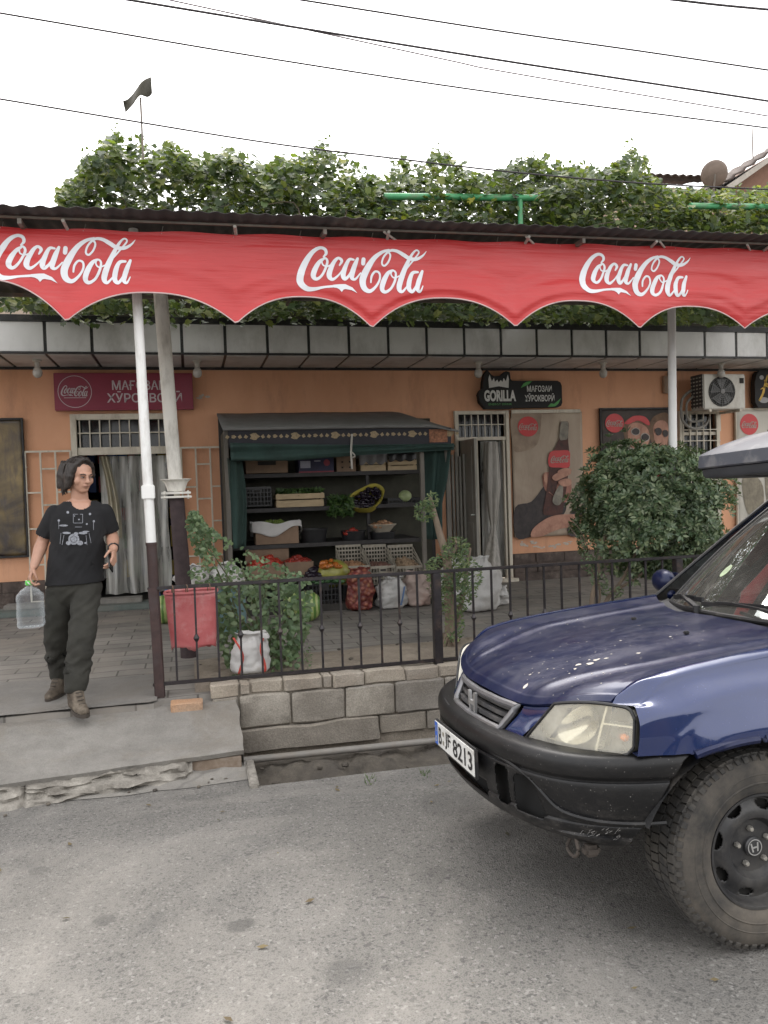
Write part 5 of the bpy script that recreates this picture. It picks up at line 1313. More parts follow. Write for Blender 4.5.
while nl < 20000:
    px = rnd.uniform(58, 850); Y = rnd.uniform(8.15, 9.9)
    top = lerp_tab(prof, px)+9*nz(px*.11, Y, 0)+7*nz(px*.3, Y*2, 3)+rnd.uniform(-4, 4)
    pyt = top+(rnd.random()**1.15)*(232-top)
    p = at(px, pyt, Y)
    dn = nz(p.x*2.2, p.y*1.6, p.z*2.4)
    if dn < -.13 and pyt < 222 and Y < 9.2: continue
    if dn < -.34: continue
    if pyt > 188 and px < 250 and nz(p.x*3.1, p.y, p.z*3.1, 1, 5) > .10 and Y < 9.3: continue
    d = Vector((rnd.uniform(-1, 1), rnd.uniform(-1.1, .5), rnd.uniform(-1, .45)))
    s = (.060+.030*nz(p.x*1.3, p.y, p.z*1.3, 1, 3)+rnd.uniform(-.015, .022))*(1.0 if rnd.random() < .85 else 1.35)
    yel = (px > 640 and pyt < 215 and rnd.random() < .30) or rnd.random() < .03
    leaf(by if yel else b, p, d, Vector((rnd.uniform(-.4, .4), -.5, .8)), s); nl += 1
for i in range(7000):        # the far side of the vine, over the shop roof
    px = rnd.uniform(62, 850); Y = rnd.uniform(9.6, 10.9); top = lerp_tab(prof, px)+10+5*nz(px*.07, Y, 0)
    p = at(px, top+(rnd.random()**.8)*(326-top), Y)
    if px < 240 and p.z > 4.5 and nz(p.x*2.6, p.y, p.z*2.6, 1, 5) > .12: continue
    leaf(b, p, Vector((rnd.uniform(-1, 1), rnd.uniform(-1.1, .5), rnd.uniform(-1, .45))), Vector((rnd.uniform(-.4, .4), -.6, .7)), rnd.uniform(.06, .10))
# hanging shade foliage seen through the scallops
k = 0
while k < 7500:
    x, y, z = rnd.uniform(-2.2, 7.5), rnd.uniform(8.0, 9.9), 0
    z = 1.72+.208*y+rnd.random()*.5
    if nz(x*1.7, y*1.2, z*2, 1, 9) < -.18: continue
    leaf(b, Vector((x, y, z)), Vector((rnd.uniform(-1, 1), rnd.uniform(-1, .5), rnd.uniform(-1, .2))), Vector((0, -.5, .8)), rnd.uniform(.05, .10)); k += 1
# shoots standing up from the crown
for px, h in ((118, 16), (132, 10), (188, 14), (178, 12), (322, 12), (445, 14), (436, 8), (395, 12), (540, 10), (632, 12), (655, 8), (90, 8), (230, 7), (565, 8), (606, 6), (740, 8)):
    a = at(px, lerp_tab(prof, px)+6, 8.7); q = at(px+rnd.uniform(-7, 7), lerp_tab(prof, px)-h, 8.7)
    for i in range(11):
        t = i/10; leaf(b, a.lerp(q, t)+Vector((rnd.uniform(-.04, .04), rnd.uniform(-.05, .05), 0)), Vector((rnd.uniform(-1, 1), -.5, rnd.uniform(-.6, .8))), Vector((0, -.5, .8)), rnd.uniform(.03, .07)*(1.15-.5*t))
b.build('foliage', MVINE, vine, smooth='raw', ang=180); by.build('yellow_leaves', MVINEY, vine, smooth='raw', ang=180)
b = MB()
for i in range(26):
    x = rnd.uniform(-.9, 6.5); y = rnd.uniform(8.3, 9.6); p = [(x, y, 3.95)]
    for k in range(6): x += rnd.uniform(-.35, .35); y += rnd.uniform(-.2, .2); p.append((x, min(max(y, 8.2), 9.8), 4.0+.12*(k+1)*rnd.uniform(.7, 1)))
    b.tube(cr(p, 3), [.016*(1-i2/22) for i2 in range(19)], 5)
b.tube(cr([(9.1, 8.4, TZ), (9.15, 8.42, 1.2), (9.05, 8.4, 2.4), (8.5, 8.6, 3.7)], 6), .035, 8)
b.build('stems', MBARK, vine)
# ================================================================== flag
fl = thing('flag', 'small dark tattered flag on a thin stick above the vine', 'flag', at(143, 140, 9.0))
b = MB(); b.tube([at(143.5, 165, 9.0), at(140.5, 98, 9.0)], .012, 6); b.build('flag_stick', MFR, fl)
b = MB(); F = [(123, 101, 125, 110), (130, 94, 134, 105), (138, 88, 141, 97), (145, 82, 147, 95), (151, 75, 152, 92)]
def ff(u, v): 
    k = u*4; i = min(int(k), 3); t = k-i; A, B = F[i], F[i+1]
    x0, y0, x1, y1 = [A[j]*(1-t)+B[j]*t for j in range(4)]; p = at(x0+(x1-x0)*v, y0+(y1-y0)*v, 9.0); p.y += .06*math.sin(u*7+v*2); return p
b.grid(ff, 20, 8); b.build('flag_cloth', simple('flag_dark', (.07, .065, .05), .8, var=.3, sc=8), fl, ang=90, solid=.004)
# ================================================================== overhead cables
def cable(label, pts, Ys, r, pale=False):
    q = [(at(x, y, Y)) for (x, y), Y in zip(pts, Ys)]
    a, z = q[0], q[-1]; q = [a+(a-q[1])*1.6]+q+[z+(z-q[-2])*1.6]
    b = MB(); b.tube(cr([tuple(p) for p in q], 6), r, 6)
    tag(b.build('overhead_cable', MCABP if pale else MCAB), label, 'cable', 'overhead cables')
MCAB = simple('cable_black', (.028, .022, .026), .6); MCABP = simple('cable_grey', (.20, .17, .18), .6)
cable('thick overhead cable reaching the right edge of the photo just above the middle ones', [(130, 0), (300, 28), (512, 62), (768, 101)], [6, 6, 6, 6], .0085)
cable('overhead cable crossing from the upper left corner over the whole photo', [(0, 13), (279, 60), (512, 95), (768, 128)], [6.2]*4, .0065)
cable('thinnest overhead cable in the middle of the bundle', [(170, 0), (443, 59), (512, 73), (768, 116)], [6.6]*4, .006, True)
cable('overhead cable starting from the middle of the top edge', [(302, 0), (500, 31), (640, 51), (768, 70)], [5.6]*4, .0065)
cable('short stretch of cable across the top right corner', [(676, 0), (720, 5), (768, 9.5)], [5.2]*3, .0085)
cable('lowest overhead cable, just above the vine', [(0, 99), (256, 141), (400, 159), (512, 172), (640, 183), (768, 189.5)], [7.4]*6, .0075)
# ================================================================== neighbour's house at the far right
def m_tile():
    t = NT('roof_tile'); c = t.ramp(t.noise(3, 5, .6), .3, .7, (.045, .033, .028), (.095, .068, .056)); t.bump(t.noise(30, 3), .3, .01); return t.set(c, .85)
MTILE = m_tile()
hs_ = thing('neighbour_house', 'brown tiled house with a gable showing behind the vine', 'house', at(740, 330, 15.5))
YH = 15.0
b = MB()
def tiles(mb, A, B, D, nx, ny):
    """tiled slope from eave A-B going by D to the ridge"""
    A, B, D = Vector(A), Vector(B), Vector(D); n = (B-A).cross(D).normalized()
    if n.z < 0: n = -n
    def f(u, v): k = v*ny; return A+(B-A)*u+D*v+n*(.05*abs(math.sin(PI*u*nx))+.05*(1-(k-int(min(k, ny-1e-6)))))
    mb.grid(f, nx*6, ny*3)
e0, e1 = at(655, 186, YH), at(735, 190, YH); rg = at(655, 170, YH+1.2)
tiles(b, at(640, 178, YH), at(724, 181, YH), Vector((0, 1.6, .50)), 11, 3)
b.build('low_roof', MTILE, hs_, solid=.02)
b = MB(); p0, p1 = at(726, 184, YH-.3), at(800, 134, YH-.3); dv = Vector((0, 3.5, 0))
tiles(b, p0, p0+dv, p1-p0, 9, 7); b.build('gable_roof', MTILE, hs_, solid=.03)
b = MB(); nrm = Vector((0, 0, 1)); b.prism([p0+Vector((0, -.02, -.04)), p1+Vector((0, -.02, -.04)), p1+Vector((0, -.02, -.13)), p0+Vector((.12, -.02, -.10))], (0, .05, 0)); b.build('barge_board', simple('board_pale', (.34, .31, .27), .7), hs_)
b = MB(); q0, q1 = at(732, 184, YH), at(800, 138, YH); b.prism([q0, q1, (q1.x, YH, 3), (q0.x, YH, 3)], (0, 3, 0)); b.build('gable_wall', simple('wall_brown', (.20, .11, .075), .85, var=.2, sc=4), hs_)
b = MB(); q0, q1 = at(640, 187, YH+.2), at(735, 187, YH+.2); b.box2((q0.x, YH+.2, 0), (q1.x+.3, YH+3, q0.z+.03)); b.build('wall', simple('wall_buff', (.36, .25, .19), .85, var=.15, sc=4), hs_)
b = MB(); q = at(753, 160, 15.2); b.tube([q, at(752, 128, 15.2)], .014, 6); tag(b.build('antenna_rod', MFR), 'thin bare rod standing on the gable roof at the right', 'antenna')
dsh = thing('satellite_dish', 'round brown satellite dish beside the tiled roof', 'satellite dish', at(716, 186, 14.6))
c = at(715, 174, 14.6); b = MB(); rot = Matrix.Rotation(R(-22), 3, 'Z') @ Matrix.Rotation(R(-68), 3, 'X')
def dish(u, v): a = 2*PI*u; r = .27*v; return c+rot @ Vector((r*math.cos(a), r*math.sin(a), .28*r*r/.3))
b.grid(dish, 28, 6, wrap=True); b.build('dish_bowl', simple('dish_brown', (.16, .12, .095), .6, .2), dsh, solid=.01)
b = MB(); b.tube([c, c+Vector((.05, .12, -.3)), c+Vector((.05, .14, -.7))], .02, 8); b.build('mast', MFR, dsh)
# ================================================================== black railing
YR = 5.92
ZT, ZB = .975, .292
rail = thing('railing', 'black metal railing with thin balusters along the planting bed', 'railing', (2, YR, TZ))
px_l = at(154, 640, YR).x; px_m = at(437, 615, YR).x; stp = px_m-px_l
posts = [px_l+stp*k for k in range(5)]
MRAIL = simple('rail_paint', (.026, .022, .024), .42, .2, var=.4, sc=16, bump=.15, dirt=(.09, .06, .045), dsc=9, damt=(.55, .78))
for i, x in enumerate(posts):
    b = MB()
    if i == 0:
        ft = at(158, 703, YR); b.bar((x+.004, YR, ZT+.01), (x+.03, YR, .10), .06, .06)
    else: b.box2((x-.032, YR-.032, TZ+.02), (x+.032, YR+.032, ZT-.006), .003)
    b.build('post', MRUST if i == 0 else MRAIL, rail)
b = MB(); b.box2((posts[0]-.03, YR-.02, ZT-.005), (posts[-1]+.03, YR+.02, ZT+.018), .004); b.build('top_rail', MRAIL, rail)
b = MB(); b.box2((posts[0]-.02, YR-.014, ZB-.012), (posts[-1]+.03, YR+.014, ZB+.012), .003); b.build('bottom_rail', MRAIL, rail)
nb_ = 13
for i in range(4):
    for k in range(1, nb_+1):
        x = posts[i]+stp*k/(nb_+1)+random.uniform(-.008, .008)
        if x > 5.2: continue
        b = MB(); b.box2((x-.0075, YR-.0075, ZB+.01), (x+.0075, YR+.0075, ZT-.004))
        if k % 2 == 0: b.lathe([(.007, -.03), (.014, -.018), (.022, 0), (.014, .018), (.007, .03)], (x, YR, (ZT+ZB)/2-.03), seg=8)
        b.build('baluster', MRAIL, rail)
# ------------------------------------------------------------------ red tub hanging on the railing
YT = 6.03
t = thing('plastic_tub', 'worn pinkish red plastic tub hanging by wire behind the railing', 'tub', at(191, 645, YT))
def m_tub():
    t_ = NT('tub_red'); c = t_.ramp(t_.noise(5, 5, .65), .3, .7, (.36, .07, .075), (.50, .15, .15))
    c = t_.mix(t_.math('MULTIPLY', t_.ramp(t_.noise(7, 6, .7), .5, .68), .6), c, (.48, .26, .25)); c = t_.mix(t_.ramp(t_.noise(6, 6, .75), .58, .72), c, (.14, .045, .045)); t_.bump(t_.noise(8, 4), .25, .02); return t_.set(c, .55)
MTUB = m_tub()
def tubf(u, v):
    c0, c1 = at(191, 592, YT+.12), at(194, 646, YT+.10); c = c0.lerp(c1, v); a = 2*PI*u
    hw = .19-.030*v; hd = .12-.03*v; k = 1/max(abs(math.cos(a))**5+abs(math.sin(a))**5, .001)**.2
    return c+Vector((hw*k*math.cos(a), hd*k*math.sin(a), (.03*nz(u*9, 0, 0)+.012*math.sin(a*5)+.02*nz(u*31, 0, 0)) if v == 1 else 0))
b = MB(); b.grid(tubf, 56, 14, wrap=True); b.build('tub_body', MTUB, t, solid=.006)
b = MB(); b.tube([tubf(i/28, .0)+Vector((0, 0, .004)) for i in range(29)], .011, 8); b.build('rim', MTUB, t)
b = MB()
for px in (172, 186, 208): 
    q = at(px, 593, YT+.01); b.tube(cr([q, q+Vector((0, -.03, .05)), (q.x+.01, YR-.035, ZT+.02), (q.x+.015, YR-.035, ZT-.03)], 4), .004, 5)
b.build('wire_hook', simple('wire_rust', (.15, .09, .06), .7), t)
# ------------------------------------------------------------------ sack with red stripes
p = at(252, 679, 6.12); p.z = ZB-.02
t = thing('striped_sack', 'white plastic sack with red stripes slumped behind the railing', 'sack', p)
sackmesh('sack_body', p, .27, .17, .31, MWOV, t, .014, .01, .75, 31)
b = MB()
for s, o in ((-1, -.085), (1, .075)):
    b.grid(lambda u, v: p+Vector((o+.02*math.sin(v*5+s)+(u-.5)*.017+.03*s*v*v*v, -.098-.018*math.sin(PI*v)+.022*abs(o)/.09*0+.03*(v > .93), .02+.27*v)), 2, 16)
b.build('red_stripe', simple('stripe_red', (.50, .07, .05), .6), t, solid=.002)
b = MB(); b.box(p+Vector((.10, -.04, .285)), (.075, .10, .05), Matrix.Rotation(.25, 3, 'Y'), .014); b.build('folded_corner', bpy.data.materials['woven_white'], t)
# ================================================================== plants behind the railing
MROSE = leafmat('shrub_leaf', [(.055, .10, .050), (.09, .145, .075), (.13, .19, .10), (.18, .235, .135)], .5, .3)
MSTEM = simple('green_stem', (.09, .10, .05), .8, var=.3, sc=12)
rnd = random.Random(33)
sh = thing('leafy_shrub', 'pale green broad leaved shrub behind the railing beside the red tub', 'shrub', atz(262, 668, TZ+.03))
env = [(512, 190, 198), (525, 186, 206), (540, 190, 228), (552, 195, 250), (565, 192, 280), (572, 188, 300), (585, 195, 312), (605, 205, 312), (630, 214, 308), (650, 222, 300), (668, 228, 298), (684, 232, 305)]
def envx(y, i): return lerp_tab([(e[0], e[i]) for e in env], y)
b = MB(); n = 0
while n < 2100:
    py = rnd.uniform(512, 686); l, r_ = envx(py, 1), envx(py, 2); px = rnd.uniform(l, r_)
    Y = rnd.uniform(6.15, 6.85); p = at(px, py, Y)
    if p.z < TZ+.04: continue
    if py < 575 and nz(px*.06, py*.06, Y) < -.1 : continue
    if nz(p.x*4, p.y*3, p.z*4) < -.30: continue
    leaf(b, p, Vector((rnd.uniform(-1, 1), rnd.uniform(-1, .3), rnd.uniform(-.9, .5))), Vector((rnd.uniform(-.3, .3), -.7, .6)), rnd.uniform(.024, .046)*(1.25 if py > 585 else .9), 2); n += 1
b.build('foliage', MROSE, sh, smooth='raw', ang=180)
b = MB(); g0 = atz(262, 668, TZ+.02)
for px, py, Y in ((192, 520, 6.4), (200, 535, 6.3), (240, 560, 6.3), (222, 556, 6.5), (285, 572, 6.5), (305, 590, 6.4), (262, 575, 6.7), (298, 620, 6.3), (215, 600, 6.3), (270, 575, 6.3)):
    q = at(px, py, Y); s = g0+Vector((rnd.uniform(-.10, .10), rnd.uniform(-.1, .1), 0)); m = s.lerp(q, .5)+Vector((rnd.uniform(-.05, .05), 0, .06)); b.tube(cr([s, m, q], 6), [.011-.0006*i for i in range(13)], 6)
b.build('stems', MSTEM, sh)
# low weeds at its foot
b = MB()
for i in range(260):
    px = rnd.uniform(270, 312); p = atz(px, rnd.uniform(650, 671), TZ+.03); p.z += rnd.random()*.10
    leaf(b, p, Vector((rnd.uniform(-1, 1), rnd.uniform(-1, 1), rnd.uniform(0, 1))), Vector((0, -.5, .8)), rnd.uniform(.012, .03), False)
for cx, cy in ((215, 806), (233, 800)): pass
tag(b.build('weeds', MROSE, None, smooth='raw', ang=180), None, None, None, 'stuff')
# slim shrub with a bent trunk in front of the stall
YB2 = 6.75
g0 = atz(457, 650, TZ+.02); g0.y = YB2
sl_ = thing('slim_shrub', 'slim shrub with a bent trunk and leaf clusters beside the middle railing post', 'shrub', g0)
b = MB()
tr = [g0, at(451, 625, YB2), at(449, 590, YB2), at(447, 560, YB2), at(440, 535, YB2), at(434, 512, YB2), at(430, 497, YB2)]
b.tube(cr([tuple(p) for p in tr], 6), [.062-.0013*i for i in range(37)], 10)
b.tube(cr([tuple(at(452, 640, YB2)), tuple(at(462, 600, YB2+.1)), tuple(at(466, 575, YB2+.15)), tuple(at(470, 548, YB2+.1))], 6), [.026-.0007*i for i in range(19)], 8)
b.tube(cr([tuple(at(447, 562, YB2)), tuple(at(456, 548, YB2-.1)), tuple(at(455, 538, YB2-.1))], 5), .012, 6)
for i in range(5): a = i*1.25; b.tube([g0+Vector((.035*math.cos(a), .035*math.sin(a), .10)), g0+Vector((.10*math.cos(a), .10*math.sin(a), -.01))], [.03, .012], 6)
b.build('trunk', simple('shrub_bark', (.20, .155, .115), .9, var=.35, sc=16, bump=.5, stretch=(1, 1, .3)), sl_)
b = MB(); n = 0
cl = [(425, 511, 11, 11, 210), (432, 500, 7, 8, 70), (456, 548, 14, 12, 260), (447, 572, 22, 20, 560), (466, 575, 17, 18, 330), (452, 598, 20, 18, 380), (440, 585, 13, 14, 180), (455, 625, 10, 18, 150), (449, 640, 8, 8, 50), (470, 590, 8, 12, 90)]
for cx, cy, rx, ry, k in cl:
    for i in range(k):
        a, q = rnd.uniform(0, 2*PI), math.sqrt(rnd.random()); p = at(cx+rx*q*math.cos(a), cy+ry*q*math.sin(a), YB2+rnd.uniform(-.20, .20))
        leaf(b, p, Vector((rnd.uniform(-1, 1), rnd.uniform(-1, .4), rnd.uniform(-.5, .9))), Vector((rnd.uniform(-.3, .3), -.6, .7)), rnd.uniform(.018, .040), False)
b.build('foliage', leafmat('slim_leaf', [(.05, .095, .045), (.085, .135, .065), (.13, .17, .08), (.20, .24, .11)], .5, .3), sl_, smooth='raw', ang=180)
# big round bush on the right
YB3 = 6.95
cb = at(650, 512, YB3)
bu = thing('round_bush', 'large round dark green bush in front of the couple poster', 'bush', (cb.x, YB3, TZ))
b = MB(); sc_ = (at(721, 516, YB3).x-at(576, 516, YB3).x)/2; sz = (at(648, 446, YB3).z-at(648, 590, YB3).z)/2
lobe = [(0, 0, .0, 1.0)]
n = 0
while n < 3300:
    v = Vector((rnd.gauss(0, 1), rnd.gauss(0, 1), rnd.gauss(0, 1))).normalized()
    rr_ = (1+.32*nz(v.x*2.2, v.y*2.2, v.z*2.2, 1, 4)+.13*nz(v.x*5.5, v.y*5.5, v.z*5.5, 1, 2)+(rnd.uniform(.06, .20) if rnd.random() < .06 else 0))*(1-.34*rnd.random()**1.8)
    bx = 1/max(abs(v.x)**3.2+abs(v.z)**3.2+abs(v.y)**3.2, .01)**(1/3.2)
    p = Vector((cb.x+v.x*bx*rr_*sc_*.76, YB3+v.y*bx*rr_*.62, cb.z+v.z*bx*rr_*sz*.86))
    if v.z < -.42 and v.x < -.15 and rnd.random() < .8: continue      # open lower left where the stems show
    d0 = (v+Vector((rnd.uniform(-.5, .5), rnd.uniform(-.5, .5), .35+rnd.uniform(-.3, .3)))).normalized()
    a1 = d0.cross(Vector((.3, .2, 1))).normalized(); a2 = d0.cross(a1)
    k = rnd.randint(6, 9); s = rnd.uniform(.030, .050)
    for i in range(k):
        a = 2*PI*i/k+rnd.uniform(-.3, .3); o = a1*math.cos(a)+a2*math.sin(a); t_ = rnd.uniform(.35, 1.1)
        leaf(b, p+o*s*.8+d0*s*.4, o+d0*t_, d0, s*rnd.uniform(.85, 1.2), False)
    n += 1
MBUSH = leafmat('bush_leaf', [(.038, .072, .038), (.078, .122, .068), (.14, .19, .112), (.24, .28, .17)], .38, .22)
# loose clusters at the lower left
for cx, cy, rx, ry, k in ((592, 560, 12, 14, 160), (600, 580, 9, 10, 90), (585, 535, 8, 12, 90), (612, 592, 12, 6, 80)):
    for i in range(k):
        a, q = rnd.uniform(0, 2*PI), math.sqrt(rnd.random()); p = at(cx+rx*q*math.cos(a), cy+ry*q*math.sin(a), YB3+rnd.uniform(-.2, .2))
        leaf(b, p, Vector((rnd.uniform(-1, 1), rnd.uniform(-1, .4), rnd.uniform(-.5, .9))), Vector((0, -.6, .7)), rnd.uniform(.022, .042), False)
b.build('foliage', MBUSH, bu, smooth='raw', ang=180)
b = MB(); g0 = at(594, 615, YB3); g0.z = TZ
for path, r0 in (([(594, 625), (592, 600), (597, 578), (600, 555), (606, 530)], .028), ([(596, 622), (608, 598), (622, 580), (640, 545)], .024), ([(595, 618), (600, 590), (588, 560), (580, 535)], .013), ([(612, 592), (640, 575), (670, 545)], .016), ([(585, 545), (574, 533), (568, 524)], .006), ([(588, 548), (580, 530), (572, 520)], .005)):
    q = [tuple(at(x, y, YB3)) for x, y in path]; q = cr(q, 5); b.tube(q, [r0*(1-.5*i/len(q)) for i in range(len(q))], 7)
b.build('trunk', bpy.data.materials['shrub_bark'], bu)
# tufts of grass in cracks of the kerb
b = MB()
for cx, cy, k in ((96, 783, 50), (152, 770, 20), (370, 782, 16), (425, 776, 14)):
    for i in range(k):
        p = atz(cx+rnd.uniform(-5, 5), cy+rnd.uniform(-4, 3), -.06); d = Vector((rnd.uniform(-.6, .6), rnd.uniform(-.8, .2), 1)).normalized(); h = rnd.uniform(.02, .06); e = Vector((.003, 0, 0))
        b.poly([p-e, p+e, p+d*h])
tag(b.build('grass', MROSE, None, smooth='raw'), None, None, None, 'stuff')
# ================================================================== the man with the water bottle
YM = 5.98                       # depth of the hips
J = lambda px, py, dy=0.0: at(px, py, YM+dy)
MSKIN = simple('skin', (.42, .235, .165), .5, var=.12, sc=22)
MSHIRT = simple('black_cotton', (.007, .007, .0085), .9, var=.3, sc=9, bump=.6, bsc=7)
MTROU = simple('olive_trousers', (.026, .025, .020), .9, var=.3, sc=8, bump=.8, bsc=13)
MHAIR = simple('dark_hair', (.022, .016, .013), .5, var=.5, sc=60, bump=.7, bsc=70, stretch=(1, 1, .25))
MBOOT = simple('tan_boot', (.080, .062, .045), .8, var=.35, sc=14, bump=.3, dirt=(.20, .165, .125), dsc=9)
MSOLE = simple('boot_sole', (.05, .04, .032), .85)
man = thing('person', 'man in black t-shirt and olive trousers walking with a water bottle and a phone', 'person', (J(80, 700).x, YM, TZ))
hipR, hipL = J(61, 584, .02), J(86.5, 584, -.02)
kneR, kneL = J(56.5, 634, .08), J(81.5, 641, -.20)
ankR, ankL = at(60, 676, 6.24), at(75.5, 689, 5.72)
shR, shL = J(54.5, 511.5, -.01), J(104.5, 510.5, -.02)
elR, elL = J(42.5, 542, .05), J(112.5, 537, .03)
wrR, wrL = J(34, 566, -.06), J(113.5, 549, -.19)
neck, head = J(80.5, 506, -.01), J(80.5, 477, -.05)
pel, chest, waist = J(74.5, 580, 0), J(79.5, 522, -.01), J(77, 553, -.01)
FACE = Vector((.72, -1, -.16)).normalized()       # he looks down the street to the right
fr_ = Vector((0, 0, 1)).cross(FACE).normalized(); fu = FACE.cross(fr_); 
# fr_ points to his left or right; columns: right-hand side of the picture, face, up
HR = Matrix((fr_, -FACE, fu)).transposed()
def hp(x, y, z): return head+HR @ Vector((x, y, z))     # x sideways, y back, z up
# --- one continuous body
b = MB()
def limb(p, q, r0, r1, k=1): b.capsule(p, q, r0, r1, 14)
b.ball(hp(0, .012, .035), .086, 20, 14, (.90, 1.08, 1.0), HR); b.ball(hp(0, -.012, -.035), .066, 18, 12, (.92, 1.05, 1.15), HR)
b.ball(hp(0, -.045, -.083), .030, 12, 8, (1.15, .95, .8), HR)                                # chin
for s in (-1, 1): b.ball(hp(.042*s, -.045, -.022), .030, 10, 8, (1, .8, 1), HR)          # cheeks
b.ball(hp(0, -.080, .024), .030, 12, 8, (1.8, .5, .5), HR)                                     # brow
b.capsule(hp(0, -.086, .014), hp(0, -.104, -.024), .009, .014, 10)                               # nose
for s in (-1, 1): b.ball(hp(.012*s, -.092, -.027), .009, 8, 6)
b.ball(hp(0, -.082, -.050), .016, 10, 6, (1.4, .7, .45), HR); b.ball(hp(0, -.080, -.061), .015, 10, 6, (1.2, .7, .5), HR)
for s in (-1, 1): b.ball(hp(.080*s, .012, -.005), .028, 10, 8, (.35, .7, 1.1), HR)            # ears
limb(neck+Vector((0, .02, -.02)), hp(0, .025, -.06), .060, .056)
limb(shR.lerp(neck, .15)+Vector((0, .01, -.035)), neck+Vector((0, .02, -.03)), .042, .058); limb(shL.lerp(neck, .15)+Vector((0, .01, -.035)), neck+Vector((0, .02, -.03)), .042, .058)
b.ball(chest, .15, 20, 14, (1.10, .70, 1.15)); b.ball(waist, .14, 18, 12, (1.0, .70, 1.2)); b.ball(pel, .14, 18, 12, (1.06, .74, .9))
for s_, e_, w_ in ((shR, elR, wrR), (shL, elL, wrL)):
    limb(s_+Vector((0, 0, -.02)), e_, .046, .042); m = e_.lerp(w_, .28); limb(e_, m, .042, .045); limb(m, w_, .045, .029)
for h_, k_, a_ in ((hipR, kneR, ankR), (hipL, kneL, ankL)):
    limb(h_, k_, .088, .058); m = k_.lerp(a_, .3)+Vector((0, .02, 0)); limb(k_, m, .057, .058); limb(m, a_, .056, .038)
# hands: palm, four fingers, thumb
def hand(w, d, pn, side, curl, ln=.092, tcurl=.5, spread=.02):
    """w wrist, d along the palm, pn palm normal (fingers curl towards it), side = thumb side"""
    d = d.normalized(); side = (side-d*side.dot(d)).normalized(); pn = d.cross(side).normalized()*(1 if d.cross(side).dot(pn) > 0 else -1)
    for k in range(4):
        o = side*(.027-.018*k); root = w+d*.088+o; b.capsule(w+d*.012+o*.55, root, .015, .0115, 8)
        L = (.040, .045, .042, .033)[k]; p = root; a = 0
        for j, f in enumerate((1, .68, .55)):
            a += curl*(.75 if j == 0 else 1.0)*(1+.08*k); dd = (d*math.cos(a)+pn*math.sin(a)+side*spread*(1.5-k)).normalized(); q = p+dd*L*f
            b.capsule(p, q, .0098-.0010*j, .0092-.0010*j, 8); p = q
    p = w+d*.028+side*.026; dd = (d*.62+side*.72+pn*.25).normalized(); q = p+dd*.042; b.capsule(p-dd*.012, q, .015, .011, 8)
    dd = (d*.85+side*(.45-tcurl)+pn*(.25+tcurl)).normalized(); q2 = q+dd*.032; b.capsule(q, q2, .0105, .0092, 8)
    dd = (d*.85+side*(.15-tcurl)+pn*(.35+tcurl)).normalized(); b.capsule(q2, q2+dd*.024, .009, .008, 8)
handRd = (J(29.5, 578, -.09)-wrR).normalized()
hand(wrR, handRd, Vector((1, .3, 0)), Vector((.25, -1, 0)), .78, tcurl=.55)
handLd = Vector((.05, -.62, -.72)).normalized()
hand(wrL, handLd, Vector((-1, -.1, 0)), Vector((-.25, -.75, .62)), .52, tcurl=.25)
# feet inside the boots
footR, footL = Vector((-.28, -1, 0)).normalized(), Vector((.42, -1, 0)).normalized()
for a_, f_ in ((ankR, footR), (ankL, footL)): limb(a_, Vector((a_.x, a_.y, TZ+.07))+f_*.02, .034, .03)
body = b.build('body', MSKIN, man); remesh(body, .0056, 3, .5)
# eyes
b = MB()
for s in (-1, 1): b.ball(hp(.031*s, -.0815, .006), .0105, 10, 8, (1.2, .75, .45), HR)
b.build('eyes', simple('eye_shaded', (.20, .16, .14), .3), man)  # eyeballs darkened, the shade of the sockets put into their colour
b = MB()
for s in (-1, 1): b.ball(hp(.031*s+.004, -.0885, .0050), .0050, 8, 6, (1, .5, 1), HR)
b.build('irises', simple('eye_dark', (.03, .022, .018), .25), man)
b = MB()
for s in (-1, 1): b.tube(cr([hp(.014*s, -.098, .022), hp(.030*s, -.0965, .029), hp(.050*s, -.080, .024)], 4), [.0035]*8+[.002], 6)
b.build('eyebrows', MHAIR, man)
b = MB(); b.tube(cr([hp(-.022, -.088, -.055), hp(0, -.0945, -.054), hp(.022, -.088, -.055)], 4), .0022, 6); b.build('mouth', simple('lip_dark', (.20, .08, .065), .6), man)
# hair: a cap with chin-length sides
b = MB(); b.ball(hp(0, .036, .052), .096, 22, 16, (.98, 1.06, .96), HR)
rh = random.Random(4)
for s in (-1, 1):
    for i in range(9):
        y = (-.030 if s < 0 else -.012)+.017*i; x = (.080+.006*math.sin(i))*s
        b.capsule(hp(x*.86, y-.002, .085), hp(x*1.04, y+.008, .01), .022, .023, 10); b.capsule(hp(x*1.04, y+.008, .01), hp(x*(1.06 if s < 0 else 1.0), y+.02, (-.05-.035*min(1, i/4) if s < 0 else -.02-.03*min(1, i/5))+rh.uniform(-.012, .012)), .025 if s < 0 else .018, .016, 10)
for i in range(7):
    x = -.06+.02*i; b.capsule(hp(x, .11, .05), hp(x*1.3, .125, -.075+rh.uniform(-.01, .01)), .034, .022, 10)
for s in (-1, 1): b.capsule(hp(.012*s, -.052, .126), hp(.072*s, -.030, .075), .020, .015, 10); 
b.ball(hp(-.01, -.030, .128), .034, 12, 8, (1.5, 1, .5), HR)
hair = b.build('hair', MHAIR, man); remesh(hair, .0065, 2, .5)
for v in hair.data.vertices:
    q = v.co*60; v.co += v.normal*(.0055*mnoise.noise(Vector((q.x*1.6, q.y*1.6, q.z*.30))))
b = MB()                       # loose strands
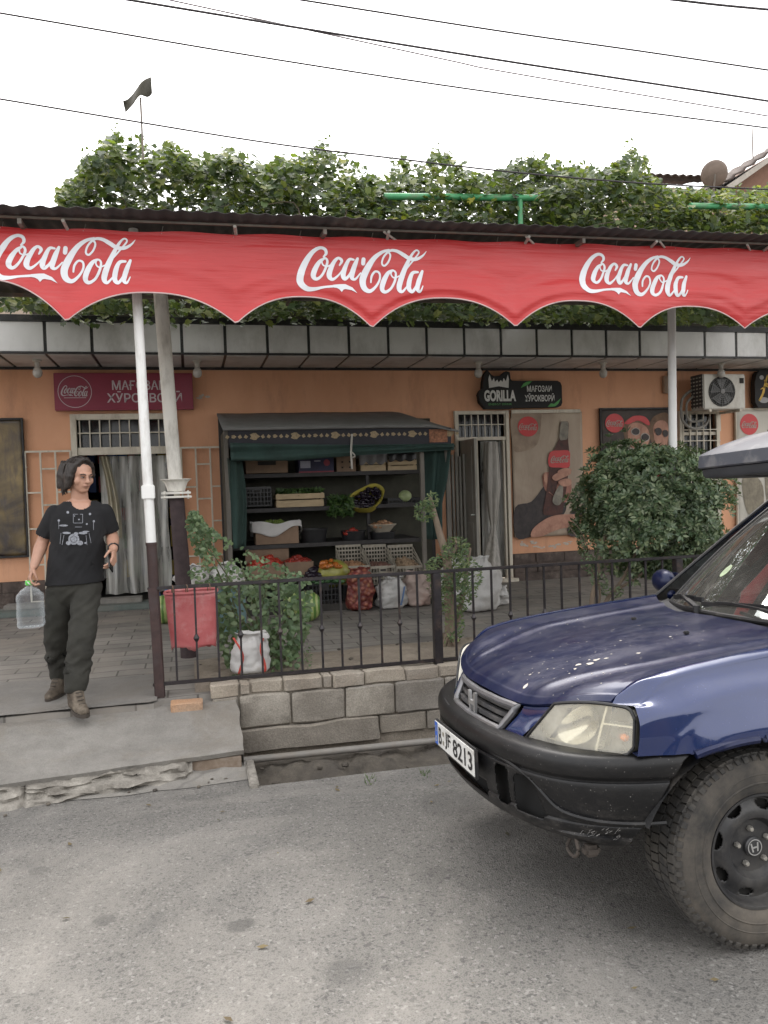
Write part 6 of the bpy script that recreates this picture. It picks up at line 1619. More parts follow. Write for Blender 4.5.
for i in range(170):
    s = -1 if rh.random() < .6 else 1; a = rh.uniform(.2, 2.9); x0 = math.cos(a)*.075; y0 = .02+math.sin(a)*.085
    if y0 < -.0: continue
    L = rh.uniform(.10, .19)*(1 if x0 < .03 else .75); w = rh.uniform(-.02, .02)
    pts = [hp(x0*k1, y0*k1+.0, z1) for k1, z1 in ((.75, .125), (1.22, .08), (1.34, .02), (1.36+w*4, .08-L), (1.30+w*6, .05-L))]
    b.tube(cr(pts, 3), [.0045, .0045, .004, .004, .004, .004, .0035, .0035, .003, .003, .0025, .002, .0012], 4)
b.build('loose_strands', MHAIR, man)
# t-shirt
b = MB()
TR0 = [(499, 68, 93, .060), (503, 62, 98, .085), (508, 54, 105.5, .105), (515, 50, 108.5, .122), (526, 51, 107.5, .134), (540, 50.5, 106.5, .134), (556, 49.5, 104, .130), (570, 48, 102.5, .130), (582, 46, 103, .142), (594, 46, 103, .142)]
def torso(u, v):
    k = v*(len(TR0)-1); i = min(int(k), len(TR0)-2); f = k-i; y, xa0, xb0, dd = [TR0[i][j]*(1-f)+TR0[i+1][j]*f for j in range(4)]
    c, e = J((xa0+xb0)/2, y, 0), J(xb0, y, 0); hw = (e-c).length; a = 2*PI*u; q = 1/(abs(math.cos(a))**2.5+abs(math.sin(a))**2.5)**.4
    return c+Vector((hw*q*math.cos(a), dd*q*math.sin(a)+.012, 0))
g_ = b.grid(torso, 40, 30, wrap=True); b.face([r_[0] for r_ in g_]); b.face([r_[-1] for r_ in g_][::-1])
for s_, e_ in ((shR, elR), (shL, elL)):
    q = s_.lerp(e_, .72); b.capsule(s_+Vector((0, 0, -.012)), q, .055, .059, 16)
shirt = b.build('t_shirt', MSHIRT, man); remesh(shirt, .007, 7, .5)
o_ = -Vector(man['_w'])
for v in shirt.data.vertices:
    p = v.co-o_; f = ss((chest.z+.05-p.z)/.2); w = .012*nz(p.x*5, p.y*5, p.z*8+p.x*7)+.014*(.35-abs(nz(p.x*8, p.y*7, p.z*11-p.x*12)))
    v.co += v.normal*(w*(.35+.65*f))
bm = bmesh.new(); bm.from_mesh(shirt.data)
def cut(bm, co, no): bmesh.ops.bisect_plane(bm, geom=list(bm.verts)+list(bm.edges)+list(bm.faces), plane_co=co+o_, plane_no=no, clear_outer=True)
cut(bm, J(77, 582.5, 0), Vector((0.03, 0, -1)))                                       # hem
bm2 = bm
# sleeves: open the ends
for s_, e_ in ((shR, elR), (shL, elL)):
    d = (e_-s_).normalized(); q = s_.lerp(e_, .78)+o_
    kill = [f for f in bm.faces if (f.calc_center_median()-q).dot(d) > 0 and (f.calc_center_median()-q).length < .11]
    bmesh.ops.delete(bm, geom=kill, context='FACES')
nq = J(81, 499, -.09)+o_                                               # scooped neck
kill = [f for f in bm.faces if (f.calc_center_median()-nq).length < .074 or f.calc_center_median().z > (J(80, 501.5, 0)+o_).z]
bmesh.ops.delete(bm, geom=kill, context='FACES')
bm.to_mesh(shirt.data); bm.free()
for p in shirt.data.polygons: p.use_smooth = True
m_ = shirt.modifiers.new('t', 'SOLIDIFY'); m_.thickness = .004; m_.offset = 1
# drum kit print laid on the chest
def chestp(px, py):
    p = J(px, py+2, 0); d = (p-CAM).normalized(); o = CAM+o_
    hit, loc, nn, idx = shirt.ray_cast(o, d)
    return (loc-o_ if hit else p)-d*.0062
bpy.context.view_layer.update()
b = MB()
def pdisc(cx, cy, r, n=14, ry=None): b.face([b.v(chestp(cx+r*math.cos(2*PI*k/n), cy+(ry or r)*math.sin(2*PI*k/n))) for k in range(n)])
def pline(x0, y0, x1, y1, w=.45):
    d = math.hypot(x1-x0, y1-y0); nx, ny = -(y1-y0)/d*w/2, (x1-x0)/d*w/2
    b.face([b.v(chestp(x0+nx, y0+ny)), b.v(chestp(x1+nx, y1+ny)), b.v(chestp(x1-nx, y1-ny)), b.v(chestp(x0-nx, y0-ny))])
pdisc(73.8, 537.2, 5.6); 
for cx, cy, rx, ry in ((66.5, 531, 4.2, 1.2), (83, 531, 4.5, 1.3), (63.5, 523.5, 4.6, 1.0), (86, 529.5, 3.6, .7), (68.5, 541, 2.6, 2.2), (80, 541, 3.2, 2.4), (76, 531.8, 2.4, 1.7), (85.6, 541, 1.5, 1.0)): pdisc(cx, cy, rx, 12, ry)
for l_ in ((58.8, 518, 58.8, 527), (93.5, 519, 93.5, 528), (73.3, 512, 73.3, 521), (82.6, 512, 82.6, 521), (73.3, 512.2, 78, 512.2), (80, 512.2, 82.6, 512.2), (73.5, 521, 82.5, 521), (61, 531, 60, 542), (89, 531, 91, 541), (64, 533, 62, 543), (86, 533, 87, 543), (75, 525, 82, 525)): pline(*l_)
for cx, cy, r in ((67.8, 510.3, 1.4), (90, 512, 1.3), (58.8, 518.5, 1.2), (93.8, 519.3, 1.2), (86.8, 522, 1.0), (79, 517.5, .8), (74.5, 514, .6)): pdisc(cx, cy, r, 8)
b.build('drum_print', simple('print_pale', (.24, .25, .28), .7, var=.5, sc=90), man, ang=90)
b = MB(); ring_ = [(73.8+3.3*math.cos(k*.5236), 537.2+3.3*math.sin(k*.5236)) for k in range(12)]
for (x0_, y0_), (x1_, y1_) in zip(ring_, ring_[1:]+ring_[:1]):
    q0, q1 = chestp(x0_, y0_), chestp(x1_, y1_); v_ = (CAM-q0).normalized()*.002; b.tube([q0+v_, q1+v_], .0012, 5)
b.build('drum_ring', MSHIRT, man)
# trousers
b = MB(); b.ball(pel+Vector((0, 0, -.045)), .150, 22, 16, (1.10, .78, .95))
for h_, k_, a_, sd in ((hipR, kneR, ankR, -1), (hipL, kneL, ankL, 1)):
    b.capsule(h_+Vector((0, 0, -.03)), k_, .097, .080, 18); b.capsule(k_, k_.lerp(a_, .55)+Vector((0, .02, 0)), .079, .076, 18); b.capsule(k_.lerp(a_, .55)+Vector((0, .02, 0)), a_+Vector((0, .0, .015)), .076, .068, 18)
trou = b.build('trousers', MTROU, man); remesh(trou, .008, 5, .5)
for v in trou.data.vertices:
    p = v.co-o_; f = ss((kneL.z+.05-p.z)/.25); w = .018*nz(p.x*4, p.y*4, p.z*12+p.x*6)+.030*(.35-abs(nz(p.x*5, p.y*5, p.z*15-p.x*11)))
    v.co += v.normal*(w*(.6+.8*f)*(.25+.75*ss((p.z-TZ-.16)/.18)))
bm = bmesh.new(); bm.from_mesh(trou.data)
for a_ in (ankR, ankL):
    kill = [f for f in bm.faces if f.calc_center_median().z < (a_+o_).z-.012 and (f.calc_center_median()-(a_+o_)).length < .14]; bmesh.ops.delete(bm, geom=kill, context='FACES')
bm.to_mesh(trou.data); bm.free()
for p in trou.data.polygons: p.use_smooth = True
m_ = trou.modifiers.new('t', 'SOLIDIFY'); m_.thickness = .005; m_.offset = 1
# boots
for a_, f_, lift, ry_ in ((ankR, footR, .0, .0), (ankL, footL, .0, 0)):
    f_ = Vector((f_.x, f_.y, 0)).normalized(); g = Vector((a_.x, a_.y, TZ)); sd = Vector((0, 0, 1)).cross(f_)
    b = MB(); b.capsule(a_+Vector((0, 0, .03)), g+Vector((0, 0, .06))-f_*.03, .058, .047, 16)
    b.capsule(g+Vector((0, 0, .055))-f_*.035, g+Vector((0, 0, .045))+f_*.10, .046, .042, 16); b.capsule(g+Vector((0, 0, .045))+f_*.10, g+Vector((0, 0, .040))+f_*.185, .045, .034, 16)
    b.capsule(a_+f_*.01, g+f_*.10+Vector((0, 0, .055)), .048, .038, 14)
    o = b.build('boot', MBOOT, man); remesh(o, .006, 4, .5)
    for v in o.data.vertices:
        if v.co.z+man['_w'][2] < TZ+.012: v.co.z = TZ+.012-man['_w'][2]
    b = MB(); out_ = []
    for k in range(24):
        a = 2*PI*k/24; c_ = math.cos(a); out_.append(g+f_*(.075+.150*c_)+sd*math.sin(a)*(.042+.010*ss((c_+.2)/1.0)))
    b.prism([p+Vector((0, 0, .001)) for p in out_], (0, 0, .024)); b.build('sole', MSOLE, o)
    b = MB()
    for k in range(5):
        q = a_.lerp(g+f_*.13+Vector((0, 0, .07)), k/4)+f_*(.055-.012*k)+Vector((0, 0, .012)); b.tube([q-sd*.020, q+f_*.004, q+sd*.020], .0035, 5)
    b.build('laces', simple('lace_dark', (.06, .05, .04), .8), o)
# bracelet
b = MB(); d_ = (wrL-elL).normalized(); m_ = d_.to_track_quat('Z', 'Y').to_matrix(); c_ = wrL-d_*.02
b.tube([c_+m_ @ Vector((.034*math.cos(k*PI/9), .034*math.sin(k*PI/9), 0)) for k in range(19)], .006, 6); b.build('bracelet', MBLKP, man)
# phone held in his left hand
pc = wrL+handLd*.098+Vector((-.020, -.016, -.008))
zph = handLd; xph = Vector((-.25, -.75, .62)); xph = (xph-zph*xph.dot(zph)).normalized(); yph = zph.cross(xph)
b = MB(); b.box(pc, (.070, .009, .135), Matrix((xph, yph, zph)).transposed(), .003)
tag(b.build('phone', simple('phone_black', (.012, .012, .013), .2)), "black phone held in the man's left hand", 'phone')
# five-litre water bottle carried in his right hand
jb = at(31.5, 628, YM-.10); zb_ = jb.z; zt_ = at(31.5, 580, YM-.10).z; H = zt_-zb_
jug = thing('water_bottle', "clear plastic five litre water bottle with green cap carried by the man", 'bottle', jb)
def m_pet():
    t = NT('clear_pet'); t.set((.80, .84, .87), .08); t.b.inputs['Specular IOR Level'].default_value = .8
    tr = t.n('ShaderNodeBsdfTransparent'); tr.inputs[0].default_value = (.93, .95, .96, 1)
    lw = t.n('ShaderNodeLayerWeight'); lw.inputs[0].default_value = .35
    f = t.n('ShaderNodeMapRange'); f.inputs['To Min'].default_value = .04; f.inputs['To Max'].default_value = .5; t.l(lw.outputs['Facing'], f.inputs['Value'])
    ms = t.n('ShaderNodeMixShader'); t.l(f.outputs[0], ms.inputs[0]); t.l(tr.outputs[0], ms.inputs[1]); t.l(t.b.outputs[0], ms.inputs[2])
    t.bump(t.noise(14, 3), .25, .02); t.l(ms.outputs[0], t.t.nodes['Material Output'].inputs['Surface']); return t.m
b = MB()
def jugf(u, v):
    a = 2*PI*u; k = lerp_tab([(0, 0), (.01, .80), (.05, .97), (.12, 1), (.20, .95), (.25, 1), (.60, .96), (.66, 1), (.74, .97), (.84, .75), (.91, .42), (.94, .22), (1, .20)], v)
    sq = 1/max(abs(math.cos(a))**4+abs(math.sin(a))**4, .01)**.25 if v < .8 else 1
    return jb+Vector((.086*k*sq*math.cos(a), .080*k*sq*math.sin(a)+.006*math.sin(v*40)*(1 if .25 < v < .6 else 0)*0, H*.93*v))
b.grid(jugf, 40, 50, wrap=True); b.build('bottle_body', m_pet(), jug, ang=60)
b = MB(); b.lathe([(0, 0), (.024, 0), (.026, .004), (.026, .026), (.022, .03), (0, .03)], jb+Vector((0, 0, H*.90)), seg=20); b.build('cap', simple('cap_green', (.10, .52, .07), .4), jug)
b = MB(); hk = wrR+handRd*.105+Vector((.012, -.01, -.022)); b.tube(cr([jb+Vector((-.024, 0, H*.9)), jb+Vector((-.02, 0, H*.99)), hk+Vector((0, -.035, .0)), hk+Vector((0, .035, 0)), jb+Vector((.02, 0, H*.99)), jb+Vector((.024, 0, H*.9))], 6), .0045, 6)
b.build('handle', simple('handle_white', (.5, .55, .5), .4), jug)
# ================================================================== the car (car space: x forward from the front axle, y to its left, z up)
TILT = R(2.2)
RC = Matrix.Rotation(PI, 3, 'Z') @ Matrix.Rotation(TILT, 3, 'X')
CLOC = Vector((1.87, 2.38, 0.0))-RC @ Vector((0, .8, 0))
car = thing('parked_car', 'dusty dark blue off-road car with black bumper and steel wheels', 'car', CLOC, None, False)
car.rotation_euler = (TILT, 0, PI)
def m_paint(name, dustamt=1.0, ca=(.0022, .0125, .070), cb=(.0030, .0155, .086), coat=1.0, r0=.18):
    t = NT(name); g = t.n('ShaderNodeNewGeometry')
    base = t.ramp(t.noise(2.5, 3), .3, .7, ca, cb)
    sx = t.n('ShaderNodeSeparateXYZ'); t.l(g.outputs['Normal'], sx.inputs[0])
    up = t.ramp(sx.outputs['Z'], .55, .97)
    d1 = t.ramp(t.noise(4, 7, .8, (1, 1.6, 1)), .42, .72, (.05, .05, .05), (1, 1, 1))
    sp = t.ramp(t.vor(120, 'F1'), .05, .22, (1, 1, 1), (0, 0, 0)); sp2 = t.ramp(t.noise(60, 3, .7), .55, .68)
    spk = t.math('MULTIPLY', sp, sp2)
    f = t.math('MULTIPLY', t.math('MULTIPLY', up, d1), .13*dustamt); low = t.math('MULTIPLY', t.ramp(t.noise(5, 6, .75), .5, .75), .05*(1 if dustamt > 1 else .4))
    f = t.math('ADD', f, low); f = t.math('ADD', f, t.math('MULTIPLY', spk, .24*dustamt)); f = t.math('MINIMUM', f, .7)
    c = t.mix(f, base, (.27, .25, .24))
    r = t.math('ADD', t.math('MULTIPLY', f, .9), r0)
    t.set(c, r, .25); t.b.inputs['Coat Weight'].default_value = coat
    t.l(t.math('ADD', t.math('MULTIPLY', f, .8), .05), t.b.inputs['Coat Roughness'])
    return t.m
MPAINT = m_paint('car_paint_blue'); MPAINTSH = m_paint('shaded_paint_blue', 1.35, (.0026, .0066, .034), (.0036, .0085, .044), .14, .30)  # second is the same blue darkened, dark reflections put into its base colour
MPAINTSH.node_tree.nodes['Principled BSDF'].inputs['Specular IOR Level'].default_value = .35
def m_bumper():
    t = NT('bumper_plastic'); c = t.ramp(t.noise(3, 5), .3, .7, (.0045, .0045, .005), (.009, .009, .010))
    sx = t.n('ShaderNodeSeparateXYZ'); t.l(t.coord(), sx.inputs[0]); lowz = t.ramp(sx.outputs['Z'], .34, .60, (1, 1, 1), (.15, .15, .15))
    d = t.math('MULTIPLY', t.ramp(t.noise(6, 8, .8, (1, 1, 2.2)), .48, .74), lowz); c = t.mix(t.math('MULTIPLY', d, .50), c, (.16, .145, .13))
    sp = t.math('MULTIPLY', t.ramp(t.vor(75), .08, .2, (1, 1, 1), (0, 0, 0)), t.ramp(t.noise(30, 4, .75), .48, .62)); c = t.mix(t.math('MULTIPLY', sp, .45), c, (.30, .285, .27))
    t.bump(t.noise(260, 2), .12, .002); t.b.inputs['Specular IOR Level'].default_value = .32; return t.set(c, .40)
MBUMP = m_bumper()
MTRIM = simple('black_trim', (.014, .014, .015), .5, var=.3, dirt=(.10, .09, .08), dsc=7, damt=(.55, .78))
MGUN = simple('grille_chrome', (.20, .20, .21), .4, .6, var=.25, sc=12, dirt=(.16, .15, .14), dsc=9, damt=(.45, .75))
MSLAT = simple('grille_slat', (.045, .045, .048), .5, var=.3, sc=12, dirt=(.14, .13, .12), dsc=8, damt=(.48, .75))
# ---- surface tables
XF = [(0, .692), (.2, .680), (.32, .657), (.42, .637), (.53, .598), (.60, .556), (.66, .514), (.72, .465), (.8, .40)]
ZE = [(0, .822), (.2, .816), (.32, .811), (.42, .824), (.51, .843), (.58, .862), (.65, .878), (.72, .884), (.8, .884)]
AR = [(0, 0), (.015, .016), (.03, .030), (.06, .048), (.09, .061), (.19, .092), (.29, .113), (.49, .144), (.69, .168), (.89, .190), (1.09, .210), (1.19, .220)]
def smooth_tab(tab, x):
    return .25*lerp_tab(tab, x-.03)+.5*lerp_tab(tab, x)+.25*lerp_tab(tab, x+.03)
def xf(y): return smooth_tab(XF, abs(y))
def yr_(x): return .355+.16*ss((.64-x)/.55)+.02*(.64-x)
def hood_z(x, y):
    y = abs(y); s = max(0, xf(y)-x); ze = smooth_tab(ZE, y)
    z = ze+(smooth_tab(AR, s) if s > .03 else lerp_tab(AR, s))*(1-.26*ss((y-.2)/.6))
    rg = ss((s-.01)/.10); d = (y-yr_(x))
    z += rg*(.006*math.exp(-(d/.020)**2)+.010*ss((d+.05)/.08)-.014*math.exp(-((d-.075)/.055)**2))
    if y > .66: z += .014*ss((y-.66)/.1)*rg
    return z
XW = -.50
def cowl_x(y): return -.455-.16*(abs(y)/.72)**2
def hood_map(u, v):
    y = -.708+1.416*u; x = xf(y)+(cowl_x(y)-xf(y))*(v**1.7)
    return Vector((x, y, hood_z(x, y)))
b = MB(); g = b.grid(hood_map, 150, 90)
for row in ([r[0] for r in g], [r for r in g[0]], [r for r in g[-1]]):   # turned down lip
    lo = [b.v(v.co+Vector((-.012 if row is not g[0] else 0, 0, -.012))) for v in row]
    for i in range(len(row)-1): b.face([row[i], row[i+1], lo[i+1], lo[i]])
b.build('bonnet', MPAINTSH, car, ang=60)
# splashes and droppings dried on the bonnet
b = MB(); rc_ = random.Random(12)
def fleck(x, y, r, st=1.0, a=0.0):
    n = 9; pts = []
    for k in range(n):
        t = 2*PI*k/n; q = r*rc_.uniform(.55, 1.25); dx, dy = q*math.cos(t)*st, q*math.sin(t); X = x+dx*math.cos(a)-dy*math.sin(a); Y = y+dx*math.sin(a)+dy*math.cos(a)
        pts.append(b.v((X, Y, hood_z(X, Y)+.0016)))
    b.face(pts)
for x, y, r, st, a in ((.60, .27, .010, 2.4, .5), (.55, .20, .006, 1.5, 0), (.52, .22, .005, 1, 0), (.40, .30, .008, 1.6, .4), (.37, .27, .012, 1.6, .2), (.33, .29, .014, 1.6, .2), (.29, .27, .012, 2, .3), (.25, .28, .009, 1.5, 0), (.21, .25, .006, 1, 0), (.12, .31, .009, 1.2, 0), (.44, .33, .006, 1, 0), (.31, .25, .006, 1, 0), (.08, .1, .007, 1, 0), (-.1, .2, .007, 1, 0)): fleck(x, y, r*.8, st, a)
for i in range(140): fleck(rc_.uniform(-.35, .62), rc_.uniform(-.6, .62), rc_.uniform(.0012, .0035))
b.build('dried_splashes', simple('dried_mud', (.44, .41, .36), .9, var=.2, sc=60), car, ang=90)
b = MB()
for s in (-1, 1):
    x, y = -.20+.03*s, -.05+.26*s; b.box((x, y, hood_z(x, y)+.008), (.025, .018, .012), None, .004)
b.build('washer_nozzles', MTRIM, car)
# ---- wings
ARCH = [(-.475, .28), (-.47, .40), (-.44, .50), (-.385, .60), (-.30, .685), (-.2, .728), (-.1, .747), (0, .753), (.1, .750), (.2, .738), (.262, .722), (.30, .70), (.36, .61), (.405, .52), (.46, .45), (.515, .38)]
ARX = [p for p in ARCH]
def arch_z(x): return lerp_tab(ARX, x)
def arch_x_front(z): return lerp_tab([(p[1], p[0]) for p in reversed(ARCH[8:])], z)
def side_y(x, z):
    base = lerp_tab([(.28, .800), (.40, .838), (.52, .856), (.65, .866), (.78, .868), (.86, .858), (.93, .838), (1.0, .805)], z)
    if x > -.2: base -= .055*ss((x-.12)/.5)**1.3*1.0
    return base
def flare(x, z):
    d = math.hypot(x, z-.334); return .022*ss((.56-d)/.12) if z > .334 else .0
BT = .722                                   # where the bumper meets the wing
def wing_pt(u, v, S=1):
    xfr = lerp_tab([(0, .474), (.25, .424), (.45, .432), (1, .452)], v); x = xfr-(xfr+.618)*u
    top = Vector((x, .714, hood_z(x, .714))); crest_y = .775; zc = hood_z(x, .708)+.002
    zb = BT if x > .275 else arch_z(x) if x > -.47 else .34
    yb = side_y(x, zb)+flare(x, zb)
    # v: 0 seam, .3 crest, 1 bottom edge
    if v < .25:
        k = v/.25; y = .714+(.778-.714)*k; z = zc+.006*math.sin(PI*k*.9)-.010*k*k
    else:
        k = (v-.25)/.75; z0 = zc-.010; z = z0+(zb-z0)*k
        ys = side_y(x, z)+flare(x, z); y = .778+(ys-.778)*min(1, ss(min(1, k*2.6))*1.0)
        wb = ss((x-.20)/.12); y = y*(1-wb)+wb*(.778+(min(ys, .86)-.778)*ss(min(1, k*2.2)))
    dfr = (xfr-x); z -= max(0, z-.876)*(1-ss(dfr/(.02+.14*ss(v/.25))))**1.5*ss(1.35-v*1.2) if v < .9 else 0
    return Vector((x, y*S, z))
for S in (1, -1):
    b = MB(); g = b.grid(lambda u, v: wing_pt(u**1.15, v, S), 130, 44)
    row = [r[-1] for r in g]; lo = [b.v(v.co+Vector((0, -.035*S, .004))) for v in row]
    for i in range(len(row)-1): b.face([row[i], row[i+1], lo[i+1], lo[i]])
    top = [r[0] for r in g]; lo = [b.v(v.co+Vector((0, -.001*S, -.03))) for v in top]
    for i in range(len(top)-1): b.face([top[i], top[i+1], lo[i+1], lo[i]])
    fr = [v for v in g[0]]; lo = [b.v(v.co+Vector((-.012, -.02*S, 0))) for v in fr]
    for i in range(len(fr)-1): b.face([fr[i], fr[i+1], lo[i+1], lo[i]])
    wing = b.build('wing', MPAINT, car, ang=50)
    b = MB()                                    # black lip along the arch
    pts = [Vector((x, (side_y(x, z)+flare(x, z)-.006)*S, z-.004)) for x, z in cr(ARCH[1:11], 4)]
    b.tube(pts, .015, 8); b.build('arch_lip', MPAINTSH, wing)
    b = MB()                                    # wheel well
    def well(u, v): a = .38+(PI-.6)*u; r = .455; return Vector((.0+r*math.cos(a)*1.03, (.855-.42*v)*S, .334+r*.90*math.sin(a)))
    b.grid(well, 40, 6); b.poly([Vector((.47*math.cos(a), .44*S, .334+.42*math.sin(a))) for a in [PI*k/20 for k in range(21)]])
    b.build('wheel_well', MTRIM, car)
# ---- front panel with grille
def nose_x(y, z): return xf(y)+.058*ss((.815-z)/.14)-.008
b = MB()
gw = lambda z: .262+(z-.695)*.50
lampin = lambda z: .398+(z-.690)*.80
for S in (1, -1):
    def fp(u, v):
        z = .672+(smooth_tab(ZE, .42)-.012-.672)*v; y0 = gw(z)+.022; y1 = lampin(z)-.006; y = y0+(y1-y0)*u; zz = z+(smooth_tab(ZE, y)-.012-(smooth_tab(ZE, .42)-.012))*v
        return Vector((nose_x(y, z), y*S, zz))
    b.grid(fp, 12, 16)
b.grid(lambda u, v: Vector((nose_x(-.40+.80*u, .69)+.004, -.40+.80*u, .652+.036*v)), 30, 3)
b.build('front_panel', MPAINT, car)
grl = MB()
def gcurve(z, n=18, e=0.0): return [Vector((nose_x(y, z)+e, y, z)) for y in [(-gw(z)+2*gw(z)*k/n) for k in range(n+1)]]
zt_g, zb_g = .795, .702
ring_pts = gcurve(zt_g, 18, .006)+[Vector((nose_x(gw(z), z)+.006, gw(z), z)) for z in (.78, .75, .72)]+gcurve(zb_g, 18, .006)[::-1]+[Vector((nose_x(gw(z), z)+.006, -gw(z), z)) for z in (.72, .75, .78)]
grl.tube(ring_pts+[ring_pts[0]], .015, 8); grille = grl.build('grille', MGUN, car)
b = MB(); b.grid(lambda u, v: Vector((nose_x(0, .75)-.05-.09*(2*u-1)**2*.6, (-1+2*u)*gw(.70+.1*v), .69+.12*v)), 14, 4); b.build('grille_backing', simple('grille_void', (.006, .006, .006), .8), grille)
b = MB()
for z in (.724, .750, .777):
    n = 18; P0 = gcurve(z, n, -.004); 
    for i in range(n):
        p, q = P0[i], P0[i+1]; A = [p+Vector((0, 0, .009)), p+Vector((-.03, 0, .004)), p+Vector((-.03, 0, -.004)), p+Vector((0, 0, -.009))]; B = [v+q-p for v in A]
        for k in range(4): b.face([b.v(A[k]), b.v(B[k]), b.v(B[(k+1) % 4]), b.v(A[(k+1) % 4])])
b.build('grille_slats', MSLAT, grille)
b = MB(); ex = nose_x(0, .75)+.016
for s in (-1, 1):
    P = [(.044*s, .046), (.026*s, .046), (.016*s, -.044), (.032*s, -.044)]
    b.prism([(ex-.004*0, y, .752+z) for y, z in P], (.012, 0, 0))
b.box((ex+.006, 0, .752), (.012, .042, .018)); b.build('emblem', simple('emblem_silver', (.55, .55, .55), .3, .8, var=.1), grille)
# ---- headlights
IB, OB, IT, OT = Vector((.676, .405, .690)), Vector((.452, .804, .712)), Vector((.604, .533, .849)), Vector((.430, .790, .870))
def lamp_pt(u, v, dep=0.0):
    """u inner to outer, v bottom to top"""
    B0 = IB.lerp(OB, u)+Vector((.012, .005, -.002))*math.sin(PI*u); T0 = IT.lerp(OT, u)+Vector((.014, .010, .016))*math.sin(PI*u)
    p = B0.lerp(T0, v); n = Vector((.82, .55, .12)).normalized()
    return p+n*(.004*math.sin(PI*v)*math.sin(PI*min(1, .1+u))-dep)
def m_lens():
    t = NT('yellowed_lens'); t.set((.86, .83, .74), .12); t.b.inputs['Coat Weight'].default_value = .6
    tr = t.n('ShaderNodeBsdfTransparent'); tr.inputs[0].default_value = (.97, .95, .86, 1); ms = t.n('ShaderNodeMixShader')
    f = t.ramp(t.noise(7, 4, .6), .3, .75, (.20, .20, .20), (.46, .46, .46)); t.l(f, ms.inputs[0]); t.l(tr.outputs[0], ms.inputs[1]); t.l(t.b.outputs[0], ms.inputs[2]); t.l(ms.outputs[0], t.t.nodes['Material Output'].inputs['Surface']); return t.m
MLENS = m_lens()
MHOUS = simple('lamp_housing', (.66, .63, .54), .35, .1, var=.12, sc=9); MREFL = simple('lamp_reflector', (.66, .64, .58), .16, .85, var=.1)
for S in (1, -1):
    fl_ = lambda p: Vector((p.x, p.y*S, p.z))
    def rnd_uv(u, v):           # round the two outer corners
        c = .13; a = max(0, (u-(1-c))/c); k = 1-math.sqrt(max(0, 1-a*a))
        return u, .5+(v-.5)*(1-k*.40)
    b = MB(); b.grid(lambda u, v: fl_(lamp_pt(*rnd_uv(u, v))), 40, 22); lamp = b.build('headlight', MLENS, car, ang=80)
    b = MB()
    rim = [(u/24, 0) for u in range(25)]+[(1, v/10) for v in range(1, 10)]+[(1-u/24, 1) for u in range(25)]+[(0, 1-v/10) for v in range(1, 10)]
    P = [fl_(lamp_pt(*rnd_uv(u, v))) for u, v in rim]; b.tube(P+[P[0]], .006, 6); b.build('gasket', MTRIM, lamp)
    b = MB()                                     # housing walls and back
    Q = [fl_(lamp_pt(*rnd_uv(u, v), .006)) for u, v in rim]; Q2 = [fl_(lamp_pt(u*.94+.03, v*.88+.06, .075)) for u, v in rim]
    n = len(Q)
    for i in range(n): b.face([b.v(Q[i]), b.v(Q[(i+1) % n]), b.v(Q2[(i+1) % n]), b.v(Q2[i])])
    b.face([b.v(p) for p in Q2])
    for u0, v0, u1, v1 in ((.685, .02, .685, .98), (.69, .60, .985, .60)):     # dividers of the outer chambers
        for dd in (0,):
            A, B_ = (u0, v0), (u1, v1); k = 10; w = .011
            for i in range(k):
                f0, f1 = i/k, (i+1)/k; pa = (A[0]+(B_[0]-A[0])*f0, A[1]+(B_[1]-A[1])*f0); pb = (A[0]+(B_[0]-A[0])*f1, A[1]+(B_[1]-A[1])*f1)
                o = (w, 0) if u0 == u1 else (0, w*1.6)
                b.face([b.v(fl_(lamp_pt(pa[0]-o[0], pa[1]-o[1], .009))), b.v(fl_(lamp_pt(pa[0]+o[0], pa[1]+o[1], .009))), b.v(fl_(lamp_pt(pb[0]+o[0], pb[1]+o[1], .009))), b.v(fl_(lamp_pt(pb[0]-o[0], pb[1]-o[1], .009)))])
    b.build('lamp_housing', MHOUS, lamp, ang=30)
    b = MB()
    def bowl(u, v):
        a = 2*PI*u; r = v; return fl_(lamp_pt(.44+.205*r*math.cos(a), .50+.42*r*math.sin(a), .068-.050*r*r))
    b.grid(bowl, 36, 10, wrap=True); b.build('reflector', MREFL, lamp)
    b = MB(); b.grid(lambda u, v: fl_(lamp_pt(.205+.02*math.sin(v*PI)+.030*u, .14+.72*v, .022+.02*u)), 3, 12); b.build('reflector_edge', MGUN, lamp)
    b = MB()
    for (u0, u1, v0, v1) in ((.72, .965, .655, .93), (.72, .965, .08, .55)):
        b.grid(lambda u, v: fl_(lamp_pt(u0+(u1-u0)*u, v0+(v1-v0)*v, .030+.006*math.cos(u*2*PI*9))), 54, 4)
    b.build('ribbed_chambers', simple('ribbed_glass', (.50, .48, .42), .2, .55, var=.15), lamp, ang=20)
    b = MB(); b.ball(fl_(lamp_pt(.895, .36, .020)), .017, 12, 8, (1, 1, .8)); b.build('amber_bulb', simple('amber', (.62, .20, .04), .3), lamp)
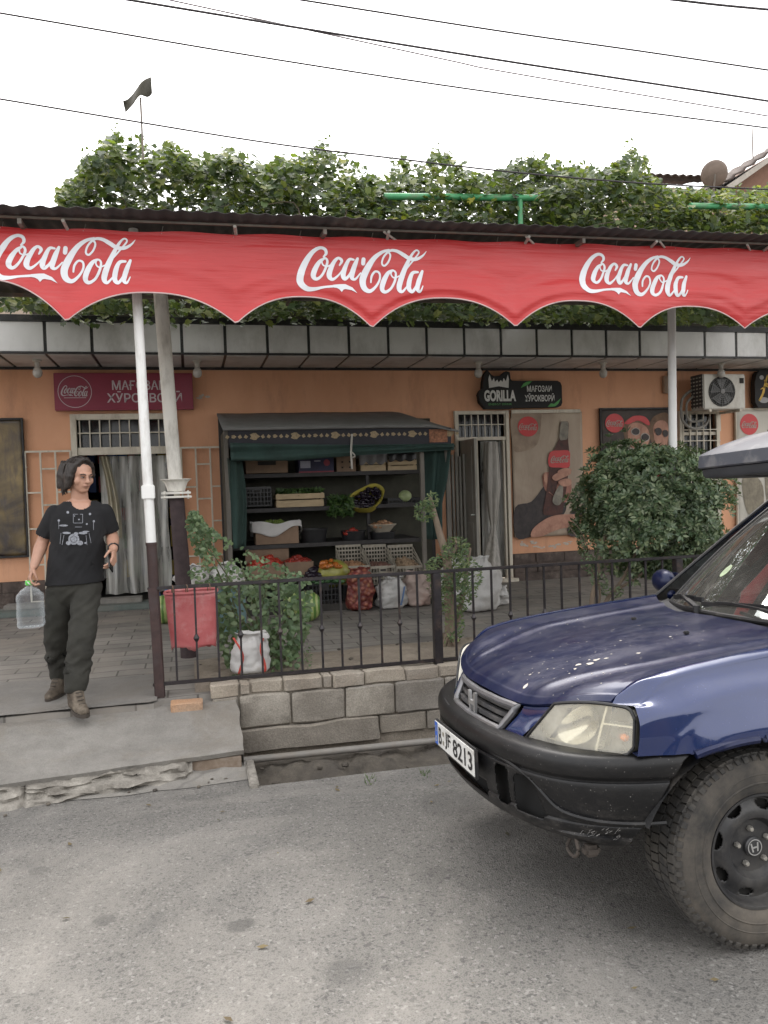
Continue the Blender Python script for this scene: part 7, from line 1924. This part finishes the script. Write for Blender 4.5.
# ---- bumper
PLAN = cr([(.808, 0), (.803, .14), (.788, .28), (.757, .42), (.708, .555), (.640, .672), (.556, .760), (.462, .820), (.372, .852), (.28, .866), (.20, .872)], 10)
acc = [0]
for (a0, b0), (a1, b1) in zip(PLAN, PLAN[1:]): acc.append(acc[-1]+math.hypot(a1-a0, b1-b0))
def plan_at(s):
    s = max(0, min(acc[-1]-1e-6, s))
    import bisect
    i = min(bisect.bisect_right(acc, s)-1, len(PLAN)-2); f = (s-acc[i])/(acc[i+1]-acc[i]); (a0, b0), (a1, b1) = PLAN[i], PLAN[i+1]
    t = Vector((a1-a0, b1-b0)).normalized(); return Vector((a0+(a1-a0)*f, b0+(b1-b0)*f)), Vector((t.y, -t.x))
def plan_s_for_x(x):
    for i, (p, q) in enumerate(zip(PLAN, PLAN[1:])):
        if q[0] <= x <= p[0]: return acc[i]+(acc[i+1]-acc[i])*(p[0]-x)/(p[0]-q[0])
    return acc[-1]
BPROF = [(-.175, .690), (-.130, .700), (-.075, .706), (-.030, .704), (-.010, .695), (.0, .678), (.002, .655), (-.002, .632), (-.010, .622), (-.014, .612), (-.006, .604), (-.006, .575), (-.010, .540), (-.016, .500), (-.022, .470), (-.026, .463), (-.020, .452), (-.030, .420), (-.055, .392), (-.10, .378), (-.16, .376)]
def bump_pt(s, k, S):
    o, z = BPROF[k]
    side = ss((s-.55)/.45)
    o2 = o*(1-.55*side) if o < -.03 else o
    zz = z+side*(.020 if z > .60 else 0)+.016*side*(1 if z < .47 else 0)
    xe = arch_x_front(zz) if zz < BT-.004 else .285
    se = plan_s_for_x(xe)
    s2 = s*se; p, n = plan_at(s2)
    # scoop out the lower openings near the plate
    return Vector((p.x+n.x*o2, (p.y+n.y*o2)*S, zz))
NS = 190
BPROF = [(float(p[0]), float(p[1])) for p in cr(BPROF, 4)]
cols_ = [(-1, i) for i in range(NS, 0, -1)]+[(1, i) for i in range(0, NS+1)]
b = MB(); G = [[b.v(bump_pt(i/NS, k, S)) for k in range(len(BPROF))] for S, i in cols_]
def rr(y, z, y0, y1, z0, z1, c=.03):
    dx = max(y0+c-y, y-(y1-c), 0); dz = max(z0+c-z, z-(z1-c), 0); return dx*dx+dz*dz < c*c
hole = lambda p: rr(abs(p.y), p.z, .325+(p.z-.5)*.1, .408+(p.z-.5)*.1, .445, .600) or rr(abs(p.y), p.z, .435+(p.z-.5)*.15, .545+(.6-p.z)*.2, .442, .590)
mouth_ = lambda p: (.44 < p.z < .50) and abs(p.y) < .25
for A, B_ in zip(G, G[1:]):
    for k in range(len(BPROF)-1):
        c = (A[k].co+B_[k+1].co)/2
        if hole(c) or mouth_(c): continue
        b.face([A[k], B_[k], B_[k+1], A[k+1]])
bump = b.build('front_bumper', MBUMP, car, ang=32, solid=.004, off=-1)
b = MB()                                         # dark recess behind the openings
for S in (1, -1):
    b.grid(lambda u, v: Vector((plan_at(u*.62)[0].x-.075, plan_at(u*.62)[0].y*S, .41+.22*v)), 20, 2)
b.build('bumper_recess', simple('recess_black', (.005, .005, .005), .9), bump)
for S in (1, -1):                                # raised moulding round the air dam
    b = MB(); mpts = []
    for s, z in cr([(.30, .628), (.42, .618), (.53, .590), (.60, .545), (.66, .507), (.74, .492), (.86, .488), (1.04, .494)], 5):
        p, n = plan_at(s); mpts.append(Vector((p.x+n.x*-.012, (p.y+n.y*-.012)*S, z)))
    b.tube(mpts, .008, 6); b.build('air_dam_moulding', MBUMP, bump)
b = MB()
for S in (1, -1): b.tube([Vector((plan_at(s)[0].x-.02, (plan_at(s)[0].y-.02)*S, .70)) for s in (.2, .35)], .004, 5)
b.build('bumper_seam', MTRIM, bump)
b = MB(); q = Vector((.60, .62, .352)); b.tube(cr([q+Vector((0, 0, .05)), q+Vector((.01, -.02, 0)), q+Vector((.005, .02, -.018)), q+Vector((.0, .045, .01)), q+Vector((0, .03, .05))], 5), .007, 8); b.box(q+Vector((-.04, .06, .015)), (.06, .05, .04), None, .012); b.build('tow_eye', simple('rusty_iron', (.05, .04, .033), .8, var=.4, sc=20), car)
# scuffs at the bumper corner
b = MB()
for i in range(24):
    s = rc_.uniform(.74, .90); p, n = plan_at(s); z = rc_.uniform(.425, .462); L = rc_.uniform(.006, .035); k = rc_.uniform(.2, .6)
    A_ = Vector((p.x+n.x*-.0185, p.y+n.y*-.0185, z)); 
    p2, n2 = plan_at(s+L*.5); B2 = Vector((p2.x+n2.x*-.0185, p2.y+n2.y*-.0185, z+L*k)); w = Vector((0, 0, rc_.uniform(.0006, .0014)))
    b.face([b.v(A_), b.v(B2), b.v(B2+w), b.v(A_+w)])
b.build('scuffs', simple('scuff_grey', (.26, .25, .24), .8), bump, ang=90)
# ---- number plate
PX, PZ = .822, .570
b = MB(); b.box((PX-.004, 0, PZ), (.014, .528, .122), None, .004); plate = b.build('number_plate', MTRIM, car)
b = MB(); b.box((PX+.0045, 0, PZ+.003), (.004, .514, .104), None, .0015); b.build('plate_face', simple('plate_white', (.62, .62, .60), .4, var=.06, sc=14, dirt=(.40, .38, .34), dsc=8), plate)
fn = lambda u, v, l=0.0: Vector((PX+.0072+l, -.257+.514*u, PZ+.055-.104*v))
b = MB(); b.face([b.v(fn(u, v)) for u, v in ((0.006, .02), (.085, .02), (.085, .98), (0.006, .98))]); b.build('country_band', simple('plate_blue', (.03, .10, .42), .4), plate)
b = MB(); textp(b, 'D', fn, .030, .062, .62, .86, .0008, .02)
for k in range(12): disc(b, fn, .046+.022*math.cos(k*PI/6), .30+.11*math.sin(k*PI/6), .004, .02, .0008, 5)
b.build('band_print', simple('plate_star', (.55, .50, .2), .5), plate)
b = MB(); textp(b, 'B', fn, .115, .195, .15, .86, .0008, .018); textp(b, 'JF', fn, .29, .44, .15, .86, .0008, .018); textp(b, '8213', fn, .50, .965, .15, .86, .0008, .018)
b.build('lettering', simple('plate_black', (.015, .015, .016), .5), plate)
b = MB(); disc(b, fn, .242, .33, .020, .10, .0008, 16); disc(b, fn, .242, .70, .020, .10, .0008, 16); b.build('seals', simple('plate_seal', (.22, .20, .16), .5), plate)
# ---- wheel
MTYRE = simple('tyre_rubber', (.026, .025, .024), .85, var=.3, sc=10, dirt=(.105, .090, .073), dsc=6, damt=(.34, .68))
MTREAD = simple('tyre_tread', (.030, .029, .028), .88, var=.3, sc=16, dirt=(.085, .076, .065), dsc=9, damt=(.42, .70))
def m_rim():
    t = NT('black_steel_rim'); c = t.ramp(t.noise(6, 5), .3, .7, (.014, .014, .016), (.026, .026, .027)); d = t.ramp(t.noise(7, 7, .8), .45, .72); c = t.mix(t.math('MULTIPLY', d, .28), c, (.17, .155, .135)); t.bump(t.noise(40, 4), .15, .004); return t.set(c, .42)
MRIM = m_rim()
wh = bpy.data.objects.new('wheel', None); COL.objects.link(wh); wh.parent = car; wh.location = (-.012, .735, .341); wh.scale = (1.025, 1, 1.025)
TR_ = .334; hw_ = .105
b = MB()
tp = [(.186, .070), (.190, .085), (.200, .096), (.225, .106), (.255, .110), (.285, .108), (.305, .101), (.318, .090), (.322, .080), (.322, -.080), (.318, -.090), (.305, -.101), (.285, -.108), (.255, -.110), (.225, -.106), (.200, -.096), (.186, -.070)]
b.lathe(tp, (0, 0, 0), 'Y', 96)
for r in (.232, .262): b.lathe([(r, .1085), (r+.004, .1112), (r+.008, .1085)], (0, 0, 0), 'Y', 96)
b.build('tyre', MTYRE, wh, ang=50)
b = MB(); NB = 62
for k in range(NB):
    for row, (y0, y1, r0, sk) in enumerate(((-.100, -.060, .322, -.25), (-.052, -.008, .322, .35), (-.000, .044, .322, -.3), (.052, .084, .322, .3))):
        a = 2*PI*(k+(.5 if row % 2 else 0))/NB+rc_.uniform(-.006, .006); w = 2*PI/NB*.80
        P = []
        for (aa, yy) in ((a-w/2, y0), (a+w/2, y0), (a+w/2+sk*.05, y1), (a-w/2+sk*.05, y1)):
            P.append((aa, yy))
        lo = [b.v((.3215*math.cos(p[0]), p[1], .319*math.sin(p[0]))) for p in P]; hi = [b.v(((TR_-(.004 if abs(p[1]) > .09 else 0))*math.cos(p[0]), p[1]*.98, (TR_-(.004 if abs(p[1]) > .09 else 0))*math.sin(p[0]))) for p in P]
        b.face(hi)
        for i in range(4): b.face([lo[i], lo[(i+1) % 4], hi[(i+1) % 4], hi[i]])
    for sy in (1, -1):                          # shoulder lugs running down the sidewall
        a = 2*PI*(k+.25)/NB; w = 2*PI/NB*(.62 if k % 2 else .46); prof_ = [(.330, .080), (.327, .093), (.318, .0985), (.311 if k % 2 else .315, .1005)]
        A = [b.v((r*math.cos(a-w/2), y*sy, r*math.sin(a-w/2))) for r, y in prof_]; B_ = [b.v((r*math.cos(a+w/2), y*sy, r*math.sin(a+w/2))) for r, y in prof_]
        A2 = [b.v(((r-.008)*math.cos(a-w/2), (y-.004)*sy, (r-.008)*math.sin(a-w/2))) for r, y in prof_]; B2 = [b.v(((r-.008)*math.cos(a+w/2), (y-.004)*sy, (r-.008)*math.sin(a+w/2))) for r, y in prof_]
        for i in range(3):
            b.face([A[i], B_[i], B_[i+1], A[i+1]]); b.face([A[i], A[i+1], A2[i+1], A2[i]]); b.face([B_[i], B2[i], B2[i+1], B_[i+1]])
        b.face([A[3], B_[3], B2[3], A2[3]]); b.face([A[0], A2[0], B2[0], B_[0]])
b.build('tread_blocks', MTREAD, wh, smooth=False)
b = MB(); NA = 192
rprof = [(.190, .072), (.197, .088), (.195, .096), (.187, .096), (.181, .086), (.178, .060), (.171, .050), (.166, .051), (.160, .053), (.154, .056), (.148, .059), (.142, .062), (.136, .065), (.130, .067), (.116, .069), (.104, .066), (.095, .050), (.088, .040), (.060, .038), (.046, .040), (.0, .040)]
rg = []
for r, y in rprof:
    rg.append([b.v((r*math.cos(2*PI*k/NA), y, r*math.sin(2*PI*k/NA))) for k in range(NA)] if r > 0 else [b.v((0, y, 0))])
def is_hole(i, k):
    if not (7 <= i <= 11): return False
    a = (k+.5)/NA*8 % 1.0; d = abs(a-.5)*2; return d < {7: .36, 8: .50, 9: .50, 10: .42, 11: .26}[i]
for i in range(len(rprof)-1):
    for k in range(NA):
        if is_hole(i, k): continue
        k2 = (k+1) % NA
        b.face([rg[i][k], rg[i][k2], rg[i+1][k2], rg[i+1][k]] if len(rg[i+1]) > 1 else [rg[i][k], rg[i][k2], rg[i+1][0]])
b.build('rim', MRIM, wh, ang=40, solid=.006, off=-1)
b = MB(); b.lathe([(.188, -.085), (.182, .045), (.05, .0), (.0, .0)], (0, 0, 0), 'Y', 48); b.build('brake_drum', simple('drum_dark', (.012, .011, .010), .9), wh)
b = MB()
for k in range(5):
    a = 2*PI*k/5+PI/2; c = Vector((.062*math.cos(a), .041, .062*math.sin(a))); b.lathe([(.010, 0), (.0105, .012), (.007, .018), (0, .019)], c, 'Y', 6)
b.build('lug_nuts', simple('nut_steel', (.42, .40, .36), .4, .7), wh)
b = MB(); b.lathe([(.033, .038), (.033, .052), (.029, .057), (0, .058)], (0, 0, 0), 'Y', 32); cap = b.build('hub_cap', simple('cap_dark', (.035, .035, .037), .35), wh)
b = MB()
def cfn(x, z): return Vector((x, .0595, z))
N_ = 36
for k in range(N_):
    a0, a1 = 2*PI*k/N_, 2*PI*(k+1)/N_; b.face([b.v(cfn(.028*math.cos(a0), .028*math.sin(a0))), b.v(cfn(.028*math.cos(a1), .028*math.sin(a1))), b.v(cfn(.0245*math.cos(a1), .0245*math.sin(a1))), b.v(cfn(.0245*math.cos(a0), .0245*math.sin(a0)))])
for s in (-1, 1): b.face([b.v(cfn(x*s, z)) for x, z in ((.016, .016), (.010, .016), (.006, -.015), (.012, -.015))])
b.face([b.v(cfn(x, z)) for x, z in ((-.009, .003), (.009, .003), (.009, -.003), (-.009, -.003))])
b.build('cap_emblem', bpy.data.materials['emblem_silver'], wh)
for x, y in ((-.012, -.735), (-2.62, .735), (-2.62, -.735)):
    w2 = copy_tree(wh, car); w2.location = (x, y, .341); w2.rotation_euler = (0, 0, PI if y < 0 else 0)
wh.rotation_euler = (0, R(7), 0)
# ---- cabin: windscreen, pillars, roof, doors
WT_ = [(0, -1.235), (.35, -1.25), (.6, -1.31)]
def ws_pt(u, v, lift=0.0):
    """u -1..1 across, v 0 cowl .. 1 roof"""
    yb, yt = .70*u, .585*u
    xb = cowl_x(yb)-.045-.04*abs(u)**2; xt = lerp_tab(WT_, abs(yt))
    p = Vector((xb, yb, 1.035-.012*u*u)).lerp(Vector((xt, yt, 1.575-.03*u*u)), v); n = Vector((.55, 0, .83))
    return p+n*(.028*math.sin(PI*v)*(1-.25*u*u)+lift)
def m_wscreen():
    t = NT('windscreen_glass')
    gl = t.n('ShaderNodeBsdfGlossy'); gl.inputs['Roughness'].default_value = .02; gl.inputs['Color'].default_value = (.9, .95, .93, 1)
    tr = t.n('ShaderNodeBsdfTransparent'); tr.inputs[0].default_value = (.74, .82, .78, 1)
    fr = t.n('ShaderNodeFresnel'); fr.inputs[0].default_value = 1.75
    f = t.math('MINIMUM', t.math('ADD', t.math('MULTIPLY', fr.outputs[0], 1.25), .06), 1.0)
    ms = t.n('ShaderNodeMixShader'); t.l(f, ms.inputs[0]); t.l(tr.outputs[0], ms.inputs[1]); t.l(gl.outputs[0], ms.inputs[2])
    df_ = t.n('ShaderNodeBsdfDiffuse'); df_.inputs[0].default_value = (.36, .34, .31, 1)
    dust = t.math('MULTIPLY', t.ramp(t.noise(9, 7, .8), .5, .8), .22); dust = t.math('ADD', dust, .10)
    m2 = t.n('ShaderNodeMixShader'); t.l(dust, m2.inputs[0]); t.l(ms.outputs[0], m2.inputs[1]); t.l(df_.outputs[0], m2.inputs[2])
    t.l(m2.outputs[0], t.t.nodes['Material Output'].inputs['Surface']); return t.m
MWS = m_wscreen()
b = MB(); b.grid(lambda u, v: ws_pt(-1+2*u, v), 40, 26); wsc = b.build('windscreen', MWS, car, ang=80)
b = MB()
for s in (-1, 1): b.tube([ws_pt(s*.985, v/14, .003) for v in range(15)], .007, 8)
b.tube([ws_pt(-1+2*u/20, .0, .002) for u in range(21)], .012, 8); b.build('seal', MTRIM, wsc)
b = MB(); q = [ws_pt(-.40+.018*math.cos(2*PI*k/20)*2.4, .30+.032*math.sin(2*PI*k/20)*1.5, .003) for k in range(20)]; b.face([b.v(p) for p in q]); b.build('sticker', simple('sticker_green', (.38, .46, .30), .5, var=.35, sc=40), wsc)
def belt(x): return 1.015+.02*ss((-x-.6)/2)
def roof_y(x): return .585+.0*x
for S in (1, -1):
    b = MB()                                          # A-pillar
    def pil(u, v): p = ws_pt(1.0, v, .004); o = [(0, 0), (-.012, .014), (-.05, .030), (-.065, .026)][int(round(u*3))]; return Vector((p.x+o[0]*1.0, (p.y+o[1])*S, p.z+(.004 if u < .4 else -.004)))
    b.grid(pil, 3, 18); b.build('a_pillar', MPAINT, car, ang=60)
    b = MB()
    def sg(u, v):
        x0 = -.62-.72*v; x1 = -3.42+.10*v; x = x0+(x1-x0)*u; zb = belt(x); z = zb+(1.60-zb)*v; return Vector((x, (.800-.205*v**1.1)*S, z))
    b.grid(sg, 30, 10); b.build('side_glass', MWS, car, ang=80)
    b = MB()
    for u0 in (.0, .345, .66, .93):
        b.tube([sg(min(1, u0+.018*0), v/8)+Vector((0, .004*S, 0)) for v in range(9)], .028 if u0 else .010, 8)
    b.tube([sg(k/12, 0)+Vector((0, .006*S, 0)) for k in range(13)], .014, 6); b.build('window_frame', MTRIM, car)
    for nm, xa_, xb_ in (('door', -.628, -1.615), ('door', -1.623, -2.18), ('rear_quarter', -2.188, -3.56)):
        b = MB()
        def dp(u, v):
            x = xa_+(xb_-xa_)*u; zb = .34
            if nm == 'rear_quarter' or xb_ == -2.18:
                d = x+2.62
                if abs(d) < .475: zb = max(zb, arch_z(d))
            z = zb+(belt(x)-zb)*v; rr_ = ss((-x-3.3)/.3); return Vector((x, (side_y(-1, z)+flare(x+2.62, z) if z < .9 else side_y(-1, z))*S*(1-.10*rr_*rr_), z))
        b.grid(dp, 40, 24); o = b.build(nm, MPAINT, car, ang=50)
        if nm == 'door':
            b = MB(); x = xb_+.14; b.box((x, (side_y(-1, .88)+.014)*S, .88), (.17, .022, .035), None, .008); b.build('handle', MTRIM, o)
            b = MB(); b.box(((xa_+xb_)/2, (.872)*S, .62), (abs(xb_-xa_)-.02, .018, .09), None, .006); b.build('side_moulding', MTRIM, o)
    b = MB(); b.box((-1.42, .79*S, .33), (1.7, .05, .09), None, .015); b.build('sill', MTRIM, car)
    b = MB()                                          # rear wheel well
    b.grid(lambda u, v: Vector((-2.62+.45*math.cos(-.25+(PI+.5)*u), (.85-.42*v)*S, .334+.41*math.sin(-.25+(PI+.5)*u))), 30, 4); b.build('wheel_well', MTRIM, car)
    # mirror
    b = MB(); m0 = Vector((-.80, .925*S, 1.115)); b.ball(m0, .1, 18, 12, (.55, .95, .68)); b.capsule(m0+Vector((0, -.02*S, -.03)), Vector((-.76, .80*S, 1.05)), .022, .03, 10); mir = b.build('wing_mirror', MPAINTSH, car)
    b = MB(); b.box(m0+Vector((-.054, 0, 0)), (.006, .15, .10), None, .002); b.build('mirror_glass', simple('mirror', (.7, .7, .7), .05, 1.0), mir)
    b = MB(); b.tube([Vector((x, .53*S, 1.665)) for x in (-1.5, -2.0, -3.0)], .014, 8); b.build('roof_rail', MTRIM, car)
b = MB(); b.grid(lambda u, v: Vector((-1.235-.07*(2*v-1)**2+(-3.32+1.235)*u, -.60+1.2*v, 1.580+.055*math.sin(PI*min(1, .25+u*1.2))*1+.035*(1-(2*v-1)**2)-.04*abs(2*v-1)**4)), 30, 20); b.build('roof_panel', MPAINT, car, ang=60, solid=.01)
b = MB(); b.grid(lambda u, v: Vector((-3.56+.22*ss((v-.45)/.55), (-1+2*u)*(.80-.20*ss((v-.45)/.55)), .42+1.16*v)), 20, 16); b.build('tailgate', MPAINT, car, ang=60)
b = MB(); b.grid(lambda u, v: Vector((-3.555+.15*v, (-1+2*u)*(.64-.08*v), 1.06+.44*v)), 12, 6); b.build('rear_window', MWS, car)
b = MB(); b.box((-3.56, 0, .48), (.14, 1.66, .22), None, .05); b.build('rear_bumper', MBUMP, car)
b = MB(); b.lathe([(0, -.11), (.30, -.11), (.335, -.07), (.335, .07), (.30, .11), (0, .11)], (-3.72, 0, .86), 'X', 40); b.build('spare_wheel', MTYRE, car)
for S in (1, -1): b = MB(); b.box((-3.545, .72*S, .95), (.08, .12, .42), None, .02); b.build('tail_light', simple('tail_red', (.30, .01, .01), .2), car)
b = MB(); b.box((-1.8, 0, .36), (3.1, .95, .22)); b.box((-1.55, 0, .43), (2.0, 1.56, .06)); b.box((.25, 0, .54), (.5, .9, .24)); b.build('underbody', simple('underbody_dark', (.014, .013, .012), .9), car)
b = MB(); b.tube([(0, -.6, .30), (0, .6, .30)], .035, 10); b.tube([(-.05, .45, .62), (0, .62, .34)], .03, 8); b.build('axle', simple('axle_iron', (.03, .028, .026), .8), car)
# bulkhead, dashboard, seats, wheel
MINT = simple('dashboard_grey', (.055, .055, .058), .8, var=.15); MSEAT = simple('seat_cloth', (.045, .046, .050), .95, var=.2)
b = MB(); b.grid(lambda u, v: Vector((-.40-.62*v, -.70+1.4*u, .985+.045*math.sin(PI*min(1, v*1.1))-.30*ss((v-.85)/.15))), 24, 14); b.build('dashboard', MINT, car)
b = MB(); b.box((-1.9, 0, .50), (2.7, 1.5, .04)); b.box((-.50, 0, .72), (.04, 1.40, .48)); b.build('cabin_floor', MINT, car)
for y in (.36, -.36):
    b = MB(); b.box((-1.55, y, .68), (.50, .50, .16), None, .05); b.box((-1.84, y, 1.02), (.15, .48, .66), Matrix.Rotation(-.22, 3, 'Y'), .05); b.box((-1.94, y, 1.43), (.10, .26, .18), Matrix.Rotation(-.2, 3, 'Y'), .035); b.build('seat', MSEAT, car)
b = MB(); b.box((-2.75, 0, .85), (.55, 1.2, .7), None, .06); b.build('rear_seat', MSEAT, car)
b = MB(); sc0 = Vector((-1.10, .36, 1.02)); mq = Matrix.Rotation(R(62), 3, 'Y')
b.tube([sc0+mq @ Vector((.185*math.cos(2*PI*k/28), .185*math.sin(2*PI*k/28), 0)) for k in range(29)], .015, 8)
for a in (0.3, 2.84, 4.71): b.tube([sc0, sc0+mq @ Vector((.18*math.cos(a), .18*math.sin(a), 0))], .014, 6)
b.lathe([(0, -.03), (.05, -.02), (.05, .02), (0, .03)], sc0, 'X', 16); b.tube([sc0, (-.85, .36, .90)], .03, 8); b.build('steering_wheel', MTRIM, car)
b = MB(); b.box(ws_pt(0, .86, -.06), (.04, .22, .06), None, .012); b.tube([ws_pt(0, .93, -.01), ws_pt(0, .86, -.06)], .008, 6); b.build('rear_view_mirror', MTRIM, car)
# cowl and wipers
b = MB(); b.grid(lambda u, v: Vector((cowl_x(-.70+1.4*u)+.012-.085*v, -.70+1.4*u, hood_z(cowl_x(-.70+1.4*u), -.70+1.4*u)-.012-.012*math.sin(PI*v))), 30, 4); b.build('cowl', MTRIM, car)
def wiper(y0, u_, v_, off):
    piv = Vector((cowl_x(y0)-.03, y0, 1.045)); tip = ws_pt(u_, v_, .030); m = piv.lerp(tip, .45)+Vector((.02, 0, .022))
    b = MB(); b.tube([piv+Vector((0, 0, -.02)), piv+Vector((0, 0, .02))], .017, 10); b.bar(piv+Vector((0, 0, .012)), m, .024, .012); b.bar(m, tip, .014, .010)
    bl0, bl1 = ws_pt(u_-off, v_*.75, .012), ws_pt(u_+off, v_+.02, .012); b.bar(bl0, bl1, .010, .022); b.bar(bl0.lerp(bl1, .2)+Vector((.008, 0, .012)), bl0.lerp(bl1, .8)+Vector((.008, 0, .012)), .008, .010); return b.build('wiper', MTRIM, car)
wiper(.42, .08, .055, .36); wiper(-.18, -.62, .05, .30)
# red sheet added in the cabin to imitate the banner's reflection in the glass
b = MB(); b.grid(lambda u, v: Vector((-1.70-.06*math.sin(u*5)-.03*v, -.58+.44*u, .80+.60*v+.02*math.sin(u*7))), 16, 14); b.build('red_reflection', simple('reflection_red', (.10, .022, .025), .9, var=.2), car, solid=.01)
# ================================================================== roof box
box_ = thing('roof_box', 'grey roof box strapped on top of the blue car', 'roof box', CLOC, None, False); box_.rotation_euler = (TILT, 0, PI)
def rb(u, z0, k):
    """outline in plan; k scales towards the middle"""
    n = 64; a = 2*PI*u; c, s = math.cos(a), math.sin(a)
    p = 7.0; r = 1/(abs(c)**p+abs(s)**p)**(1/p); return Vector((-1.70+1.06*r*c*(1 if c < 0 else 1)*k, -.02+.43*r*s*k, z0))
RP = [(1.690, .80), (1.682, .93), (1.686, .975), (1.70, .985), (1.728, .990)]
b = MB(); b.grid(lambda u, v: rb(u, *[RP[int(round(v*4))][i] for i in (0, 1)]), 96, 4, wrap=True); b.poly([rb(k/48, 1.692, .80) for k in range(48)]); b.build('base_tray', simple('box_base', (.045, .047, .052), .55, var=.15), box_, ang=40)
LP_ = [(1.731, 1.0), (1.738, 1.008), (1.796, 1.002), (1.806, .992), (1.85, .90), (1.89, .78), (1.925, .60), (1.945, .36), (1.95, .02)]
b = MB(); b.grid(lambda u, v: rb(u, LP_[int(round(v*8))][0], LP_[int(round(v*8))][1]), 96, 8, wrap=True); b.build('lid', simple('box_lid', (.060, .066, .080), .45, .0, var=.06, sc=2, dirt=(.28, .27, .26), dsc=2.5, damt=(.5, .8)), box_, ang=30)
b = MB()
for x in (-1.45, -2.35):
    b.box((x, -.02, 1.672), (.05, 1.12, .026), None, .006)
    for y in (-.53, .53): b.box((x, y, 1.66), (.07, .05, .03), None, .006)
b.build('crossbars', MTRIM, box_)
